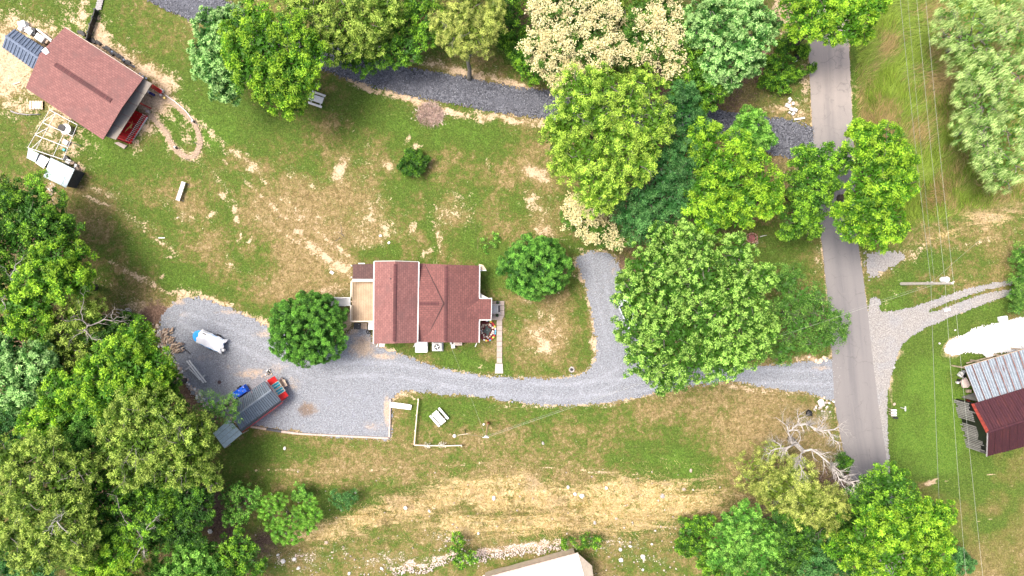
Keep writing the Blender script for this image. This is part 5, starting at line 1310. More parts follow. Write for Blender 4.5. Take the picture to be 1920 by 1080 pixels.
# bare and dead trees
GR = (.38, .35, .32)
bare_tree('dead_tree', 'large leafless silver grey tree between the driveway mouth and the feathery conifer', 'tree', (1482, 822),
          [(1455, 783, 8.5, 0.125), (1432, 852, 8.5, 0.125), (1508, 772, 9, 0.136), (1540, 805, 9.5, 0.146), (1590, 805, 9.5, 0.136), (1545, 775, 9, 0.104), (1600, 890, 9.5, 0.146), (1585, 915, 9, 0.125), (1560, 870, 9.5, 0.146), (1500, 900, 8, 0.104), (1625, 905, 9, 0.094), (1575, 840, 9.5, 0.125), (1448, 820, 8, 0.073), (1520, 795, 9.5, 0.125), (1620, 925, 9, 0.084), (1490, 870, 8, 0.084)],
          GR, 5, trunk_to=(1506, 846, 6.2), r0=.30, kids=2.6)
bare_tree('dead_tree', 'bare grey dead tree lying over the wood at the left edge above the olive tree', 'tree', (40, 545),
          [(5, 500, 10, .07), (45, 478, 10, .07), (2, 560, 10.5, .08), (30, 520, 10.5, .06), (10, 590, 10, .06), (50, 500, 10, .05)], (.33, .31, .28), 6, trunk_to=(28, 540, 8.0), r0=.16)
bare_tree('dead_tree', 'crooked bare grey tree reaching from the left wood toward the top of the gravel lot', 'tree', (172, 600),
          [(150, 548, 9.2, .07), (238, 600, 6.5, .09), (200, 590, 8.5, .07), (130, 640, 9.2, .07), (165, 635, 9, .08), (195, 645, 8, .07), (120, 600, 9.2, .06), (215, 575, 8, .05), (235, 590, 6, .05)], (.30, .27, .24), 7, trunk_to=(165, 610, 7.8), r0=.18)
bare_tree('dead_tree', 'thin bare grey tree in the lower left wood near the bottom edge', 'tree', (262, 990),
          [(258, 1010, 11, .06), (275, 1050, 10.5, .06), (245, 1055, 10.5, .06), (290, 985, 10.5, .05), (300, 960, 10, .05), (270, 1035, 11, .06), (200, 925, 10.5, .05)], (.34, .31, .28), 8, trunk_to=(264, 1005, 9.0), r0=.15)
bare_tree('dead_tree', 'whitish bare branches standing out of the yellow olive crown in the lower left', 'tree', (112, 965),
          [(118, 960, 15, .07), (85, 995, 15, .07), (125, 1000, 14.6, .06), (100, 1000, 15, .06), (95, 975, 15.2, .06)], (.36, .34, .31), 9, trunk_to=(106, 985, 13.2), r0=.15)


# ------------------------------------------------------------------ buildings
m_shingle = shingle('red_shingles', (.215, .085, .074), (.15, .055, .049), (.075, .036, .034), (.125, .05, .047))
m_shingle_pink = shingle('weathered_red_shingles', (.275, .122, .108), (.195, .082, .073), (.10, .05, .048), (.165, .083, .076))
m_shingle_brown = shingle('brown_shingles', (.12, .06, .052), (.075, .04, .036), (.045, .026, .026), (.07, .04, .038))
m_ridge = shingle('ridge_shingles', (.125, .042, .042), (.085, .028, .028), (.03, .016, .016), (.07, .028, .028))
m_white = plain('white_trim', (.62, .61, .59), .5, .05, 2)
m_cream = plain('cream_boards', (.56, .47, .37), .6, .1, 2)
m_deck = plain('tan_deck_boards', (.50, .37, .25), .75, .14, 1.2, dirt=(.38, .23, .13), dirt_amt=.25)
m_deck2 = plain('tan_deck_board_darker', (.42, .30, .20), .75, .14, 1.2)
m_siding = plain('white_siding', (.72, .72, .70), .6, .06, 1.5)
m_concrete = plain('pinkish_concrete', (.36, .30, .265), .9, .12, 1.5, dirt=(.25, .20, .175), dirt_amt=.3)
m_grey_roof = plain('weathered_flat_roofing', (.225, .20, .17), .85, .12, .9, dirt=(.14, .12, .10), dirt_amt=.35)
m_red = plain('red_paint', (.50, .018, .018), .5, .15, 2)
m_darkred = plain('barn_red_boards', (.30, .03, .03), .7, .2, 2)
m_black = plain('black_plastic', (.018, .018, .02), .5, .3, 5)
m_dark = plain('dark_grey', (.06, .06, .065), .6, .25, 4)
m_grey = plain('grey_metal', (.40, .41, .42), .45, .12, 3, metal=.3)
m_wood = plain('old_wood', (.42, .33, .25), .85, .25, 4, dirt=(.22, .17, .13))
m_palewood = plain('pale_lumber', (.66, .52, .38), .8, .18, 3)
m_pinkwood = plain('faded_timber', (.44, .35, .30), .85, .2, 3, dirt=(.45, .28, .22))
m_greywood = plain('silvered_boards', (.30, .285, .28), .9, .3, 6, dirt=(.2, .18, .17), dirt_amt=.5)
m_blue = plain('blue_tarpaulin', (.006, .10, .60), .4, .25, 4)
m_ltblue = plain('bright_blue_vinyl', (.015, .33, .74), .4, .2, 4)
m_tarp = plain('white_tarpaulin', (.82, .82, .82), .5, .03, 2)
m_gold = plain('gold_paint', (.72, .52, .16), .4, .1, 3)
m_stone = plain('pale_stone', (.42, .33, .26), .9, .3, 5, dirt=(.35, .25, .2))
m_whitestone = plain('white_stone', (.60, .57, .54), .85, .12, 5)
m_greystone = plain('grey_stone', (.36, .33, .31), .9, .3, 5)
m_roof_blue = sheet_metal('slate_blue_roofing', (.14, .175, .24), rust=(.09, .115, .165), amt=.3, streak=3)
m_roof_char = sheet_metal('charcoal_roofing', (.105, .13, .16), rust=(.08, .095, .12), amt=.25, streak=3)
m_sheet_blue = sheet_metal('pale_blue_sheet', (.46, .56, .58), rust=(.38, .46, .48), amt=.3, streak=2, metal=0.0)
m_sheet_light = sheet_metal('light_roof_panel', (.30, .37, .395), rust=(.22, .29, .31), amt=.2, streak=1)
m_galv = sheet_metal('rusting_galvanised', (.20, .235, .265), rust=(.13, .05, .035), amt=.30, streak=3.0, seam=.93)
m_maroon = sheet_metal('dark_maroon_roofing', (.062, .017, .022), rust=(.11, .03, .026), amt=.35, streak=5)
m_redflash = plain('red_flashing', (.22, .035, .022), .6, .3, 3)
m_glass = plain('dark_glass', (.03, .04, .05), .08, .2, 2, spec=.6)
m_teal = plain('teal_glass', (.02, .22, .30), .12, .15, 3, spec=.6)


def lerp(a, b, t): return Vector(a) * (1 - t) + Vector(b) * t


def sheets(parent, a, b, c, d, n, m, ribs=4, rib_h=.035, t=.02, name='roof_sheet', gap=.015, ends=0.0, seed=0):
    """ribbed roofing: n separate sheets side by side along the eave a-b; c-d is the ridge (c above b)"""
    rs = np.random.RandomState(seed)
    a, b, c, d = map(Vector, (a, b, c, d))
    nrm = (b - a).cross(d - a).normalized()
    if nrm.z < 0: nrm = -nrm
    out = []
    for i in range(n):
        t0, t1 = i / n, (i + 1) / n
        w = (b - a).length / n
        g = gap / max(w, .1)
        lift = nrm * (.006 * (i % 2) + .004)
        mb = MB()
        e0 = lerp(a, b, t0 + g / n) + lift + (a - d).normalized() * rs.uniform(0, ends); e1 = lerp(a, b, t1 - g / n) + lift
        e1 = e1 + (e0 - lift - lerp(a, b, t0 + g / n))
        r0 = lerp(d, c, t0 + g / n) + lift; r1 = lerp(d, c, t1 - g / n) + lift
        sl = (r0 - e0).length
        prof = [(0, 0)]
        for k in range(ribs):
            m0 = (k + .5) / ribs
            h_ = .16 / ribs
            prof += [(m0 - h_ * 1.5, 0), (m0 - h_ * .6, rib_h), (m0 + h_ * .6, rib_h), (m0 + h_ * 1.5, 0)]
        prof.append((1, 0))
        for (u0, h0), (u1, h1) in zip(prof[:-1], prof[1:]):
            p = [lerp(e0, e1, u0) + nrm * h0, lerp(e0, e1, u1) + nrm * h1, lerp(r0, r1, u1) + nrm * h1, lerp(r0, r1, u0) + nrm * h0]
            uv = [((t0 * n + u0) * w, 0), ((t0 * n + u1) * w, 0), ((t0 * n + u1) * w, sl), ((t0 * n + u0) * w, sl)]
            mb.face(p, uv)
            q = [x - nrm * t for x in p]
            mb.face(q[::-1], uv[::-1])
        mb.face([e0, e0 - nrm * t, e1 - nrm * t, e1])
        mb.face([e0, r0, r0 - nrm * t, e0 - nrm * t]); mb.face([e1, e1 - nrm * t, r1 - nrm * t, r1])
        out.append(mb.build(name, m, parent))
    return out


def walls(root, pts, z0, z1, m, th=.15, name='wall', gables=None, inset=.35):
    """one wall per side of the footprint pts (world); gables: {side index: apex height}"""
    c = sum((Vector(p) for p in pts), Vector()) / len(pts)
    q = []
    for p in pts:
        p = Vector((p[0], p[1], 0)); v = Vector((c.x, c.y, 0)) - p
        q.append(p + v.normalized() * inset * 1.4)
    obs = []
    for i in range(len(q)):
        a, b = q[i], q[(i + 1) % len(q)]
        d = (b - a).normalized(); nr = Vector((-d.y, d.x, 0)) * th
        if nr.dot(Vector((c.x, c.y, 0)) - a) < 0: nr = -nr
        a2, b2 = a + d * th * (i % 2), b - d * th * (i % 2)
        mb = MB()
        poly = [Vector((a2.x, a2.y, z0)), Vector((b2.x, b2.y, z0)), Vector((b2.x, b2.y, z1))]
        if gables and i in gables:
            mcen = (a2 + b2) / 2; poly.append(Vector((mcen.x, mcen.y, gables[i])))
        poly.append(Vector((a2.x, a2.y, z1)))
        mb.face(poly[::-1]); mb.face([p + nr for p in poly])
        for k in range(len(poly)):
            p0, p1 = poly[k], poly[(k + 1) % len(poly)]
            mb.face([p0, p1, p1 + nr, p0 + nr])
        obs.append((mb.build(name, m, root), a, b, nr))
    return obs


def window(root, a, b, nr, t, z0, z1, w=.9, wall=None):
    d = (b - a).normalized(); c = a.lerp(b, t); out = -nr.normalized()
    def rect(mb, u0, u1, v0, v1, off, th):
        p = [c + d * u0 + out * off, c + d * u1 + out * off]
        q = []
        for z in (v0, v1):
            q += [Vector((p[0].x, p[0].y, z)), Vector((p[1].x, p[1].y, z)), Vector((p[1].x, p[1].y, z)) + out * th, Vector((p[0].x, p[0].y, z)) + out * th]
        mb.hexa([q[0], q[1], q[2], q[3], q[4], q[5], q[6], q[7]])
    f = MB()
    rect(f, -w / 2 - .07, -w / 2, z0, z1, 0, .05); rect(f, w / 2, w / 2 + .07, z0, z1, 0, .05)
    rect(f, -w / 2 - .07, w / 2 + .07, z1, z1 + .08, 0, .05); rect(f, -w / 2 - .07, w / 2 + .07, z0 - .08, z0, 0, .07)
    fo = f.build('window', m_white, wall or root)
    g = MB(); rect(g, -w / 2, w / 2, z0, z1, .003, .015)
    g.build('pane', m_glass, fo) if wall is None else g.build('pane', m_glass, wall)
    return fo


def door(root, a, b, nr, t, w=.95, h=2.05, m=None):
    d = (b - a).normalized(); c = a.lerp(b, t); out = -nr.normalized()
    mb = MB(); p0 = c - d * w / 2; p1 = c + d * w / 2
    q = []
    for z in (.05, h):
        q += [Vector((p0.x, p0.y, z)), Vector((p1.x, p1.y, z)), Vector((p1.x, p1.y, z)) + out * .05, Vector((p0.x, p0.y, z)) + out * .05]
    mb.hexa(q)
    o = mb.build('door', m or m_white, root)
    k = MB(); hp = c + d * w * .38 + out * .08; k.tube(Vector((hp.x, hp.y, 1.0)), Vector((hp.x, hp.y, 1.0)) + out * .05, .03, .03, 8); k.build('handle', m_grey, o)


def ridge_cap(mb, r0, r1, w, t=.06):
    r0, r1 = Vector(r0), Vector(r1)
    d = (r1 - r0).normalized(); s_ = Vector((-d.y, d.x, 0)) * w / 2
    up = Vector((0, 0, t))
    dn = Vector((0, 0, -.06))
    L = (r1 - r0).length
    for sg in (1, -1):
        a, b = r0 + s_ * sg + dn, r1 + s_ * sg + dn
        mb.face([a + up, b + up, r1 + up, r0 + up] if sg < 0 else [r0 + up, r1 + up, b + up, a + up], [(0, 0), (L, 0), (L, .2), (0, .2)])
        mb.face([a, b, b + up, a + up], [(0, 0), (L, 0), (L, .05), (0, .05)])
    for e in (r0, r1):
        mb.face([e + s_ + dn, e + s_ + dn + up, e + up, e - s_ + dn + up, e - s_ + dn])


# ---- the main house
def main_house():
    root = thing('house', 'white sided house with red shingle roofs in the middle of the yard', 'house', P(800, 568, 0))
    zw, zr = 4.3, 5.9        # west wing
    W0, W1, E0, E1 = P(702, 490.5, zw), P(701, 644.5, zw), P(784.5, 491.5, zw), P(782, 642.5, zw)
    R0, R1 = P(741, 490, zr), P(739, 644, zr)
    roof = MB(); roof.slab(W0, W1, R1, R0, .14); roof.slab(E1, E0, R0, R1, .14)
    r = roof.build('roof', m_shingle_pink, root)
    mb = MB(); ridge_cap(mb, R0.lerp(R1, .03), R0.lerp(R1, .975), .36); mb.build('ridge_vent', m_ridge, r)
    mb = MB(); vp = P(732, 522.5, 5.55); mb.tube(vp - Vector((0, 0, .3)), vp + Vector((0, 0, .2)), .07, .07, 10); mb.build('vent_pipe', m_dark, r)
    mb = MB()
    for a, b in ((W0, W1), (E0, E1)):
        off = Vector((-.06 if a is W0 else .06, 0, -.06))
        mb.beam(a + off, b + off, .12, .12)
    mb.beam(W0 + Vector((0, .05, -.07)), R0 + Vector((0, .05, -.07)), .06, .16); mb.beam(E0 + Vector((0, .05, -.07)), R0 + Vector((0, .05, -.07)), .06, .16)
    mb.build('gutter', m_white, r)
    fp = [(W0.x, W0.y), (E0.x, E0.y), (E1.x, E1.y), (W1.x, W1.y)]
    ws_ = walls(root, [Vector((x, y, 0)) for x, y in fp], 0, zw - .15, m_siding, gables={0: zr - .3, 2: zr - .3}, inset=.3)
    for i, t in ((0, .3), (0, .7), (1, .3), (2, .3), (2, .7), (3, .25)):
        w_, a, b, nr = ws_[i]; window(root, a, b, nr, t, 1.1, 2.3)
    w_, a, b, nr = ws_[3]; door(root, a, b, nr, .55)
    # east wing: ridge north-south, cross gable toward the west wing, small entrance gable to the east
    ze, zq, zc = 3.1, 4.95, 4.7
    A0, A1 = P(784, 494, ze), P(781, 641, ze)         # lies under the west wing's eave
    B0, B1 = P(898.5, 498, ze), P(897.5, 642.5, ze)
    Q0, Q1 = P(837, 496, zq), P(835, 642, zq)
    XV, XW = P(831, 569, zc + .12), P(785, 569, zc)
    N0 = P(796, 494.5, ze + .45); S0 = P(796, 641.5, ze + .45)
    roof = MB()
    roof.slab(B1, B0, Q0, Q1, .14)
    roof.slab(A0, A1, Q1, Q0, .14)
    r = roof.build('roof', m_shingle, root)
    mb = MB()
    # cross gable slopes rise over the west slope
    for y0, y1, sg in ((494, 569, 1), (641, 569, -1)):
        e_out = P(785, y0, ze + .35); e_in = P(797, y0, ze + .42)
        top_in = P(832, 569, zq - .02); top_out = P(785, 569, zc + .15)
        pts = [e_out, e_in, top_in, top_out] if sg < 0 else [top_out, top_in, e_in, e_out]
        uv = [(p.x, abs(p.y - P(0, 569, zc).y) * 1.1) for p in pts]
        mb.face(pts, uv)
        bt = [p - Vector((0, 0, .1)) for p in pts][::-1]
        mb.face(bt, uv[::-1])
        for k in range(4):
            p0, p1 = pts[k], pts[(k + 1) % 4]; mb.face([p1, p0, p0 - Vector((0, 0, .1)), p1 - Vector((0, 0, .1))])
    cg = mb.build('cross_gable_roof', m_shingle, root)
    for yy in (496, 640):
        mb = MB(); mb.beam(P(797, yy, ze + .46), P(832, 569, zq + .02), .09, .03); mb.build('valley_shade_strip', m_shingle_brown, cg)  # dark strips added along the valleys to paint the shading break between slopes
    mb = MB(); ridge_cap(mb, P(786, 569, zc + .17), P(823, 569, zq - .03), .34); mb.build('ridge_vent', m_ridge, cg)
    mb = MB(); ridge_cap(mb, Q0.lerp(Q1, .02), Q0.lerp(Q1, .98), .36); mb.build('ridge_vent', m_ridge, r)
    # entrance gable
    p0, p1 = P(921.5, 560.5, 2.95), P(920, 599, 2.95); i0, i1 = P(898, 560.5, 3.0), P(897, 599, 3.0); t0, t1 = P(921, 579.5, 3.65), P(873, 579.5, 3.82)
    mb = MB()
    for q in ([i0, p0, t0, t1], [t1, t0, p1, i1]):
        uv = [(v.y, v.x) for v in q]
        mb.face(q[::-1], uv[::-1]); mb.face([v - Vector((0, 0, .1)) for v in q], uv)
        mb.face([q[1], q[2], q[2] - Vector((0, 0, .1)), q[1] - Vector((0, 0, .1))])
    eg = mb.build('entrance_roof', m_shingle, root)
    mb = MB(); mb.beam(i0 + Vector((0, .06, -.05)), p0 + Vector((0, .06, -.05)), .1, .12); mb.beam(i1 + Vector((0, -.06, -.05)), p1 + Vector((0, -.06, -.05)), .1, .12)
    mb.beam(p0 + Vector((.04, .1, -.05)), t0 + Vector((.04, 0, -.03)), .07, .14); mb.beam(p1 + Vector((.04, -.1, -.05)), t0 + Vector((.04, 0, -.03)), .07, .14)
    mb.build('gutter', m_white, eg)
    mb = MB()
    mb.beam(B0 + Vector((.06, 0, -.06)), P(898, 560, ze) + Vector((.06, .1, -.06)), .12, .12); mb.beam(P(898, 600, ze) + Vector((.06, -.1, -.06)), B1 + Vector((.06, 0, -.06)), .12, .12)
    mb.build('gutter', m_white, r)
    # posts under the entrance, walls under the wing
    mb = MB()
    for pt in (p0, p1): mb.box((pt.x - .25, pt.y + (.0), 1.45), (.12, .12, 2.9))
    mb.build('porch_post', m_white, root)
    ws_ = walls(root, [Vector((E0.x - .4, A0.y, 0)), Vector((B0.x, B0.y, 0)), Vector((B1.x, B1.y, 0)), Vector((E1.x - .4, A1.y, 0))], 0, ze - .1, m_siding, gables={0: zq - .4, 2: zq - .4}, inset=.28)
    for i, t in ((0, .3), (0, .75), (1, .2), (1, .8), (2, .3), (2, .75)):
        w_, a, b, nr = ws_[i]; window(root, a, b, nr, t, 1.0, 2.2)
    w_, a, b, nr = ws_[1]; door(root, a, b, nr, .55)
    # brown lean-to roof over the back entry
    a, b, c, d = P(661, 523, 2.9), P(661.5, 495.5, 2.9), P(702, 495, 3.25), P(702, 523, 3.25)
    mb = MB(); mb.slab(b, a, d, c, .1); lt = mb.build('lean_to_roof', m_shingle_brown, root)
    mb = MB(); mb.beam(P(661, 525, 2.85), P(701, 525, 2.95), .30, .10); mb.beam(P(672, 494, 2.9), P(684, 494, 2.9), .12, .1); mb.build('fascia', m_white, lt)
    mb = MB()
    for x, y in ((664, 499), (664, 520)): q = P(x, y, 1.4); mb.box(q, (.12, .12, 2.8))
    mb.build('porch_post', m_white, root)
    # awning and braces on the east side
    mb = MB(); mb.slab(P(898, 506, 2.3), P(912, 506, 2.3), P(906, 497, 2.6), P(898, 495, 2.6), .05); mb.build('awning', m_palewood, root)
    mb = MB(); mb.beam(P(899, 507, 2.3), P(912, 507, 2.3), .1, .08); mb.build('awning_rail', m_white, root)
    mb = MB(); mb.slab(P(899, 560, 2.4), P(918, 560, 2.4), P(903, 552, 2.5), P(899, 549, 2.5), .05); mb.build('side_panel', m_white, root)
    # white brackets at the south eave
    mb = MB()
    for x in (709, 722, 779, 785, 894): mb.beam(P(x, 643, 2.8), P(x - 3, 650, 2.4), .09, .09)
    mb.beam(P(711, 647, 2.5), P(721, 647, 2.5), .35, .05)
    mb.build('bracket', m_white, root)
    return root


main_house()


def deck():
    root = thing('deck', 'raised tan board deck with a cream railing on the left side of the house', 'deck', P(680, 565, 0))
    z = 2.3
    x0, x1, y0, y1 = 658.5, 702.0, 528.0, 602.5
    n = 26
    for i in range(n):
        mb = MB()
        a, b = P(x0 + 1.5 + (x1 - x0 - 2) * i / n, y0, z), P(x0 + 1.5 + (x1 - x0 - 2) * (i + 1) / n, y1, z)
        mb.box(((a.x + b.x) / 2, (a.y + b.y) / 2, z - .02 - .004 * (i % 3)), (abs(b.x - a.x) - .03, abs(b.y - a.y), .035))
        mb.build('deck_board', [m_deck, m_deck2][i % 2], root)
    for x in (x0, x0 + (x1 - x0) / 2, x1 - 2):
        for y in (y0 + 1, (y0 + y1) / 2, y1 - 1):
            mb = MB(); p = P(x, y, z); mb.box((p.x, p.y, z / 2 - .05), (.14, .14, z - .1)); mb.build('deck_post', m_palewood, root)
    mb = MB(); zr = z + .95
    cs = [P(x0, y0 - 3, zr), P(x0 - .5, 556, zr)]
    segs = [(P(x0, y0 - 1, zr), P(x0 - .5, 556.5, zr)), (P(x0 - .8, 573, zr), P(x0 - 1, y1, zr)), (P(x0 - 1, y1, zr), P(x1, y1, zr)), (P(x0, y0 - 1, zr), P(x1, y0 - 1, zr))]
    for a, b in segs:
        mb.beam(a, b, .16, .05)
    mb.build('handrail', m_cream, root)
    mb = MB()
    for a, b in segs:
        L = (b - a).length; k = int(L / .14)
        for i in range(k + 1):
            p = a.lerp(b, i / k); mb.box((p.x, p.y, z + .46), (.035, .035, .9))
        mb.beam(a - Vector((0, 0, .85)), b - Vector((0, 0, .85)), .05, .08)
    mb.build('balusters', m_cream, root, kind='stuff')
    # white stair running down to the left
    st = thing('stair', 'white wooden stair running down from the deck behind the round clipped tree', 'stair', P(640, 565, 0))
    for i in range(11):
        t = i / 11
        p = P(655 - 42 * t, 565.5, z * (1 - t)); mb = MB(); mb.box((p.x, p.y, z * (1 - t) - .03), (.27, .92, .05)); mb.build('tread', m_white, st)
    mb = MB()
    for yy in (558.5, 572.5):
        mb.beam(P(658, yy, z + .9), P(612, yy - 1, .95), .11, .06); mb.beam(P(658, yy, z - .15), P(612, yy - 1, -.05), .05, .25)
        for i in range(9): t = i / 8; p = P(657 - 43 * t, yy, 0); mb.box((p.x, p.y, z * (1 - t) + .42), (.07, .07, .95))
    mb.build('stair_rail', m_white, st)


deck()


def yard_items():
    # lower steps, mat and barrel ring under the deck
    t = thing('wooden_steps', 'low brown wooden steps with a grey landing just below the deck', 'steps', P(690, 611, 0))
    for i in range(4):
        p = P(679 + 3.0 * i, 611, 0); mb = MB(); mb.box((p.x, p.y, .15 + .12 * i), (.15, .75, .05)); mb.build('tread', m_wood, t)
    mb = MB(); p = P(696, 611, .6); mb.box(p, (.75, .95, .08)); mb.build('landing', m_grey, t)
    mb = MB()
    for dx in (-.3, .3):
        for dy in (-.4, .4): mb.box((p.x + dx, p.y + dy, .28), (.09, .09, .56))
    mb.build('leg', m_wood, t)
    mb = MB(); p = P(670, 611.5, .03); mb.box(p, (.85, .78, .03))
    tag(mb.build('door_mat', m_dark, loc=(p.x, p.y, 0)), 'dark square mat at the foot of the wooden steps by the deck', 'mat')
    p = P(691, 622, .5); mb = MB()
    for i in range(18):
        a, b = 2 * math.pi * i / 18, 2 * math.pi * (i + 1) / 18
        mb.tube(p + Vector((.26 * math.cos(a), .26 * math.sin(a), 0)), p + Vector((.26 * math.cos(b), .26 * math.sin(b), 0)), .06, .06, 6, caps=False)
    mb.tube(p - Vector((0, 0, .5)), p - Vector((0, 0, .1)), .06, .04, 6)
    tag(mb.build('hose_reel', m_black, loc=(p.x, p.y, 0)), 'round black hose ring standing below the wooden steps by the house wall', 'hose reel')
    # south wall equipment
    t = thing('storage_box', 'large plain white box against the lower wall of the house', 'box', P(791, 650, 0))
    mb = MB(); p = P(791, 650, .5); mb.box(p, (1.42, 1.25, 1.0)); bevel(mb.build('case', m_white, t), .04)
    mb = MB(); mb.box((p.x, p.y, 1.04), (1.5, 1.32, .07)); bevel(mb.build('lid', m_tarp, t), .02)
    t = thing('air_conditioner', 'square white air conditioning unit with a round black fan by the house wall', 'air conditioner', P(820, 650, 0))
    mb = MB(); p = P(820, 650, .45); mb.box((p.x, p.y, .07), (1.4, 1.15, .12)); mb.build('pad', m_whitestone, t)
    mb = MB(); mb.box((p.x, p.y, .5), (1.15, .95, .75)); bevel(mb.build('case', m_white, t), .04)
    mb = MB(); mb.tube((p.x, p.y, .86), (p.x, p.y, .895), .37, .37, 24); mb.build('fan_opening', m_black, t)
    mb = MB()
    for k in range(4):
        a = k * math.pi / 2 + .4
        mb.box((p.x + .16 * math.cos(a), p.y + .16 * math.sin(a), .905), (.28, .12, .01), a)
    fb = mb.build('fan_blade', m_grey, t)
    mb = MB(); mb.tube((p.x, p.y, .90), (p.x, p.y, .94), .08, .08, 12); mb.build('hub', m_tarp, t)
    t = thing('generator', 'small beige generator with a white meter box by the lower house wall', 'generator', P(856, 647, 0))
    mb = MB(); p = P(858.5, 642.5, .55); mb.box(p, (1.05, .62, .9)); bevel(mb.build('case', plain('beige_plastic', (.62, .50, .46), .5), t), .05)
    mb = MB(); mb.box((p.x, p.y, 1.02), (.8, .42, .05)); mb.build('lid', m_pinkwood, t)
    mb = MB(); q = P(850, 649, .35); mb.box(q, (.42, .5, .7)); bevel(mb.build('meter_box', m_white, t), .03)
    mb = MB(); q = P(846, 643, .5); mb.box(q, (.2, .35, .5)); mb.build('pipe_box', m_grey, t)
    # entrance steps with rails, on the concrete walk
    t = thing('entrance_steps', 'dark metal steps with white rails at the small entrance gable', 'steps', P(930, 579, 0))
    for i in range(5):
        mb = MB(); p = P(923.5 + 3.1 * i, 579, 0); mb.box((p.x, p.y, .9 - .17 * i), (.19, .85, .04)); mb.build('tread', m_grey if i < 4 else m_dark, t)
    mb = MB(); p = P(940, 579, .05); mb.box(p, (.32, .9, .03)); mb.build('mat', m_black, t)
    mb = MB()
    for yy in (571.5, 586.8):
        mb.beam(P(921, yy, 1.85), P(938, yy, 1.0), .07, .07)
        for x, z in ((922, 1.8), (930, 1.4), (938, 1.0)): q = P(x, yy, 0); mb.box((q.x, q.y, z / 2), (.05, .05, z))
    mb.build('handrail', m_white, t)
    for x, y, l in ((933, 567, 'dark square planter above the entrance steps'), (932, 591, 'dark square planter below the entrance steps')):
        t = thing('planter', l, 'planter', P(x, y, 0)); p = P(x, y, .25)
        mb = MB(); mb.box((p.x, p.y, .25), (.34, .38, .42)); mb.build('pot', m_dark, t)
        mb = MB()
        for k in range(14):
            a = k * 2.4; mb.beam((p.x, p.y, .45), (p.x + .16 * math.cos(a), p.y + .16 * math.sin(a), .62), .05, .02)
        mb.build('plant', plain('planter_leaves', (.04, .08, .03), .6, .3), t)
    # concrete walk: slabs with open joints, then a flared end of three steps
    t = thing('garden_walk', 'straight pinkish concrete walk from the entrance steps down to the driveway', 'walk', P(936, 640, 0))
    ys = [564, 573, 582, 591, 600, 610, 620, 630, 640, 650, 660, 670, 681]
    for i in range(len(ys) - 1):
        ya, yb = ys[i] + .4, ys[i + 1] - .2
        xa, xb = (921 if ya < 596 else 931.5), (945.5 if ya < 594 else 941.5)
        xa2, xb2 = (921 if yb < 600 else 931.3), (945.5 if yb < 594 else 941.3)
        mb = MB(); top = [P(xa, ya, .09), P(xb, ya, .09), P(xb2, yb, .09), P(xa2, yb, .09)]
        mb.hexa([p - Vector((0, 0, .12)) for p in (top[3], top[2], top[1], top[0])] + [top[3], top[2], top[1], top[0]])
        mb.build('slab', m_concrete, t)
    for i in range(4):
        mb = MB(); ya, yb = 682 + 4.6 * i, 682 + 4.6 * i + 4.4; z = .12 - .02 * i
        top = [P(929 - i * .3, ya, z), P(942.5 + i * .2, ya, z), P(942.6 + i * .2, yb, z), P(928.8 - i * .3, yb, z)]
        mb.hexa([p - Vector((0, 0, .15)) for p in (top[3], top[2], top[1], top[0])] + [top[3], top[2], top[1], top[0]])
        mb.build('step', plain('pale_step', (.45, .40, .365), .85, .1) if i == 0 else bpy.data.materials['pale_step'], t)
    # garden pond ringed by stones and painted edging blocks
    rs = np.random.RandomState(5)
    cx, cy = 913.5, 620
    t = thing('garden_pond', 'dark green pond basin ringed with pale stones in the corner by the entrance', 'pond', P(cx, cy, 0))
    mb = MB(); n = 26
    top = [P(cx + (6.2 + 1.6 * math.cos(4 * (a := 2 * math.pi * i / n) + .8)) * math.cos(a), cy + (8.0 + 1.8 * math.cos(4 * a + .8)) * math.sin(a), .12) for i in range(n)]
    mb.face(top[::-1]); mb.face([p - Vector((0, 0, .14)) for p in top])
    for i in range(n): j = (i + 1) % n; mb.face([top[i], top[j], top[j] - Vector((0, 0, .14)), top[i] - Vector((0, 0, .14))])
    mb.build('basin', plain('dark_green_liner', (.012, .035, .03), .3, .3), t)
    mb = MB(); p = P(cx, cy - 1, .15); mb.tube(p, p + Vector((0, 0, .15)), .1, .03, 8); mb.build('fountain', m_grey, t)
    mb = MB()
    tp = [P(cx + 16 * math.cos(2 * math.pi * i / 30) - 1, cy + 20 * math.sin(2 * math.pi * i / 30), .035) for i in range(30)]
    tp = [Vector((max(p.x, P(900, 0, 0).x), p.y, p.z)) for p in tp]
    mb.face(tp[::-1]); mb.build('mulch_bed', plain('dark_red_mulch', (.12, .025, .025), .95, .4, 8), t)
    stm = [plain('cream_pebble', (.72, .62, .48), .85, .15), plain('tan_pebble', (.55, .40, .28), .85, .2), m_whitestone]
    for i in range(64):
        a = rs.uniform(0, 6.28); k = rs.uniform(.98, 1.42)
        x, y = cx + 8.6 * k * math.cos(a), cy + 10.2 * k * math.sin(a)
        mb = MB(); mb.rock(P(x, y, .10), rs.uniform(.07, .12), rs); mb.build('stone', stm[i % 3], t)
    cols = [plain('painted_red', (.42, .03, .03), .6), plain('painted_yellow', (.72, .55, .08), .6), plain('painted_blue', (.10, .30, .42), .6), m_whitestone, plain('painted_green', (.05, .14, .09), .6)]
    order = [3, 4, 1, 0, 0, 1, 3, 2, 2, 0, 1, 0, 2, 0, 1, 3]
    for i, k in enumerate(order):
        a = math.radians(-92 + i * 13.5)
        x, y = cx + 15.5 * math.cos(a), cy + 18.5 * math.sin(a)
        q = P(x, y, .1); mb = MB(); mb.box((q.x, q.y, .1), (.26, .20, .2), -a + math.pi / 2); bevel(mb.build('edging_block', cols[k], t), .03)


yard_items()


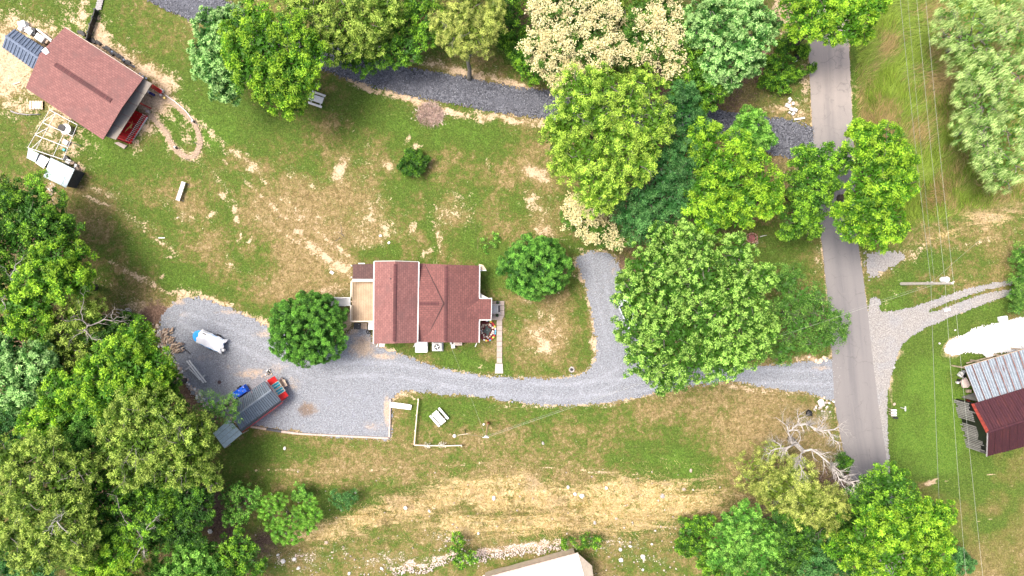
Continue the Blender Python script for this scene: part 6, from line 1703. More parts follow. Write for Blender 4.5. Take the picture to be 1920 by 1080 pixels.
# ---- the big barn, upper left
def barn():
    root = thing('barn', 'big red shingle roofed barn in the upper left', 'barn', P(155, 160, 0))
    ze, zr = 3.4, 4.55
    A, B, C, D = P(121, 51.5, ze), P(268.5, 147, ze), P(193, 262, ze), P(48, 165, ze)
    R0, R1 = P(74, 101.5, zr), P(228.5, 202, zr)
    mb = MB(); mb.slab(A, B, R1, R0, .14); mb.slab(C, D, R0, R1, .14)
    r = mb.build('roof', m_shingle_pink, root)
    mb = MB(); ridge_cap(mb, R0.lerp(R1, .19), R0.lerp(R1, .87), .5, .09); mb.build('ridge_vent', m_ridge, r)
    mb = MB(); mb.beam(A + Vector((.02, .06, -.08)), B + Vector((.02, .06, -.08)), .08, .1); mb.build('drip_edge', m_pinkwood, r)
    ws_ = walls(root, [Vector((p.x, p.y, 0)) for p in (A, B, C, D)], 0, ze - .1, m_darkred, gables={1: zr - .35, 3: zr - .35}, inset=.85)
    w_, a, b, nr = ws_[1]; door(root, a, b, nr, .45, 2.4, 2.6, m_darkred)
    for i, t in ((0, .3), (0, .7), (2, .25), (2, .7)):
        w_, a, b, nr = ws_[i]; window(root, a, b, nr, t, 1.1, 2.1)
    # weathered flat porch roof along the front
    a, b, c, d = P(261, 143.5, 3.05), P(285, 156.5, 2.8), P(217, 262, 2.8), P(186, 252, 3.05)
    n = 5
    for i in range(n):
        mb = MB(); t0, t1 = i / n + .002, (i + 1) / n - .002
        mb.slab(lerp(b, c, t0), lerp(b, c, t1), lerp(a, d, t1), lerp(a, d, t0), .08); mb.build('porch_roof_panel', m_grey_roof, root)
    for t in (.03, .33, .66, .97):
        mb = MB(); p = lerp(b, c, t); mb.box((p.x - .15, p.y - .05, 1.37), (.13, .13, 2.74)); mb.build('porch_post', m_darkred, root)
    # red porch floor with a gold bird painted on it
    fl = MB(); q = [P(249, 205, .35), P(275, 217, .35), P(243, 270, .35), P(212, 260, .35)]
    nb = 11
    for i in range(nb):
        mb = MB(); t0, t1 = i / nb, (i + 1) / nb - .012
        tp = [lerp(q[0], q[3], t0), lerp(q[1], q[2], t0), lerp(q[1], q[2], t1), lerp(q[0], q[3], t1)][::-1]
        mb.hexa([p - Vector((0, 0, .3)) for p in tp] + tp); mb.build('floor_board', m_red, root)
    mb = MB()
    bird = [(248.6, 226), (248.2, 233.5), (246, 238), (248, 239.5), (244.6, 240.5), (242.5, 239.8), (238, 244), (234, 248), (237.5, 241.5), (242.5, 236.6), (244.8, 234.5)]
    tp = [P(x, y, .372) for x, y in bird]
    mb.face(tp[::-1]); mb.face([p - Vector((0, 0, .012)) for p in tp])
    for i in range(len(tp)): j = (i + 1) % len(tp); mb.face([tp[i], tp[j], tp[j] - Vector((0, 0, .012)), tp[i] - Vector((0, 0, .012))])
    mb.build('painted_bird', m_gold, root)
    # packed dirt floor under the porch and threshold slab
    # railing of white pickets along the porch floor
    t = thing('picket_rail', 'row of white pickets on dark posts along the edge of the red porch floor', 'railing', P(260, 243, 0))
    a, b = P(276, 219, 0), P(245, 266, 0)
    for i in range(17):
        p = a.lerp(b, i / 16); mb = MB(); mb.box((p.x, p.y, .5), (.05, .05, 1.0)); mb.box((p.x, p.y, 1.02), (.08, .08, .05)); mb.build('picket', m_white, t)
    mb = MB(); mb.beam(a + Vector((0, 0, .35)), b + Vector((0, 0, .35)), .05, .1); mb.beam(a + Vector((0, 0, .85)), b + Vector((0, 0, .85)), .05, .1)
    mb.build('rail', m_dark, t)
    mb = MB()
    for i in range(16): p = a.lerp(b, (i + .5) / 16); mb.box((p.x + .12, p.y - .08, .12), (.2, .14, .22), .7)
    mb.build('block', m_whitestone, t)
    # red bench by the porch corner
    t = thing('bench', 'red painted bench at the upper corner of the barn porch', 'bench', P(294, 167, 0))
    a, b = P(284, 161, .5), P(303, 173, .5)
    mb = MB(); mb.beam(a, b, .42, .05); mb.build('seat', m_red, t)
    mb = MB(); mb.beam(a + Vector((.12, .2, .35)), b + Vector((.12, .2, .35)), .05, .4); mb.build('backrest', m_red, t)
    mb = MB()
    for u in (.08, .92): p = a.lerp(b, u); mb.box((p.x, p.y, .24), (.08, .35, .48), -.56)
    mb.build('leg', m_darkred, t)
    for x, y, s_, m, l, nm, ct in ((303, 170, (.5, .4, .35), m_white, 'white bucket like box beside the end of the red bench', 'storage_box', 'box'),
                               (309, 184, (.3, .38, .4), m_gold, 'small yellow toy car like bucket on the dirt beside the path', 'bucket', 'bucket'),
                               (302, 178, (.3, .2, .3), m_white, 'small white pail next to the yellow bucket', 'bucket', 'bucket'),
                               (277.5, 209, (.42, .38, .45), m_concrete, 'square concrete block at the corner of the red porch floor', 'concrete_block', 'block'),
                               (285, 176, (.7, .3, .3), plain('navy_cloth', (.03, .03, .12), .8), 'dark blue bundle lying under the porch roof edge', 'bundle', 'bundle'),
                               (279, 172, (.35, .3, .3), m_white, 'small white bundle beside the dark blue one', 'bundle', 'bundle')):
        q = P(x, y, s_[2] / 2)
        if nm == 'bucket':
            mb = MB(); mb.tube((q.x, q.y, 0), (q.x, q.y, s_[2]), s_[0] * .4, s_[0] * .5, 12)
        else:
            mb = MB(); mb.box(q, s_, -.5)
        tag(bevel(mb.build(nm, m, loc=(q.x, q.y, 0)), .03), l, ct)
    # threshold slab
    mb = MB(); tp = [P(222, 266, .12), P(238, 273, .12), P(232, 279, .12), P(214, 268, .12)][::-1]
    mb.hexa([p - Vector((0, 0, .15)) for p in tp] + tp); tag(mb.build('stone_slab', m_concrete, loc=P(227, 271, 0)), 'pale stone slab below the lower end of the red porch floor', 'slab')
    # dark plastic sheeting and hoses along the upper wall of the barn
    rs = np.random.RandomState(12)
    t = thing('ground_sheet', 'crumpled black sheeting along the upper wall of the barn', 'sheeting', P(215, 95, 0))
    mb = MB(); ln = [(150, 62), (166, 72), (182, 80), (200, 92), (218, 103), (236, 116), (248, 124)]
    for i in range(len(ln) - 1):
        for k in range(7):
            u = rs.uniform(); x = ln[i][0] + (ln[i + 1][0] - ln[i][0]) * u + rs.uniform(-2, 3); y = ln[i][1] + (ln[i + 1][1] - ln[i][1]) * u + rs.uniform(-3, 2.5)
            p = P(x, y, .12); mb.box(p, (rs.uniform(.3, .8), rs.uniform(.15, .35), rs.uniform(.1, .3)), -.57 + rs.uniform(-.5, .5))
    mb.build('sheet', m_black, t)
    mb = MB()
    for x, y in ((210, 97), (232, 112), (252, 125), (262, 138), (268, 143), (274, 147)):
        p = P(x, y, .2); mb.rock(p, rs.uniform(.12, .2), rs)
    mb.build('pot', plain('blue_grey_plastic', (.20, .25, .36), .5), t)
    # dark low fence running up from the barn
    t = thing('low_fence', 'low dark board fence running up from the top of the barn', 'fence', P(172, 48, 0))
    pts = [P(165, 76, .45), P(168, 62, .45), P(172, 48, .45), P(177, 34, .45), P(181, 20, .45)]
    for i in range(4):
        mb = MB(); mb.beam(pts[i], pts[i + 1], .12, .8); mb.build('board', m_black, t)
    for p in pts: mb = MB(); mb.box((p.x, p.y, .5), (.18, .18, 1.0)); mb.build('post', m_dark, t)
    t = thing('boardwalk', 'short weathered plank walk at the top edge above the dark fence', 'boardwalk', P(188, 5, 0))
    for i in range(7):
        mb = MB(); a = P(190 - i * 1.0, -8 + i * 4.2, .12); mb.box(a, (.8, .24, .06), .22); mb.build('plank', m_greywood, t)


barn()


def metal_shed():
    root = thing('shed', 'long narrow shed with slate blue ribbed metal roof left of the barn', 'shed', P(40, 92, 0))
    ze, zr = 2.5, 3.3
    a0, a1 = P(26.5, 54, ze), P(96, 98, ze)      # upper eave
    r0, r1 = P(10.5, 67.5, zr), P(84, 117, zr)
    b0, b1 = P(4, 88, ze), P(74, 138, ze)
    sheets(root, a0, a1, r1, r0, 6, m_roof_blue, ribs=2, rib_h=.09)
    sheets(root, b1, b0, r0, r1, 6, m_roof_blue, ribs=2, rib_h=.09)
    mb = MB(); ridge_cap(mb, r0 + Vector((0, 0, .05)), r1 + Vector((0, 0, .05)), .3); mb.build('ridge_cap', m_roof_blue, root)
    walls(root, [Vector((p.x, p.y, 0)) for p in (a0, a1, b1, b0)], 0, ze - .1, m_dark, gables={1: zr - .2, 3: zr - .2}, inset=.2)
    t = thing('chimney_box', 'small white box standing where the metal shed meets the barn roof', 'box', P(88, 97, 0))
    mb = MB(); p = P(85.5, 96.5, 4.4); mb.box((p.x, p.y, 2.25), (.5, .6, 4.2), .6); mb.build('shaft', m_white, t)
    mb = MB(); mb.box((p.x, p.y, 4.4), (.62, .72, .1), .6); mb.build('cap', m_tarp, t)
    # junk behind the shed
    J = [(44, 47, .9, .8, .8, .3, m_tarp, 'large crumpled white sheet covered box at the top of the junk behind the metal shed', 'storage_box', 'box'),
         (52, 53, 1.2, .5, .5, -.4, m_whitestone, 'off white slab leaning among the junk behind the metal shed', 'panel', 'panel'),
         (42, 53, .8, .5, .6, .9, m_tarp, 'smaller white box next to the shed eave among the junk', 'storage_box', 'box'),
         (57, 60, .9, .7, .7, -.6, m_grey, 'grey metal cabinet among the junk behind the metal shed', 'cabinet', 'cabinet'),
         (65, 60, .4, .9, .5, .1, m_dark, 'dark upright frame among the junk behind the metal shed', 'frame', 'frame'),
         (78, 73, 1.15, .8, .9, -.6, m_white, 'white chest freezer like box beside the barn and the metal shed', 'chest', 'chest'),
         (90, 79, .3, .5, .6, -.5, m_wood, 'small brown board box touching the barn roof edge', 'crate', 'crate')]
    for x, y, w, d, h, r, m, l, nm, ct in J:
        p = P(x, y, h / 2); mb = MB(); mb.box(p, (w, d, h), r); tag(bevel(mb.build(nm, m, loc=(p.x, p.y, 0)), .04), l, ct)
    for k, (x0, y0, x1, y1) in enumerate(((68, 54, 96, 78), (72, 56, 97, 75))):
        mb = MB(); mb.beam(P(x0, y0, .5 + .1 * k), P(x1, y1, .6 + .1 * k), .12, .05)
        tag(mb.build('board', m_white, loc=P(x0, y0, 0)), ['long white board lying nearest the junk boxes behind the metal shed', 'long white board lying on the outer side of the junk pile'][k], 'board')
    # pallets and wood on the sand left of the barn
    t = thing('pallet', 'pale wooden pallet frame on the sand below the barn', 'pallet', P(68, 198, 0))
    for i in range(5):
        mb = MB(); p = P(57 + i * 5.2, 197, .18); mb.box(p, (.26, 1.05, .04)); mb.build('slat', m_palewood, t)
    for yy in (190, 197, 204): mb = MB(); mb.beam(P(55, yy, .08), P(81, yy, .08), .08, .12); mb.build('bearer', m_wood, t)
    mb = MB(); mb.box(P(69, 197, .26), (1.0, .75, .06)); tag(mb.build('plywood_sheet', m_palewood, loc=P(69, 197, 0)), 'square pale plywood sheet lying on the pallet frame', 'plywood')
    mb = MB(); mb.path([P(20, 208, .1), P(30, 212, .1), P(50, 215, .12), P(76, 214, .1)], [.09, .08, .07, .04], 7)
    tag(mb.build('fallen_branch', m_greywood, loc=P(50, 213, 0), smooth=True), 'long pale fallen branch on the sand below the pallet frame', 'branch')
    mb = MB(); mb.beam(P(25, 158, .06), P(37, 154, .06), .14, .04); tag(mb.build('plank', m_palewood, loc=P(30, 156, 0)), 'short pale plank on the sand left of the barn', 'plank')


metal_shed()


def pen():
    # white pipe frame with low coops at its end
    root = thing('pipe_frame', 'white open pipe frame of a run standing below the barn', 'frame', P(97, 255, 0))
    h = 2.0
    c = [P(93, 206, h), P(145, 234, h), P(118, 299, h), P(52, 277, h)]
    c2 = [P(105, 212, h)]
    def tb(a, b, r=.032): mb.tube(a, b, r, r, 6)
    mb = MB()
    for i in range(4): tb(c[i], c[(i + 1) % 4])
    mb.build('top_rail', m_white, root)
    mb = MB()
    for t in (0, .33, .66, 1.0):
        tb(lerp(c[0], c[3], t), lerp(c[1], c[2], t), .05)
    tb(lerp(c[0], c[1], .22), lerp(c[3], c[2], .22)); tb(lerp(c[0], c[1], .72), lerp(c[3], c[2], .72))
    tb(lerp(c[0], c[3], .33), lerp(lerp(c[0], c[1], .22), lerp(c[3], c[2], .22), .0), .035)
    tb(lerp(c[0], c[3], .66), lerp(lerp(c[0], c[1], .22), lerp(c[3], c[2], .22), .4), .035)
    tb(lerp(c[3], c[2], .1), lerp(lerp(c[0], c[1], .22), lerp(c[3], c[2], .22), .7), .035)
    mb.build('cross_rail', m_white, root)
    for t in c + [lerp(c[0], c[3], .5), lerp(c[1], c[2], .5), lerp(c[0], c[1], .5)]:
        mb = MB(); mb.tube((t.x, t.y, 0), t, .045, .045, 6); mb.build('post', m_white, root)
    mb = MB()
    p = P(126, 243, .35); mb.tube((p.x, p.y, 0), (p.x, p.y, .7), .62, .66, 20); tk = tag(mb.build('water_tank', m_grey, loc=(p.x, p.y, 0)), 'round grey tank inside the white pipe frame', 'tank')
    mb = MB(); p = P(119, 241, .4); mb.tube((p.x, p.y, 0), (p.x, p.y, .8), .45, .45, 16); tag(mb.build('water_tank', m_black, loc=(p.x, p.y, 0)), 'black round tub half behind the grey tank in the pipe frame', 'tub')
    mb = MB(); mb.box(P(124, 267, .2), (.7, .6, .4), -.5); tag(bevel(mb.build('trough', m_grey, loc=P(124, 267, 0)), .04), 'small grey trough in the lower right part of the pipe frame', 'trough')
    mb = MB(); mb.box(P(120, 281, .12), (.35, .3, .25), -.5); tag(bevel(mb.build('bucket', plain('teal_plastic', (.05, .38, .36), .4), loc=P(120, 281, 0)), .04), 'teal plastic bucket at the lower end of the pipe frame', 'bucket')
    # coops
    def lean(label, q, z, m, n, legs=True, nm='coop', lowh=None):
        t = thing(nm, label, 'coop', Vector((sum(p.x for p in q) / 4, sum(p.y for p in q) / 4, 0)))
        sheets(t, q[0], q[1], q[2], q[3], n, m, ribs=3, rib_h=.02)
        walls(t, [Vector((p.x, p.y, 0)) for p in q], 0, min(p.z for p in q) - .06, m_dark, inset=.15, th=.06)
        return t
    lean('pale blue metal roofed coop at the left end of the row below the pipe frame', [P(50, 296, 1.5), P(66, 304, 1.5), P(73, 288, 1.8), P(53, 278, 1.8)], 1.6, m_sheet_blue, 2)
    lean('white topped coop between the two bluish roofed coops', [P(66, 305, 1.3), P(82, 316, 1.3), P(93, 298, 1.5), P(75, 289, 1.5)], 1.4, m_tarp, 2)
    lean('largest coop with a shiny pale blue roof nearest the stony ground', [P(81, 331, 2.0), P(124, 352, 2.0), P(140, 317.5, 2.3), P(95, 295.5, 2.3)], 2.1, m_sheet_light, 5)
    rs = np.random.RandomState(3)
    for k, (x, y, m, l) in enumerate(((124, 297, m_black, 'black crate at the top of the clutter right of the shiny roofed coop'), (129, 303, m_whitestone, 'pale crate in the clutter right of the shiny roofed coop'), (137, 306, m_wood, 'brown board in the clutter right of the shiny roofed coop'),
                                (143, 312, m_grey, 'grey bin at the right end of the clutter by the shiny roofed coop'), (146, 318, m_wood, 'brown box at the lower right of the clutter by the shiny roofed coop'))):
        mb = MB(); p = P(x, y, .2); mb.box(p, (rs.uniform(.4, .8), rs.uniform(.3, .6), .4), rs.uniform(0, 3)); tag(bevel(mb.build(['crate', 'crate', 'board', 'bin', 'box'][k], m, loc=(p.x, p.y, 0)), .03), l, ['crate', 'crate', 'board', 'bin', 'box'][k])


pen()


# ---- shed on the gravel lot
def lot_shed():
    root = thing('shed', 'charcoal metal roofed shed with a red end wall on the gravel lot', 'shed', P(475, 765, 0))
    ze, zr = 2.7, 3.5
    a0, a1 = P(497, 713.5, ze), P(437, 756, ze)     # upper left eave: right end, left end
    r0, r1 = P(509.5, 731.5, zr), P(437, 783, zr)
    b0, b1 = P(526.5, 750, ze), P(450, 806, ze)
    sheets(root, a1, a0, r0, r1, 7, m_roof_char, ribs=3, rib_h=.07)
    sheets(root, b0, b1, r1, r0, 7, m_roof_char, ribs=3, rib_h=.07)
    mb = MB(); ridge_cap(mb, r0 + Vector((0, 0, .05)), r1 + Vector((0, 0, .05)), .3); mb.build('ridge_cap', m_roof_char, root)
    # steep lower skirt of the roof on the lower side
    c0, c1 = P(529, 753.5, 2.0), P(453, 810, 2.0)
    sheets(root, c0, c1, b1, b0, 7, m_roof_char, ribs=4, rib_h=.05, name='skirt_sheet')
    mb = MB(); mb.beam(c0 + Vector((.05, -.05, -.03)), c1 + Vector((.05, -.05, -.03)), .07, .12); mb.build('eave_trim', m_darkred, root)
    foot = [Vector((p.x, p.y, 0)) for p in (P(497, 713.5, ze), P(528, 752, 2.2), P(452, 808, 2.2), P(437, 756, ze))]
    ws_ = walls(root, foot, 0, 2.2, m_red, gables={0: 3.2, 2: 3.2}, inset=.12)
    # the front wall stands out beyond the roof edge: door panels, white trim, two double windows
    w_, a, b, nr = ws_[0]
    out = -nr.normalized(); d = (b - a).normalized(); L = (b - a).length
    def panel(u0, u1, z0, z1, off, th, m, name, parent=root):
        mb = MB(); p, q = a + d * u0 * L + out * off, a + d * u1 * L + out * off
        v = []
        for z in (z0, z1): v += [Vector((p.x, p.y, z)), Vector((q.x, q.y, z)), Vector((q.x, q.y, z)) + out * th, Vector((p.x, p.y, z)) + out * th]
        mb.hexa(v); return mb.build(name, m, parent)
    # lower porch shelf with glazed panels, tilted like a cold frame against the wall
    def tilt(u0, u1, o0, o1, z0, z1, th, m, name, parent=root):
        mb = MB()
        pa, pb = a + d * u0 * L, a + d * u1 * L
        q = [pa + out * o1, pb + out * o1, pb + out * o0, pa + out * o0]
        zz = [z0, z0, z1, z1]
        top = [Vector((p.x, p.y, z)) for p, z in zip(q, zz)]
        if (top[1] - top[0]).cross(top[2] - top[0]).z < 0: top = top[::-1]
        mb.hexa([p - Vector((0, 0, th)) for p in top] + top); return mb.build(name, m, parent)
    panel(0.0, .28, .1, 2.15, .012, .04, m_red, 'wall_panel'); panel(.80, 1.0, .1, 2.15, .012, .04, m_red, 'wall_panel')
    tilt(0, .24, .06, .95, 1.5, 2.15, .04, m_red, 'awning_panel'); tilt(.77, 1.0, .06, .95, 1.5, 2.15, .04, m_red, 'awning_panel')
    tilt(0, 1.0, .02, .10, 2.16, 2.22, .05, m_white, 'trim_board')
    for k, (u0, u1) in enumerate(((.25, .49), (.52, .76))):
        f = tilt(u0, u1, .12, 1.0, 1.45, 2.1, .05, m_cream, 'window')
        um = (u0 + u1) / 2
        for v0, v1 in ((u0 + .02, um - .01), (um + .01, u1 - .02)):
            mb = MB()
            pa, pb = a + d * v0 * L, a + d * v1 * L
            q = [pa + out * .93, pb + out * .93, pb + out * .2, pa + out * .2]; zz = [1.515, 1.515, 2.055, 2.055]
            top = [Vector((p.x, p.y, z)) for p, z in zip(q, zz)]
            if (top[1] - top[0]).cross(top[2] - top[0]).z < 0: top = top[::-1]
            mb.hexa([p - Vector((0, 0, .02)) for p in top] + top); mb.build('pane', m_teal, f)
    panel(.47, .54, .1, 2.1, .06, .05, m_white, 'trim_board')
    # pale blue sheet roof of the lean-to behind
    t = thing('lean_to', 'lean to with a pale blue sheet roof behind the charcoal roofed shed', 'lean-to', P(425, 805, 0))
    q = [P(421, 840.5, 1.8), P(399.5, 812, 1.8), P(421, 790, 2.1), P(454.5, 812.5, 2.1)]
    q = [P(399.5, 812, 1.8), P(421, 840.5, 1.8), P(454.5, 813, 2.1), P(430, 786, 2.1)]
    sheets(t, q[1], q[0], q[3], q[2], 4, m_sheet_blue, ribs=3, rib_h=.03)
    mb = MB()
    for p in q: v = p * .97 + Vector((q[0] + q[2]).xyz) * .015; mb.box((v.x, v.y, .88), (.1, .1, 1.76))
    mb.build('post', m_wood, t)
    # wooden crate frame
    t = thing('timber_crate', 'open pinkish timber crate at the red end wall of the lot shed', 'crate', P(527, 719, 0))
    q = [P(517, 717, .45), P(528, 709.5, .45), P(538, 721.5, .45), P(525.5, 730, .45)]
    for i in range(4):
        mb = MB(); mb.beam(q[i], q[(i + 1) % 4], .14, .1); mb.build('rail', m_pinkwood, t)
        mb = MB(); mb.box((q[i].x, q[i].y, .2), (.1, .1, .42)); mb.build('leg', m_pinkwood, t)
    mb = MB(); c = sum(q, Vector()) / 4
    for i in range(4): lerp(c, q[i], .8)
    tp = [lerp(c, p, .85) - Vector((0, 0, .2)) for p in q][::-1]; mb.hexa([p - Vector((0, 0, .05)) for p in tp] + tp); mb.build('base', m_wood, t)
    mb = MB(); mb.beam(P(531, 712, .52), P(537, 724, .52), .3, .05); mb.build('board', m_palewood, t)
    # blue tarpaulin over a small load on a low trailer
    t = thing('utility_trailer', 'small trailer under a bright blue tarpaulin beside the charcoal roofed shed', 'trailer', P(454, 734, 0))
    ang = math.radians(33)
    def L2(u, v, z): c_ = P(455, 733.5, 0); return Vector((c_.x + u * math.cos(ang) - v * math.sin(ang), c_.y + u * math.sin(ang) + v * math.cos(ang), z))
    rs = np.random.RandomState(8)
    mb = MB(); nx, ny = 12, 8; g = {}
    for i in range(nx + 1):
        for j in range(ny + 1):
            u, v = -1.0 + 2.0 * i / nx, -.52 + 1.04 * j / ny
            e = max(abs(u) - .85, abs(v) - .40, 0)
            z = 1.0 + .06 * math.sin(u * 7) * math.cos(v * 9) + rs.uniform(-.03, .03) - e * 4.2
            g[i, j] = L2(u + rs.uniform(-.02, .02), v + rs.uniform(-.02, .02), max(z, .35))
    for i in range(nx):
        for j in range(ny): mb.face([g[i, j], g[i + 1, j], g[i + 1, j + 1], g[i, j + 1]])
    so = mb.build('tarpaulin', m_blue, t, smooth=True)
    for u, v in ((-.6, .2), (-.2, -.15), (.1, .2), (.45, -.1), (.8, .25), (-.75, -.3)):
        mb = MB(); p = L2(u, v, 1.06); mb.rock(p, .07, rs); mb.build('weight', m_whitestone if u < .3 else m_palewood, t)
    mb = MB(); mb.beam(L2(-1, -.35, .35), L2(1, -.35, .35), .08, .1); mb.beam(L2(-1, .35, .35), L2(1, .35, .35), .08, .1); mb.beam(L2(-1.75, 0, .35), L2(-1, -.35, .35), .07, .07); mb.beam(L2(-1.75, 0, .35), L2(-1, .35, .35), .07, .07); mb.build('chassis', m_wood, t)
    for v in (-.62, .62):
        mb = MB(); mb.tube(L2(0, v - .08, .28), L2(0, v + .08, .28), .28, .28, 14); mb.build('wheel', m_black, t)
    mb = MB(); mb.beam(L2(-1.03, -.42, .62), L2(-1.03, .42, .62), .05, .35); mb.build('tailboard', m_white, t)


lot_shed()


# ---- right barn
def right_barn():
    root = thing('barn', 'old barn with a dark maroon roof and a rusty silver lean to on the right', 'barn', P(1880, 760, 0))
    zr, ze, zj, zl = 6.0, 3.9, 3.9, 2.7
    # maroon roof: ridge from (1852,810) to the right
    J0, J1 = P(1824, 757, zj), P(1985, 708, zj)
    R0, R1 = P(1852, 811, zr), P(2020, 757, zr)
    E0, E1 = P(1850, 855.5, ze), P(2020, 811, ze)
    sheets(root, J1, J0, R0, R1, 12, m_maroon, ribs=3, rib_h=.025)
    sheets(root, E0, E1, R1, R0, 12, m_maroon, ribs=3, rib_h=.025, ends=.12, seed=2)
    mb = MB(); ridge_cap(mb, R0 + Vector((0, 0, .05)), R1 + Vector((0, 0, .05)), .28); mb.build('ridge_cap', m_maroon, root)
    mb = MB(); mb.beam(J0 + Vector((-.02, 0, .03)), R0 + Vector((-.02, 0, .05)), .42, .04); mb.build('flashing', m_redflash, root)
    mb = MB(); mb.beam(R0 + Vector((-.03, 0, .0)), E0 + Vector((-.03, 0, .02)), .10, .12); mb.build('barge_board', m_greywood, root)
    # silver lean-to roof
    S0, S1 = P(1807.5, 688, zl), P(1965, 642, zl)
    T0, T1 = P(1834, 755, zj - .12), P(1985, 707, zj - .12)
    sheets(root, T0, T1, S1, S0, 11, m_galv, ribs=3, rib_h=.03, ends=.0, seed=4)
    # gable end: loose weathered upright boards with gaps
    def flat(p): return Vector((p.x, p.y, 0))
    A, B = flat(J0) + Vector((.25, -.1, 0)), flat(E0) + Vector((.2, .15, 0))
    Rg = flat(R0)
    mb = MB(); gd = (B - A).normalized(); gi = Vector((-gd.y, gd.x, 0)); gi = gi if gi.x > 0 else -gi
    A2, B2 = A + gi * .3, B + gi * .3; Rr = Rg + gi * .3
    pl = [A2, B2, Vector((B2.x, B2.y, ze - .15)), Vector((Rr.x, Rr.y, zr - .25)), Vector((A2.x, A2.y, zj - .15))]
    mb.face(pl); mb.face([p + gi * .05 for p in pl][::-1]); mb.build('interior_shade_sheet', m_black, root)  # black sheet added behind the boards to paint the shade of the interior
    n = 26
    rs = np.random.RandomState(4)
    for i in range(n):
        t0 = i / n; p = A.lerp(B, t0 + .5 / n)
        tr = (Rg - A).dot(B - A) / (B - A).length_squared
        zt = zj + (zr - zj) * min(t0 / tr, (1 - t0) / (1 - tr)) - .25
        zt = min(zt, zj + (zr - zj) * (t0 / tr if t0 < tr else (1 - t0) / (1 - tr)))
        if 8 <= i <= 12 and rs.uniform() < .5: continue
        w = (B - A).length / n
        hh = (.8 if rs.uniform() < .3 else 1.0) * (zt - .1) * rs.uniform(.66, .9)
        lean = rs.uniform(-.03, .03)
        mb = MB(); d = (B - A).normalized()
        z0 = 0.0 if rs.uniform() < .8 else rs.uniform(.2, .8)
        mb.beam(Vector((p.x, p.y, z0)), Vector((p.x, p.y, hh)) + d * lean, .03, w * rs.uniform(.55, .85), up=(d.y, -d.x, 0)) if False else mb.box((p.x, p.y, (z0 + hh) / 2), (.03, w * rs.uniform(.5, .85), hh - z0), math.atan2(d.y, d.x) - math.pi / 2)
        mb.build('wall_board', m_greywood, root)
    # other walls, dark inside
    mb = MB()
    E1g, J1g = flat(E1), flat(J1)
    def wall(a, b, z): 
        mb.face([a, b, Vector((b.x, b.y, z)), Vector((a.x, a.y, z))]); d = (b - a).normalized(); o = Vector((-d.y, d.x, 0)) * .08
        mb.face([Vector((a.x, a.y, z)) + o, Vector((b.x, b.y, z)) + o, b + o, a + o]); mb.face([Vector((a.x, a.y, z)), Vector((b.x, b.y, z)), Vector((b.x, b.y, z)) + o, Vector((a.x, a.y, z)) + o])
    wall(B, E1g, ze - .1); mb.build('wall', m_greywood, root)
    mb = MB(); wall(flat(T0) + Vector((.5, 0, 0)), J1g, 3.6); wall(E1g, J1g, ze - .1); mb.build('wall', m_greywood, root)
    for t in (.02, .25, .5, .75, .98): mb = MB(); p = flat(S0).lerp(flat(S1), t) - Vector((-.1, .2, 0)); mb.box((p.x, p.y, 1.3), (.16, .16, 2.6)); mb.build('post', m_wood, root)
    mb = MB(); mb.beam(S0 - Vector((0, 0, .12)), S1 - Vector((0, 0, .12)), .1, .14); mb.build('beam', m_wood, root)
    mb = MB(); mb.box((A.x + 1.0, A.y - 2.5, .02), (.1, .1, .02))
    # dark earthen floor strip within the gable is only the ground
    # things at the left end
    t = thing('cart', 'pinkish old cart parked at the end of the silver barn roof', 'cart', P(1812, 718, 0))
    mb = MB(); tp = [P(1803, 715, .8), P(1812, 708, .8), P(1820, 722, .8), P(1815, 727, .8), P(1806, 727, .8)][::-1]
    mb.face(tp); mb.face([p - Vector((0, 0, .25)) for p in tp][::-1])
    for i in range(5): j = (i + 1) % 5; mb.face([tp[j], tp[i], tp[i] - Vector((0, 0, .25)), tp[j] - Vector((0, 0, .25))])
    mb.build('bed', plain('faded_pink_metal', (.55, .44, .40), .6, .2), t)
    for x, y, r in ((1801, 716, .33), (1797, 713, .2), (1808, 704, .25)):
        mb = MB(); p = P(x, y, r); mb.tube(p - Vector((.1, 0, 0)), p + Vector((.1, 0, 0)), r, r, 14); mb.build('wheel', m_black, t)
    mb = MB(); mb.beam(P(1803, 716, .6), P(1794, 716, .5), .08, .08); mb.beam(P(1800, 700, .7), P(1809, 712, .7), .1, .08); mb.build('shaft', m_greywood, t)
    rs = np.random.RandomState(2)
    JN = [(1795, 717, .32, m_whitestone, 'round white drum end beside the old cart', 'bucket', 'bucket'),
          (1801, 702, .45, m_white, 'white crumpled object above the old cart', 'bundle', 'bundle'),
          (1806, 697, .35, m_grey, 'grey can at the corner of the silver barn roof', 'bucket', 'can'),
          (1816, 733, .4, m_wood, 'brown box under the corner between silver and maroon roofs', 'crate', 'crate'),
          (1815, 752, .35, m_redflash, 'rusty red metal offcut lying by the open gable', 'offcut', 'metal offcut')]
    for x, y, s_, m, l, nm, ct in JN:
        p = P(x, y, s_ / 2); mb = MB()
        if nm == 'bucket': mb.tube((p.x, p.y, 0), (p.x, p.y, s_), s_ * .5, s_ * .55, 12)
        else: mb.box(p, (s_ * 1.3, s_, s_), rs.uniform(0, 2))
        tag(bevel(mb.build(nm, m, loc=(p.x, p.y, 0)), .03), l, ct)
    L = ['plank against the top edge of the silver roof, upper one', 'plank against the top edge of the silver roof, lower one']
    for k in range(2):
        mb = MB(); mb.beam(P(1812 + 4 * k, 681 + 4 * k, .15), P(1862, 668 + 3 * k, .15), .14, .06); tag(mb.build('plank', m_wood, loc=P(1830, 677, 0)), 'brown ' + L[k], 'plank')
    mb = MB(); tp = [P(1841, 661, .5), P(1862, 660, .55), P(1865, 667, .4), P(1850, 670, .35)][::-1]; mb.hexa([p - Vector((0, 0, .05)) for p in tp] + tp)
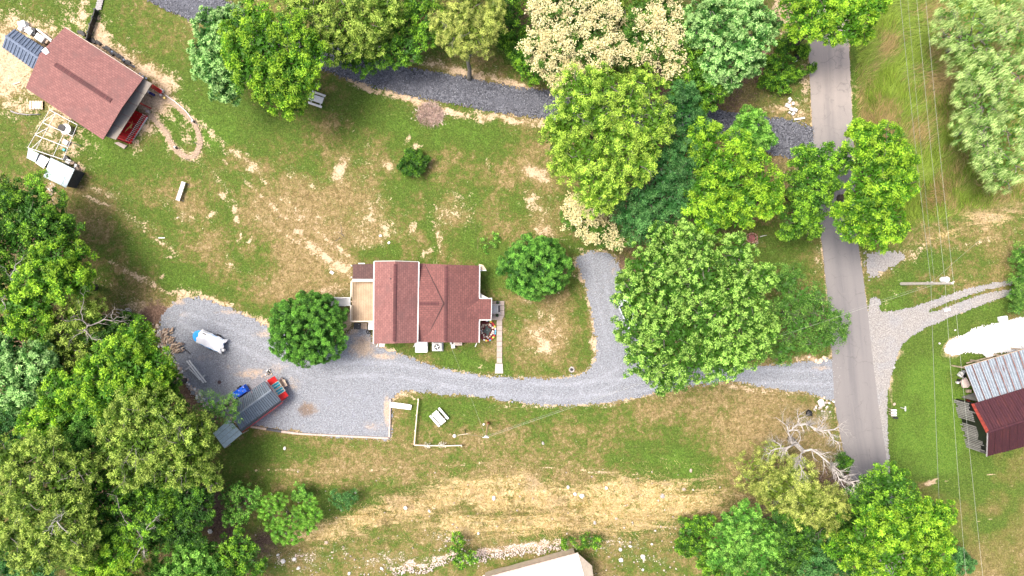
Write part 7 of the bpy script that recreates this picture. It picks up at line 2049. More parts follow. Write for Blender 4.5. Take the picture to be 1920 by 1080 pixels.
    tag(mb.build('panel', m_tarp, loc=P(1853, 665, 0)), 'loose white panel between the white gravel and the silver barn roof', 'panel')
    mb = MB(); mb.box(P(1880, 597.5, .2), (1.1, .6, .4), .15); tag(bevel(mb.build('white_block', m_tarp, loc=P(1880, 597, 0)), .08), 'white block at the top edge of the white gravel', 'block')
    mb = MB(); mb.box(P(1776, 581, .06), (.75, .3, .08), .25); tag(bevel(mb.build('white_board', m_tarp, loc=P(1776, 581, 0)), .02), 'small white board lying on the strip between the wheel tracks', 'board')
    for x, y, l in ((1762, 644, 'white stone in the grass left of the white gravel'), (1791, 619, 'small white stone in the grass above the white gravel')):
        mb = MB(); mb.rock(P(x, y, .08), .16, rs); tag(mb.build('rock', m_whitestone, loc=P(x, y, 0)), l, 'rock')


right_barn()


def low_building():
    root = thing('outbuilding', 'white roofed building cut by the bottom edge of the picture', 'building', P(1030, 1120))
    zb = P(1030, 1120).z
    zr, ze = zb + 4.4, zb + 3.0
    A, B = P(1084, 1038.5, zr), P(1100, 1096, zr)
    # near slope of the white roof, long axis running down left
    a, b, c, d = P(900, 1088, ze), P(1084, 1038.5, ze), P(1106, 1118, zr), P(922, 1168, zr)
    sheets(root, a, b, c, d, 14, plain('white_roof_panel', (.80, .79, .77), .5, .03), ribs=3, rib_h=.015)
    e0, e1 = P(1128, 1200, ze), P(944, 1250, ze)
    sheets(root, e0, e1, d, c, 14, bpy.data.materials['white_roof_panel'], ribs=3, rib_h=.015)
    mb = MB(); mb.beam(a + Vector((-.05, .1, -.05)), b + Vector((0, .1, -.05)), .14, .12); mb.build('gutter', m_pinkwood, root)
    # gable overhang strip in cream
    g = MB(); g.slab(b + Vector((.02, 0, -.05)), P(1110, 1061, ze - .7), P(1114, 1092, ze + .1), c - Vector((-.02, 0, .06)), .05); g.build('gable_panel', m_cream, root)
    walls(root, [Vector((p.x, p.y, 0)) for p in (a, b, e0, e1)], zb - .2, ze - .1, m_cream, inset=.4)
    mb = MB(); mb.beam(P(905, 1081, zb + .5), P(997, 1056, zb + .5), .3, .08); tag(mb.build('plank', m_palewood, loc=P(950, 1068)), 'long pale board lying along the upper edge of the white roofed building', 'board')


low_building()


# ------------------------------------------------------------------ vehicles, poles, furniture, small things
def boat():
    t = thing('boat', 'small boat under a white tarpaulin with its blue bow showing on a trailer', 'boat', P(398, 637, 0))
    ang = math.radians(-24)
    c_ = P(398, 638, 0)
    def L(u, v, z): return Vector((c_.x + u * math.cos(ang) - v * math.sin(ang), c_.y + u * math.sin(ang) + v * math.cos(ang), z))
    secs = [(-2.15, .10, .95), (-2.0, .42, .98), (-1.7, .68, .98), (-1.2, .80, .95), (0, .86, .92), (1.0, .86, .90), (1.75, .80, .90)]
    mb = MB()
    rows = []
    for u, w, zt in secs:
        rows.append([L(u, -w, zt), L(u, -w * .75, .62), L(u, 0, .45 + (.2 if u < -1.8 else 0)), L(u, w * .75, .62), L(u, w, zt)])
    for i in range(len(rows) - 1):
        for j in range(4): mb.face([rows[i][j], rows[i + 1][j], rows[i + 1][j + 1], rows[i][j + 1]][::-1])
    mb.face(rows[-1]); mb.build('hull', m_ltblue, t, smooth=True)
    mb = MB()
    for i in range(2):
        mb.face([rows[i][0], rows[i][4], rows[i + 1][4], rows[i + 1][0]][::-1])
    mb.face([rows[2][0], rows[2][4], rows[3][4], rows[3][0]][::-1])
    mb.build('bow_deck', m_ltblue, t)
    rs = np.random.RandomState(6)
    nx, ny = 22, 12; g = {}
    mb = MB()
    for i in range(nx + 1):
        for j in range(ny + 1):
            u = -1.55 + 3.45 * i / nx; v0 = -1 + 2 * j / ny
            w = .90 + (.05 * math.sin(i * .9) * (1 if abs(v0) > .9 else 0)) + (.08 if i > nx - 2 else 0)
            v = v0 * w
            ridge = .25 * (1 - abs(v0)) + .12 * math.exp(-((u + .6) / .4) ** 2) * (1 - v0 * v0)
            z = 1.02 + ridge * .5 + .008 * math.sin(u * 9 + v * 5) - (.33 if abs(v0) > .95 else 0) - (.2 if i in (0, nx) else 0)
            g[i, j] = L(u + (.12 * math.sin(j * 1.3) if i in (0, nx) else 0), v, z)
    for i in range(nx):
        for j in range(ny): mb.face([g[i, j], g[i + 1, j], g[i + 1, j + 1], g[i, j + 1]])
    mb.build('cover', m_tarp, t, smooth=True)
    mb = MB(); mb.beam(L(-1.3, .92, .95), L(-.4, .98, .95), .05, .04); mb.beam(L(-1.2, .80, 1.12), L(-.5, .86, 1.12), .04, .03); mb.build('side_rail', m_grey, t)
    mb = MB(); mb.beam(L(-1.0, .62, 1.2), L(-.55, .62, 1.22), .10, .02); mb.build('strap', m_dark, t)
    mb = MB(); mb.box(L(2.05, -.35, .75), (.36, .34, .5), ang); bevel(mb.build('outboard_motor', m_white, t), .08)
    mb = MB(); mb.beam(L(2.0, -.35, .5), L(2.15, -.35, .15), .12, .08); mb.build('motor_leg', m_dark, t)
    mb = MB(); mb.beam(L(-2.7, 0, .35), L(1.8, -.5, .35), .08, .1); mb.beam(L(-2.7, 0, .35), L(1.8, .5, .35), .08, .1); mb.build('trailer_frame', m_grey, t)
    for v in (-.92, .92):
        mb = MB(); mb.tube(L(.6, v - .1, .3), L(.6, v + .1, .3), .3, .3, 16); mb.build('wheel', m_black, t)
    mb = MB(); mb.tube(L(1.55, .55, .25), L(1.55, .75, .25), .2, .2, 12); mb.build('wheel', m_black, t)


boat()


def car():
    t = thing('parked_car', 'silver car half hidden under the left side of the very large rounded tree', 'car', P(1176, 585, 0))
    ang = math.radians(-66)
    c_ = P(1177, 586, 0)
    def L(u, v, z): return Vector((c_.x + u * math.cos(ang) - v * math.sin(ang), c_.y + u * math.sin(ang) + v * math.cos(ang), z))
    prof = [(-2.2, .45, .78), (-2.1, .72, .84), (-1.5, .92, .88), (-1.25, 1.0, .88), (-.6, 1.42, .70), (.5, 1.46, .70), (1.1, 1.38, .70), (1.75, 1.02, .84), (2.15, .98, .84), (2.25, .5, .80)]
    body = [(-2.25, .55, .74), (-2.15, .74, .84), (-1.4, .93, .90), (1.7, 1.0, .90), (2.2, .98, .86), (2.28, .6, .76)]
    mb = MB(); rows = []
    for u, z, w in body: rows.append([L(u, -w, .25), L(u, -w, z - .08), L(u, -w + .1, z), L(u, w - .1, z), L(u, w, z - .08), L(u, w, .25)])
    for i in range(len(rows) - 1):
        for j in range(5): mb.face([rows[i][j], rows[i][j + 1], rows[i + 1][j + 1], rows[i + 1][j]][::-1])
    mb.face(rows[0][::-1]); mb.face(rows[-1])
    paint_m = plain('silver_car_paint', (.62, .66, .68), .25, .03, 1, metal=.4, spec=.5)
    bevel(mb.build('body', paint_m, t), .03)
    mb = MB(); gl = [(-1.15, .94, .78), (-.5, 1.40, .62), (.9, 1.42, .62), (1.6, 1.0, .76)]; rows = []
    for u, z, w in gl: rows.append([L(u, -w, z if z < 1.1 else z), L(u, w, z)])
    low = [[L(u, -.8, .93), L(u, .8, .93)] for u, z, w in gl]
    for i in range(3):
        mb.face([rows[i][0], rows[i][1], rows[i + 1][1], rows[i + 1][0]][::-1])
        mb.face([low[i][0], rows[i][0], rows[i + 1][0], low[i + 1][0]][::-1]); mb.face([low[i][1], rows[i][1], rows[i + 1][1], low[i + 1][1]])
    mb.build('windows', m_glass, t)
    mb = MB(); q = [L(-.42, -.6, 1.43), L(.85, -.6, 1.45), L(.85, .6, 1.45), L(-.42, .6, 1.43)]; mb.hexa([p - Vector((0, 0, .04)) for p in q] + q); bevel(mb.build('roof', paint_m, t), .02)
    for u in (-1.4, 1.35):
        for v in (-.82, .82):
            mb = MB(); mb.tube(L(u, v - .1, .32), L(u, v + .1, .32), .32, .32, 18); w = mb.build('wheel', m_black, t)
            s_ = 1 if v > 0 else -1
            mb = MB(); mb.tube(L(u, v + .10 * s_, .32), L(u, v + .115 * s_, .32), .19, .19, 14); mb.build('rim', m_grey, w)
    for v in (-.62, .62):
        mb = MB(); mb.box(L(-2.22, v, .62), (.1, .32, .14), ang); mb.build('headlight', m_tarp, t)
        mb = MB(); mb.box(L(2.26, v, .75), (.08, .3, .14), ang); mb.build('tail_light', m_red, t)


car()


def picnic(loc, rot, label, hole=False, m=None):
    m = m or m_white
    t = thing('picnic_table', label, 'table', loc, 'white picnic tables')
    x0, y0 = loc.x, loc.y
    cs, sn = math.cos(rot), math.sin(rot)
    def L(u, v, z): return Vector((x0 + u * cs - v * sn, y0 + u * sn + v * cs, z))
    for i in range(5):
        mb = MB(); mb.beam(L(-.9, -.32 + .16 * i, .76), L(.9, -.32 + .16 * i, .76), .145, .04); mb.build('top_board', m, t)
    for v in (-.72, .72):
        mb = MB(); mb.beam(L(-.9, v, .45), L(.9, v, .45), .27, .04); mb.build('seat', m, t)
    for u in (-.6, .6):
        mb = MB(); mb.beam(L(u, -.75, .40), L(u, .75, .40), .05, .09)
        mb.beam(L(u, -.3, .72), L(u, -.62, .0), .09, .05); mb.beam(L(u, .3, .72), L(u, .62, .0), .09, .05); mb.beam(L(u, -.36, .70), L(u, .36, .70), .05, .08)
        mb.build('leg', m, t)
    if hole:
        mb = MB(); mb.tube(L(.02, 0, .782), L(.02, 0, .80), .12, .12, 16); mb.build('umbrella_ring', plain('pale_teal', (.35, .55, .52), .5), t)
    return t


picnic(P(596, 188, 0), math.radians(-19), 'white picnic table in the upper lawn under the yellow green tree')
picnic(P(824, 781, 0), math.radians(-49), 'white picnic table in the small plot bordered by cream rails', hole=True)


def small():
    rs = np.random.RandomState(17)
    # narrow garden bench with crossed ends
    t = thing('bench', 'long narrow grey topped bench with white edges alone on the left lawn', 'bench', P(338, 358, 0))
    a, b = P(344.5, 341, .45), P(333, 376, .45); d = (b - a).normalized(); s_ = Vector((-d.y, d.x, 0))
    mb = MB(); mb.beam(a, b, .34, .04); mb.build('seat', plain('mauve_grey_board', (.42, .38, .38), .8), t)
    for k in (-1, 1):
        mb = MB(); mb.beam(a + s_ * .21 * k, b + s_ * .21 * k, .06, .08); mb.build('rail', m_white, t)
    for p in (a + d * .15, b - d * .15):
        mb = MB(); mb.beam(p - s_ * .5 - Vector((0, 0, .42)), p + s_ * .55 - Vector((0, 0, .42)), .07, .06); mb.box((p.x, p.y, .2), (.08, .3, .42), math.atan2(d.y, d.x)); mb.build('leg', m_dark, t)
    # white beams on trestles
    t = thing('beam_rack', 'white beams lying across two trestles on the gravel lot', 'beams', P(366, 698, 0))
    B = [((350, 676.5), (382, 718), .62), ((354.5, 675.5), (386.5, 717), .62), ((355, 691), (375.5, 712.5), .58)]
    for (x0, y0), (x1, y1), z in B:
        mb = MB(); mb.beam(P(x0, y0, z), P(x1, y1, z), .15 if z > .6 else .09, .12); mb.build('beam', m_white, t)
    for (x0, y0), (x1, y1) in (((348, 693), (361, 684)), ((374, 712), (385, 703))):
        mb = MB(); mb.beam(P(x0, y0, .5), P(x1, y1, .5), .18, .08)
        for u in (.1, .9):
            p = P(x0 + (x1 - x0) * u, y0 + (y1 - y0) * u, 0); mb.beam((p.x - .2, p.y, 0), (p.x, p.y, .48), .06, .06); mb.beam((p.x + .2, p.y, 0), (p.x, p.y, .48), .06, .06)
        mb.build('trestle', m_grey, t)
    mb = MB(); mb.beam(P(340, 649, .08), P(357, 664, .08), .12, .08); tag(mb.build('plank', m_dark, loc=P(348, 657, 0)), 'dark plank on the gravel beside the stacked firewood', 'plank')
    p = P(411.5, 716.5, 0); mb = MB(); mb.tube((p.x, p.y, 0), (p.x, p.y, .08), .24, .22, 16); tag(mb.build('drain_cover', plain('dark_brown_cover', (.07, .045, .045), .8), loc=p), 'small dark round cover on the gravel lot left of the blue tarpaulin', 'drain cover')
    # firewood
    for (cx, cy, w, h, n, rotm, lab) in ((314, 630, 22, 26, 60, .9, 'upper heap of split firewood at the left edge of the gravel lot'), (331, 652, 24, 18, 46, .45, 'lower stack of firewood logs at the left edge of the gravel lot')):
        t = thing('firewood_pile', lab, 'firewood', P(cx, cy, 0), 'firewood piles')
        mats = [plain('split_wood_%d_%d' % (cx, k), c, .85, .25, 6) for k, c in enumerate([(.40, .29, .20), (.28, .20, .15), (.50, .40, .31)])]
        for i in range(n):
            a = rotm + rs.normal(0, .5 if rotm > .6 else .18)
            x, y = cx + rs.uniform(-.5, .5) * w, cy + rs.uniform(-.5, .5) * h
            z = .1 + .45 * rs.uniform() * (1 - abs(x - cx) / w)
            p = P(x, y, z); L_ = rs.uniform(.35, .62); dd = Vector((math.cos(a), math.sin(a), rs.uniform(-.15, .15)))
            mb = MB(); mb.tube(p - dd * L_ / 2, p + dd * L_ / 2, rs.uniform(.05, .09), None, 6); mb.build('log', mats[i % 3], t)
    # stones edging the lot
    t = thing('stone_border', 'curved border of tan stones along the left edge of the gravel lot', 'stone border', P(345, 700, 0))
    line = smooth_poly([(293, 611), (300, 628), (305, 648), (318, 668), (330, 684), (343, 708), (356, 724), (370, 738), (384, 756), (390, 768)], closed=False, k=8)
    for i in range(200):
        k = rs.randint(len(line)); x, y = line[k][0] + rs.normal(0, 3.2), line[k][1] + rs.normal(0, 3.2)
        mb = MB(); mb.rock(P(x, y, .10), rs.uniform(.09, .24), rs); mb.build('stone', [m_stone, m_greystone, m_stone, m_whitestone][i % 4], t)
    # timber edging of the lot
    t = thing('timber_edging', 'faded timber edging along the lower and right edge of the gravel lot', 'edging', P(620, 815, 0))
    seq = [(470, 799.5), (500, 804.5), (528, 809), (560, 813), (594, 815), (628, 816.5), (662, 818.5), (696, 820), (729, 821.5)]
    for i in range(len(seq) - 1):
        a, b = P(*seq[i], .14), P(*seq[i + 1], .14); mb = MB(); mb.beam(a, b - (b - a).normalized() * .03, .2 if i > 2 else .26, .22); mb.build('timber', m_pinkwood if i > 1 else (m_wood if i == 0 else m_dark), t)
    for (x0, y0), (x1, y1) in (((730, 819.5), (730.6, 796)), ((730.6, 795.5), (731.3, 772)), ((731.3, 771.5), (732, 748))):
        mb = MB(); mb.beam(P(x0, y0, .14), P(x1, y1, .14), .2, .22); mb.build('timber', m_pinkwood, t)
    t = thing('plank_bench', 'thick white plank lying on blocks beside the right edge timber of the lot', 'plank', P(752, 762, 0))
    tp = [P(733, 754, .35), P(768, 758.5, .35), P(772, 760, .35), P(770, 768.5, .35), P(733, 764, .35)][::-1]
    mb = MB(); mb.face(tp); mb.face([p - Vector((0, 0, .08)) for p in tp][::-1])
    for i in range(5): j = (i + 1) % 5; mb.face([tp[j], tp[i], tp[i] - Vector((0, 0, .08)), tp[j] - Vector((0, 0, .08))])
    mb.build('top', m_tarp, t)
    for x in (740, 764): mb = MB(); mb.box(P(x, 761, .13), (.2, .5, .26)); mb.build('block', m_stone, t)
    # cream rails
    for k, (pts, lab) in enumerate((([(784.5, 747.5), (781.5, 777), (779, 806), (776.5, 834.5)], 'upright cream rail fence left of the lower picnic table'), ([(776.5, 834.5), (806, 835.5), (836, 836), (866, 835)], 'cream rail fence below the lower picnic table'))):
        t = thing('rail_fence', lab, 'fence', P(*pts[1], 0), 'cream rail fences round the plot')
        for i in range(3):
            mb = MB(); mb.beam(P(*pts[i], .62), P(*pts[i + 1], .62), .13, .06); mb.beam(P(*pts[i], .3), P(*pts[i + 1], .3), .05, .1); mb.build('rail', m_cream, t)
        for q in pts: mb = MB(); p = P(*q, 0); mb.box((p.x, p.y, .33), (.12, .12, .66)); mb.build('post', m_cream, t)
    for (x, y, l) in ((828, 834, 'white rose like tuft on the cream rail, larger one'), (801, 836, 'small white tuft on the cream rail left of the larger tuft')):
        n = 90; c0 = P(x, y, .55); pos = np.array(c0)[None] + rs.normal(0, .16, (n, 3)) * np.array([1.3, 1, .8])
        o = leaf_mesh('flower_tuft', pos, rs.normal(0, 1, (n, 3)), rs.normal(0, .5, (n, 3)) + np.array([0, 0, 1]), .14, .10, np.tile([.75, .70, .60], (n, 1)) * rs.uniform(.6, 1.1, (n, 1)), m_blossom, origin=tuple(P(x, y, 0)))
        tag(o, l, 'flowers')
    # lamp post lying low by the plot
    t = thing('garden_lamp', 'small white lamp on a thin cross pole left of the utility pole', 'lamp', P(872, 812, 0))
    mb = MB(); p = P(872, 806, 0); mb.tube(p, P(873, 814, 2.0), .05, .04, 8); mb.build('post', m_black, t)
    mb = MB(); mb.beam(P(858, 816, 2.0), P(878, 813, 2.0), .05, .05); mb.build('arm', m_cream, t)
    mb = MB(); p = P(852, 818, 2.0); mb.tube(p - Vector((0, 0, .15)), p + Vector((0, 0, .1)), .22, .1, 12); mb.build('lamp_head', m_tarp, t)
    # mailboxes
    for i in range(3):
        t = thing('mailbox', ['topmost of the three white mailboxes beside the road', 'middle one of the three white mailboxes beside the road', 'lowest of the three white mailboxes beside the road'][i], 'mailbox', P(1675, 769.5 + 4.6 * i, 0), 'roadside mailboxes')
        c_ = P(1676, 769.5 + 4.6 * i, 1.15); mb = MB()
        n = 8
        for s0, s1 in ((-.3, .3),):
            for j in range(n):
                a0, a1 = math.pi * j / n, math.pi * (j + 1) / n
                mb.face([c_ + Vector((s0, .11 * math.cos(a0), .11 * math.sin(a0))), c_ + Vector((s1, .11 * math.cos(a0), .11 * math.sin(a0))), c_ + Vector((s1, .11 * math.cos(a1), .11 * math.sin(a1))), c_ + Vector((s0, .11 * math.cos(a1), .11 * math.sin(a1)))])
            for s_ in (s0, s1): mb.face([c_ + Vector((s_, .11 * math.cos(math.pi * j / n), .11 * math.sin(math.pi * j / n))) for j in range(n + 1)])
        mb.box((c_.x, c_.y, c_.z - .06), (.6, .22, .12)); mb.build('box', m_tarp if i < 2 else m_white, t)
        mb = MB(); mb.box((c_.x, c_.y, .52), (.09, .09, 1.04)); mb.build('post', m_wood, t)
        mb = MB(); mb.box((c_.x - .2, c_.y + .13, c_.z + .08), (.03, .02, .16)); mb.build('flag', m_red, t)
    t = thing('newspaper_box', 'black newspaper holder just below the white mailboxes', 'newspaper box', P(1678, 783.5, 0))
    mb = MB(); mb.box(P(1679, 783.5, .95), (.55, .2, .22)); mb.build('tube', m_black, t); mb = MB(); p = P(1679, 783.5, .9); mb.box((p.x, p.y, .45), (.08, .08, .9)); mb.build('post', m_wood, t)
    t = thing('sign_post', 'thin white post sign right of the mailboxes', 'sign', P(1689, 764, 0))
    mb = MB(); p = P(1689, 764, 0); mb.box((p.x, p.y, .45), (.08, .08, .9)); mb.build('post', m_white, t); mb = MB(); mb.box((p.x + .02, p.y, .95), (.07, .55, .16)); mb.build('board', m_tarp, t)
    mb = MB(); mb.rock(P(1677, 758, .08), .2, rs); tag(mb.build('rock', m_stone, loc=P(1677, 758, 0)), 'tan rock in the grass just above the mailboxes', 'rock')
    mb = MB(); mb.rock(P(1677, 689, .05), .12, rs); tag(mb.build('rock', m_whitestone, loc=P(1677, 689, 0)), 'tiny white stone in the grass below the side driveway mouth', 'rock')
    # poles with wires
    def insul(mb, p): mb.tube(p, p + Vector((0, 0, .22)), .06, .04, 8)
    t = thing('power_pole', 'tall grey power pole with a white transformer beside the side driveway', 'utility pole', P(1690, 532, 0))
    base, top = P(1690, 532, 0), P(1784, 530.5, 9.9)
    top.x, top.y = base.x + .05, base.y
    mb = MB(); mb.tube(base, (base.x, base.y, 9.9), .19, .13, 12); mb.build('pole', plain('weathered_grey_pole', (.50, .46, .42), .9, .2, 5), t)
    def at(px_, z): return P(px_, 527, z)
    tz = 8.6; c_ = Vector((base.x - .05, base.y + .42, tz))
    mb = MB(); mb.tube((c_.x, c_.y, tz - .45), (c_.x, c_.y, tz + .45), .30, .30, 16); mb.build('transformer', m_tarp, t)
    mb = MB(); mb.tube((c_.x, c_.y, tz + .45), (c_.x, c_.y, tz + .7), .07, .05, 8); mb.build('bushing', m_grey, t)
    mb = MB(); mb.beam((base.x - .5, base.y + .1, 6.5), (base.x + .4, base.y + .1, 6.5), .1, .1); mb.build('bracket', m_greywood, t)
    mb = MB()
    for z in (9.9, 8.1, 6.0, 5.2): insul(mb, Vector((base.x + .05, base.y + .16, z)))
    mb.build('insulator', m_white, t)
    # wires: photographed positions at the top edge, at the pole and beyond the bottom edge
    WR = [((1738, 0), (1786, 524), (1846, 1090), 9.95, .010), ((1721, 0), (1757, 524), (1814, 1090), 8.5, .010), ((1704, 0), (1740, 524), None, 6.6, .008), ((1690, 0), (1734, 524), (1770, 1090), 5.9, .012)]
    labs = ['rightmost power line wire crossing the tall grass', 'second power line wire from the right, passing the transformer', 'thin dashed looking third wire ending at the power pole', 'leftmost darker cable of the power line']
    mwl = plain('pale_aluminium_wire', (.42, .43, .37), .5, .1); mwd = plain('grey_cable', (.30, .31, .30), .6, .2)
    for k, (a, m_, b, z, r) in enumerate(WR):
        pm = Vector((base.x + .05, base.y + .18, z))
        def ext(q, far, sag):
            d = P(q[0], q[1], z); v = (d - pm)
            e = pm + v * 1.35
            pts = []
            for i in range(15):
                u = i / 14; p = pm.lerp(e, u); p.z -= 4 * sag * u * (1 - u); pts.append(p)
            return pts
        mb = MB()
        mb.path(ext(a, 1, .25), [r] * 15, 4)
        if b: mb.path(ext(b, 1, .25), [r] * 15, 4)
        o = mb.build('power_line', mwl if k < 2 else mwd, loc=pm); tag(o, labs[k], 'wire')
    # house pole
    hb = P(915.5, 793, 0); hz = 8.2
    t = thing('utility_pole', 'slender tan pole below the driveway that carries the wires to the house', 'utility pole', hb)
    mb = MB(); mb.tube(hb, (hb.x, hb.y, hz), .13, .09, 10); mb.build('pole', plain('tan_pole', (.55, .38, .20), .9, .2, 5), t)
    mb = MB(); mb.tube((hb.x, hb.y, 0), (hb.x, hb.y, .9), .2, .18, 10); mb.build('base_guard', plain('rusty_brown', (.22, .07, .03), .9, .3), t)
    ht = Vector((hb.x, hb.y, hz))
    mb = MB(); mb.box((hb.x, hb.y + .1, hz - .1), (.25, .12, .45)); mb.box((hb.x + .14, hb.y - .05, hz - .5), (.2, .2, .3)); mb.beam(ht + Vector((-.35, 0, .05)), ht + Vector((.35, 0, .05)), .06, .06); mb.build('bracket', m_tarp, t)
    mb = MB(); p = P(907, 795.5, 0); mb.rock(Vector((p.x, p.y, .12)), .18, rs); tag(mb.build('rock', m_whitestone, loc=p), 'white stone at the foot of the slender tan pole', 'rock')
    def wire(a, b, sag, r, m, label, nm='service_wire'):
        mb = MB(); pts = []
        for i in range(21): u = i / 20; p = a.lerp(b, u); p.z -= 4 * sag * u * (1 - u); pts.append(p)
        mb.path(pts, [r] * 21, 4); tag(mb.build(nm, m, loc=a), label, 'wire')
    wire(ht + Vector((.1, 0, 0)), Vector((base.x, base.y, 7.4)), .7, .010, mwl, 'pale service cable from the slender pole across the driveway to the power pole')
    wire(ht + Vector((.1, .1, -.3)), Vector((base.x, base.y, 6.2)), .9, .008, mwd, 'thin grey service cable hanging just under the pale one')
    wire(ht, P(842, 641, 3.0), .5, .006, mwl, 'thin wire from the slender pole to the lower wall of the house')
    wire(ht, P(873, 814, 2.2), .1, .006, mwl, 'thin wire from the slender pole to the garden lamp')
    p = P(1840, 448, 0)
    wire(Vector((base.x, base.y, 6.0)), p, .15, .008, mwl, 'guy wire from the power pole down to the lawn at the upper right', nm='guy_wire')
    # rocks on and above the bank
    labs = {}
    big = [(926, 934, .33, 0), (1078, 926, .30, 0), (1091, 929, .36, 0), (1242, 930, .36, 1), (1282, 917, .30, 2), (1115, 980, .30, 1), (1322, 985, .36, 0), (1155, 972, .25, 2), (1163, 1030, .34, 0), (1182, 1024, .22, 0), (1205, 1043, .32, 0), (1164, 1050, .30, 0), (1065, 913, .2, 0), (1137, 915, .22, 0),
           (531, 1052, .34, 0), (521, 1040, .2, 0), (560, 1065, .32, 0), (552, 1048, .24, 0), (394, 996, .28, 0), (534, 840, .26, 0), (1205, 1068, .2, 0), (1222, 1020, .2, 0), (897, 1000, .2, 0), (760, 952, .28, 0), (612, 1017, .3, 2), (1018, 831, .22, 1), (1295, 882, .25, 2), (805, 958, .2, 0), (655, 1075, .26, 0), (716, 1066, .26, 0)]
    RL = {(926, 934): 'at the top left edge of the straw coloured bank', (1078, 926): 'left one of a close pair on the bank above the white roof', (1091, 929): 'right one of a close pair on the bank above the white roof',
          (1242, 930): 'at the right end of the straw bank', (1282, 917): 'upright at the far right top of the straw bank', (1115, 980): 'in the middle of the straw bank above the long weed patch',
          (1322, 985): 'at the upper edge of the spreading green shrub', (1155, 972): 'half hidden in straw right of the dark one', (1163, 1030): 'above right of the corner of the white roof', (1182, 1024): 'small and up right of the one above the roof corner',
          (1205, 1043): 'halfway between the white roof and the spreading shrub', (1164, 1050): 'closest to the right gable of the white roofed building', (1065, 913): 'small at the top middle edge of the bank', (1137, 915): 'small at the top edge right of the close pair',
          (531, 1052): 'largest on the brown soil left of the rubble', (521, 1040): 'small and just above the largest one on the brown soil', (560, 1065): 'at the bottom edge on the brown soil', (552, 1048): 'right of the largest one on the brown soil',
          (394, 996): 'alone on bare brown soil between wood and sapling', (534, 840): 'in the grass below the timber edging', (1205, 1068): 'at the bottom edge right of the white building', (1222, 1020): 'small and nearest the left side of the spreading shrub',
          (897, 1000): 'small in straw above the leafy weeds', (760, 952): 'in the straw at the left upper bank', (612, 1017): 'in the straw at the lower left tip of the bank', (1018, 831): 'alone on the dry lawn right of the slender pole',
          (1295, 882): 'on the green lawn above the right end of the bank', (805, 958): 'small and right of the one at the left upper bank', (655, 1075): 'at the bottom edge left of the rubble', (716, 1066): 'at the left end of the rubble line'}
    mm_ = [m_whitestone, m_greystone, m_stone]
    for i, (x, y, r, k) in enumerate(big):
        mb = MB(); mb.rock(P(x, y) + Vector((0, 0, r * .25)), r, rs)
        col_ = ['pale', 'dark grey', 'tan'][k]
        lab = '%s rock %s' % (col_, RL[(x, y)])
        tag(mb.build('rock', mm_[k], loc=P(x, y)), lab, 'rock', 'rocks strewn over the bank')
    # white rubble beside the road
    W = [(1481, 186, .26), (1487, 194, .22), (1477, 198, .36), (1480, 191, .18), (1484, 205, .30), (1491, 206, .30), (1487, 213, .26), (1480, 211, .16)]
    t = thing('rubble_heap', 'heap of broken white blocks beside the road above the dark gravel', 'rubble', P(1484, 200, 0))
    for x, y, r in W:
        mb = MB(); mb.box(P(x, y, .15), (r * 1.8, r * 1.3, .28), rs.uniform(0, 3)); bevel(mb.build('block', m_whitestone, t), .05)
    mb = MB(); mb.beam(P(1489, 224, .1), P(1509, 221, .1), .22, .16); tag(mb.build('concrete_post', m_whitestone, loc=P(1499, 222, 0)), 'long white concrete post lying at the edge of the dark gravel patch', 'post')
    t = thing('brick_pile', 'heap of loose red bricks under the pale mint green tree', 'bricks', P(1428, 104, 0))
    bm_ = [plain('brick_red', (.40, .17, .12), .9, .2), plain('brick_pale', (.55, .36, .28), .9, .2)]
    for i in range(110):
        x, y = 1428 + rs.normal(0, 9), 104 + rs.normal(0, 5.5)
        mb = MB(); mb.box(P(x, y, .05 + .25 * rs.uniform()), (.30, .15, .11), rs.uniform(0, 3.1)); mb.build('brick', bm_[i % 2], t)
    p = P(1460, 105, 0); mb = MB(); mb.rock(Vector((p.x, p.y, .25)), .45, rs, .8); tag(mb.build('rock', plain('reddish_rock', (.42, .24, .18), .9, .3), loc=p), 'reddish boulder between the brick heap and the rubbish bin', 'rock')
    t = thing('rubbish_bin', 'round black rubbish bin in the brambles left of the road', 'bin', P(1494, 94, 0))
    p = P(1494, 94, 0); mb = MB(); mb.tube(p, (p.x, p.y, .9), .26, .32, 18, caps=False); mb.tube((p.x, p.y, .02), (p.x, p.y, .06), .26, .26, 18); mb.build('body', m_black, t)
    mb = MB()
    for i in range(18):
        a, b = 2 * math.pi * i / 18, 2 * math.pi * (i + 1) / 18; mb.tube((p.x + .33 * math.cos(a), p.y + .33 * math.sin(a), .9), (p.x + .33 * math.cos(b), p.y + .33 * math.sin(b), .9), .035, .035, 5, caps=False)
    mb.build('rim', m_grey, t)
    mb = MB(); p = P(1495, 106, .3); mb.rock(p, .42, rs, .7); tag(mb.build('rubbish_bag', m_black, loc=(p.x, p.y, 0), smooth=True), 'black rubbish bag just below the round bin', 'bag')
    mb = MB(); mb.box(P(1492, 114, .12), (.35, .18, .12), .3); tag(bevel(mb.build('scrap', m_white, loc=P(1492, 114, 0)), .03), 'white scrap below the black rubbish bag by the bin', 'scrap')
    mb = MB(); p = P(1517, 775, .25); mb.rock(p, .55, rs, .5); tag(mb.build('rubbish_bag', m_black, loc=(p.x, p.y, 0), smooth=True), 'black bag above the leafless silver grey tree by the driveway mouth', 'bag')
    t = thing('gravel_heap', 'pale stones heaped by the road at the lower side of the driveway mouth', 'stones', P(1540, 760, 0))
    for i in range(34):
        x, y = 1542 + rs.normal(0, 10), 762 + rs.normal(0, 7); mb = MB(); mb.rock(P(x, y, .08), rs.uniform(.08, .2), rs); mb.build('stone', [m_whitestone, m_greystone, m_stone][i % 3], t)
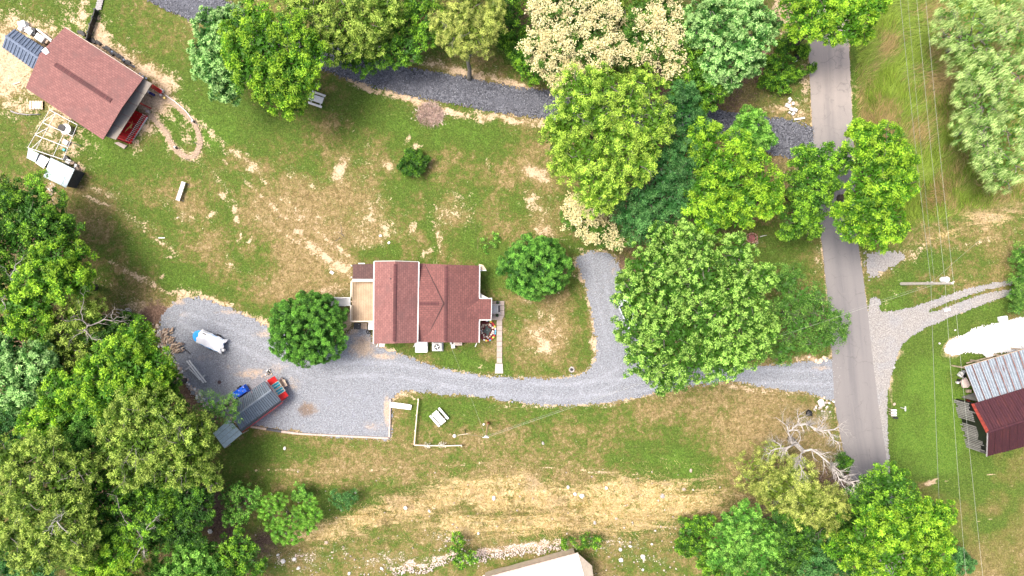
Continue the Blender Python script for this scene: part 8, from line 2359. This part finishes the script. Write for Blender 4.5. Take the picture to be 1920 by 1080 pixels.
    mb = MB(); mb.rock(P(1539, 755, .2), .6, rs, .35); mb.build('stone', m_whitestone, t)
    t = thing('stone_group', 'peach coloured boulders at the upper side of the driveway mouth', 'stones', P(1537, 674, 0))
    for x, y, r in ((1517, 669, .22), (1530, 676, .28), (1538, 677, .4), (1545, 671, .3), (1549, 676, .22), (1534, 680, .2)):
        mb = MB(); mb.rock(P(x, y, r * .3), r, rs, .5); mb.build('stone', plain('peach_stone', (.66, .48, .36), .9, .15) if 'peach_stone' not in bpy.data.materials else bpy.data.materials['peach_stone'], t)
    # fire rings
    t = thing('fire_ring', 'round ring of red bricks on the shaded lawn above the maple', 'fire ring', P(1410, 446, 0))
    for i in range(22):
        a = 2 * math.pi * i / 22; mb = MB(); p = P(1410 + 10 * math.cos(a), 446 + 8.5 * math.sin(a), .08); mb.box(p, (.26, .14, .14), -a + 1.57 + rs.uniform(-.3, .3)); mb.build('brick', bm_[i % 2], t)
    mb = MB(); p = P(1410, 446, .04); mb.tube((p.x, p.y, 0), (p.x, p.y, .05), .45, .4, 16); mb.build('ash', plain('reddish_ash', (.25, .10, .09), .95, .4, 8), t)
    mb = MB(); mb.path([P(1425, 444, .1), P(1432, 442, .1), P(1438, 441, .15)], [.05, .05, .02], 5); tag(mb.build('stick', m_whitestone, loc=P(1432, 442, 0)), 'pale crooked stick right of the ring of red bricks', 'stick')
    t = thing('fire_pit', 'small dark round pit with grey stones at the corner of the front lawn', 'fire pit', P(1072, 693, 0))
    for i in range(11):
        a = 2 * math.pi * i / 11; mb = MB(); mb.rock(P(1072 + 4.2 * math.cos(a), 693 + 4.2 * math.sin(a), .08), .12, rs); mb.build('stone', m_greystone, t)
    mb = MB(); p = P(1072, 693, 0); mb.tube((p.x, p.y, -.02), (p.x, p.y, .05), .24, .2, 12); mb.build('ash', m_black, t)
    # stump, scraps, lights
    t = thing('tree_stump', 'grey root stump just above the upper picnic table', 'stump', P(592, 158, 0))
    mb = MB(); mb.path([P(583, 152, .05), P(590, 156, .2), P(597, 161, .25)], [.06, .14, .24], 8); mb.path([P(597, 161, .25), P(600, 166, .08)], [.2, .1], 8); mb.path([P(594, 159, .2), P(600, 155, .05)], [.1, .05], 6); mb.build('root', bark((.40, .36, .32)), t, smooth=True)
    for x, y, l in ((363.5, 228, 'white and black lantern on the upper part of the dirt path loop'), (330.5, 277, 'white and black lantern on the lower part of the dirt path loop')):
        t = thing('path_lantern', l, 'lantern', P(x, y, 0), 'lanterns beside the dirt path'); p = P(x, y, 0)
        mb = MB(); mb.box((p.x, p.y, .2), (.24, .28, .4), .5); mb.build('body', m_white, t); mb = MB(); mb.box((p.x + .08, p.y - .06, .24), (.16, .16, .44), .5); mb.build('glass', m_black, t)
    mb = MB(); mb.path([P(310, 178, .08), P(330, 192, .08), P(348, 208, .08), P(362, 226, .08)], [.05] * 4, 5); tag(mb.build('edging_hose', m_white, loc=P(335, 197, 0)), 'pale hose along the upper edge of the dirt path', 'hose')
    for (x0, y0, x1, y1, l) in ((363, 267, 376, 272, 'dark stick across the right end of the path loop'), (347, 297, 363, 304, 'dark stick below the lower end of the path loop'), (366, 231, 386, 240, 'dark stick right of the upper lantern')):
        mb = MB(); mb.tube(P(x0, y0, .08), P(x1, y1, .08), .035, .02, 5); tag(mb.build('stick', m_dark, loc=P(x0, y0, 0)), l, 'stick')
    for x, y, w, d, r, m, l in ((713, 442, .3, .25, .2, m_tarp, 'small white scrap on the lawn above the deck side of the house, upper one'), (729, 455, .3, .22, .8, m_tarp, 'small white scrap just down right of the upper white scrap'),
                                (303, 446, .8, .1, 0, m_tarp, 'thin white strip on the middle of the left lawn'), (622, 511, .5, .35, -.6, m_whitestone, 'pale flat stone on the lawn left of the house roof'), (333, 408, .3, .12, .5, m_palewood, 'short pale scrap of wood below the narrow bench')):
        mb = MB(); mb.box(P(x, y, .05), (w, d, .06), r); tag(bevel(mb.build('scrap', m, loc=P(x, y, 0)), .015), l, 'scrap')
    t = thing('metal_frame', 'small broken dark metal frame on the dry lawn above left of the house', 'frame', P(640, 440, 0))
    for x0, y0, x1, y1 in ((639, 422, 641, 440), (634, 436, 645, 441), (641, 440, 646, 444), (628, 452, 638, 446), (636, 445, 640, 448)):
        mb = MB(); mb.tube(P(x0, y0, .08), P(x1, y1, .12), .025, .02, 5); mb.build('bar', m_dark, t)
    t = thing('dead_log', 'pale bleached branch pile at the edge of the wood above the dark shrub', 'branches', P(228, 583, 0))
    for i in range(10):
        x, y = 222 + rs.uniform(-4, 16), 581 + rs.uniform(-3, 6); mb = MB(); mb.path([P(x, y, .1), P(x + 5, y + rs.uniform(-1, 3), .2), P(x + 11, y + rs.uniform(0, 5), .12)], [.05, .05, .02], 5); mb.build('branch', bark((.55, .50, .46)), t)
    t = thing('scrap_pile', 'small grey scrap heap on the gravel above the red end wall of the shed', 'scrap', P(506, 697, 0))
    for i in range(16):
        mb = MB(); mb.box(P(506 + rs.normal(0, 4), 697 + rs.normal(0, 4.5), .08), (rs.uniform(.1, .35), rs.uniform(.06, .2), .12), rs.uniform(0, 3)); mb.build('piece', [m_grey, m_dark, m_wood][i % 3], t)
    t = thing('loose_stones', 'pale stones scattered round the red end wall of the lot shed', 'stones', P(538, 740, 0))
    for i in range(26):
        a = rs.uniform(0, 1); x, y = 498 + 44 * a + rs.normal(0, 4), 706 + 44 * a + rs.normal(0, 4)
        mb = MB(); mb.rock(P(x, y, .06), rs.uniform(.06, .13), rs); mb.build('stone', m_stone, t)


small()
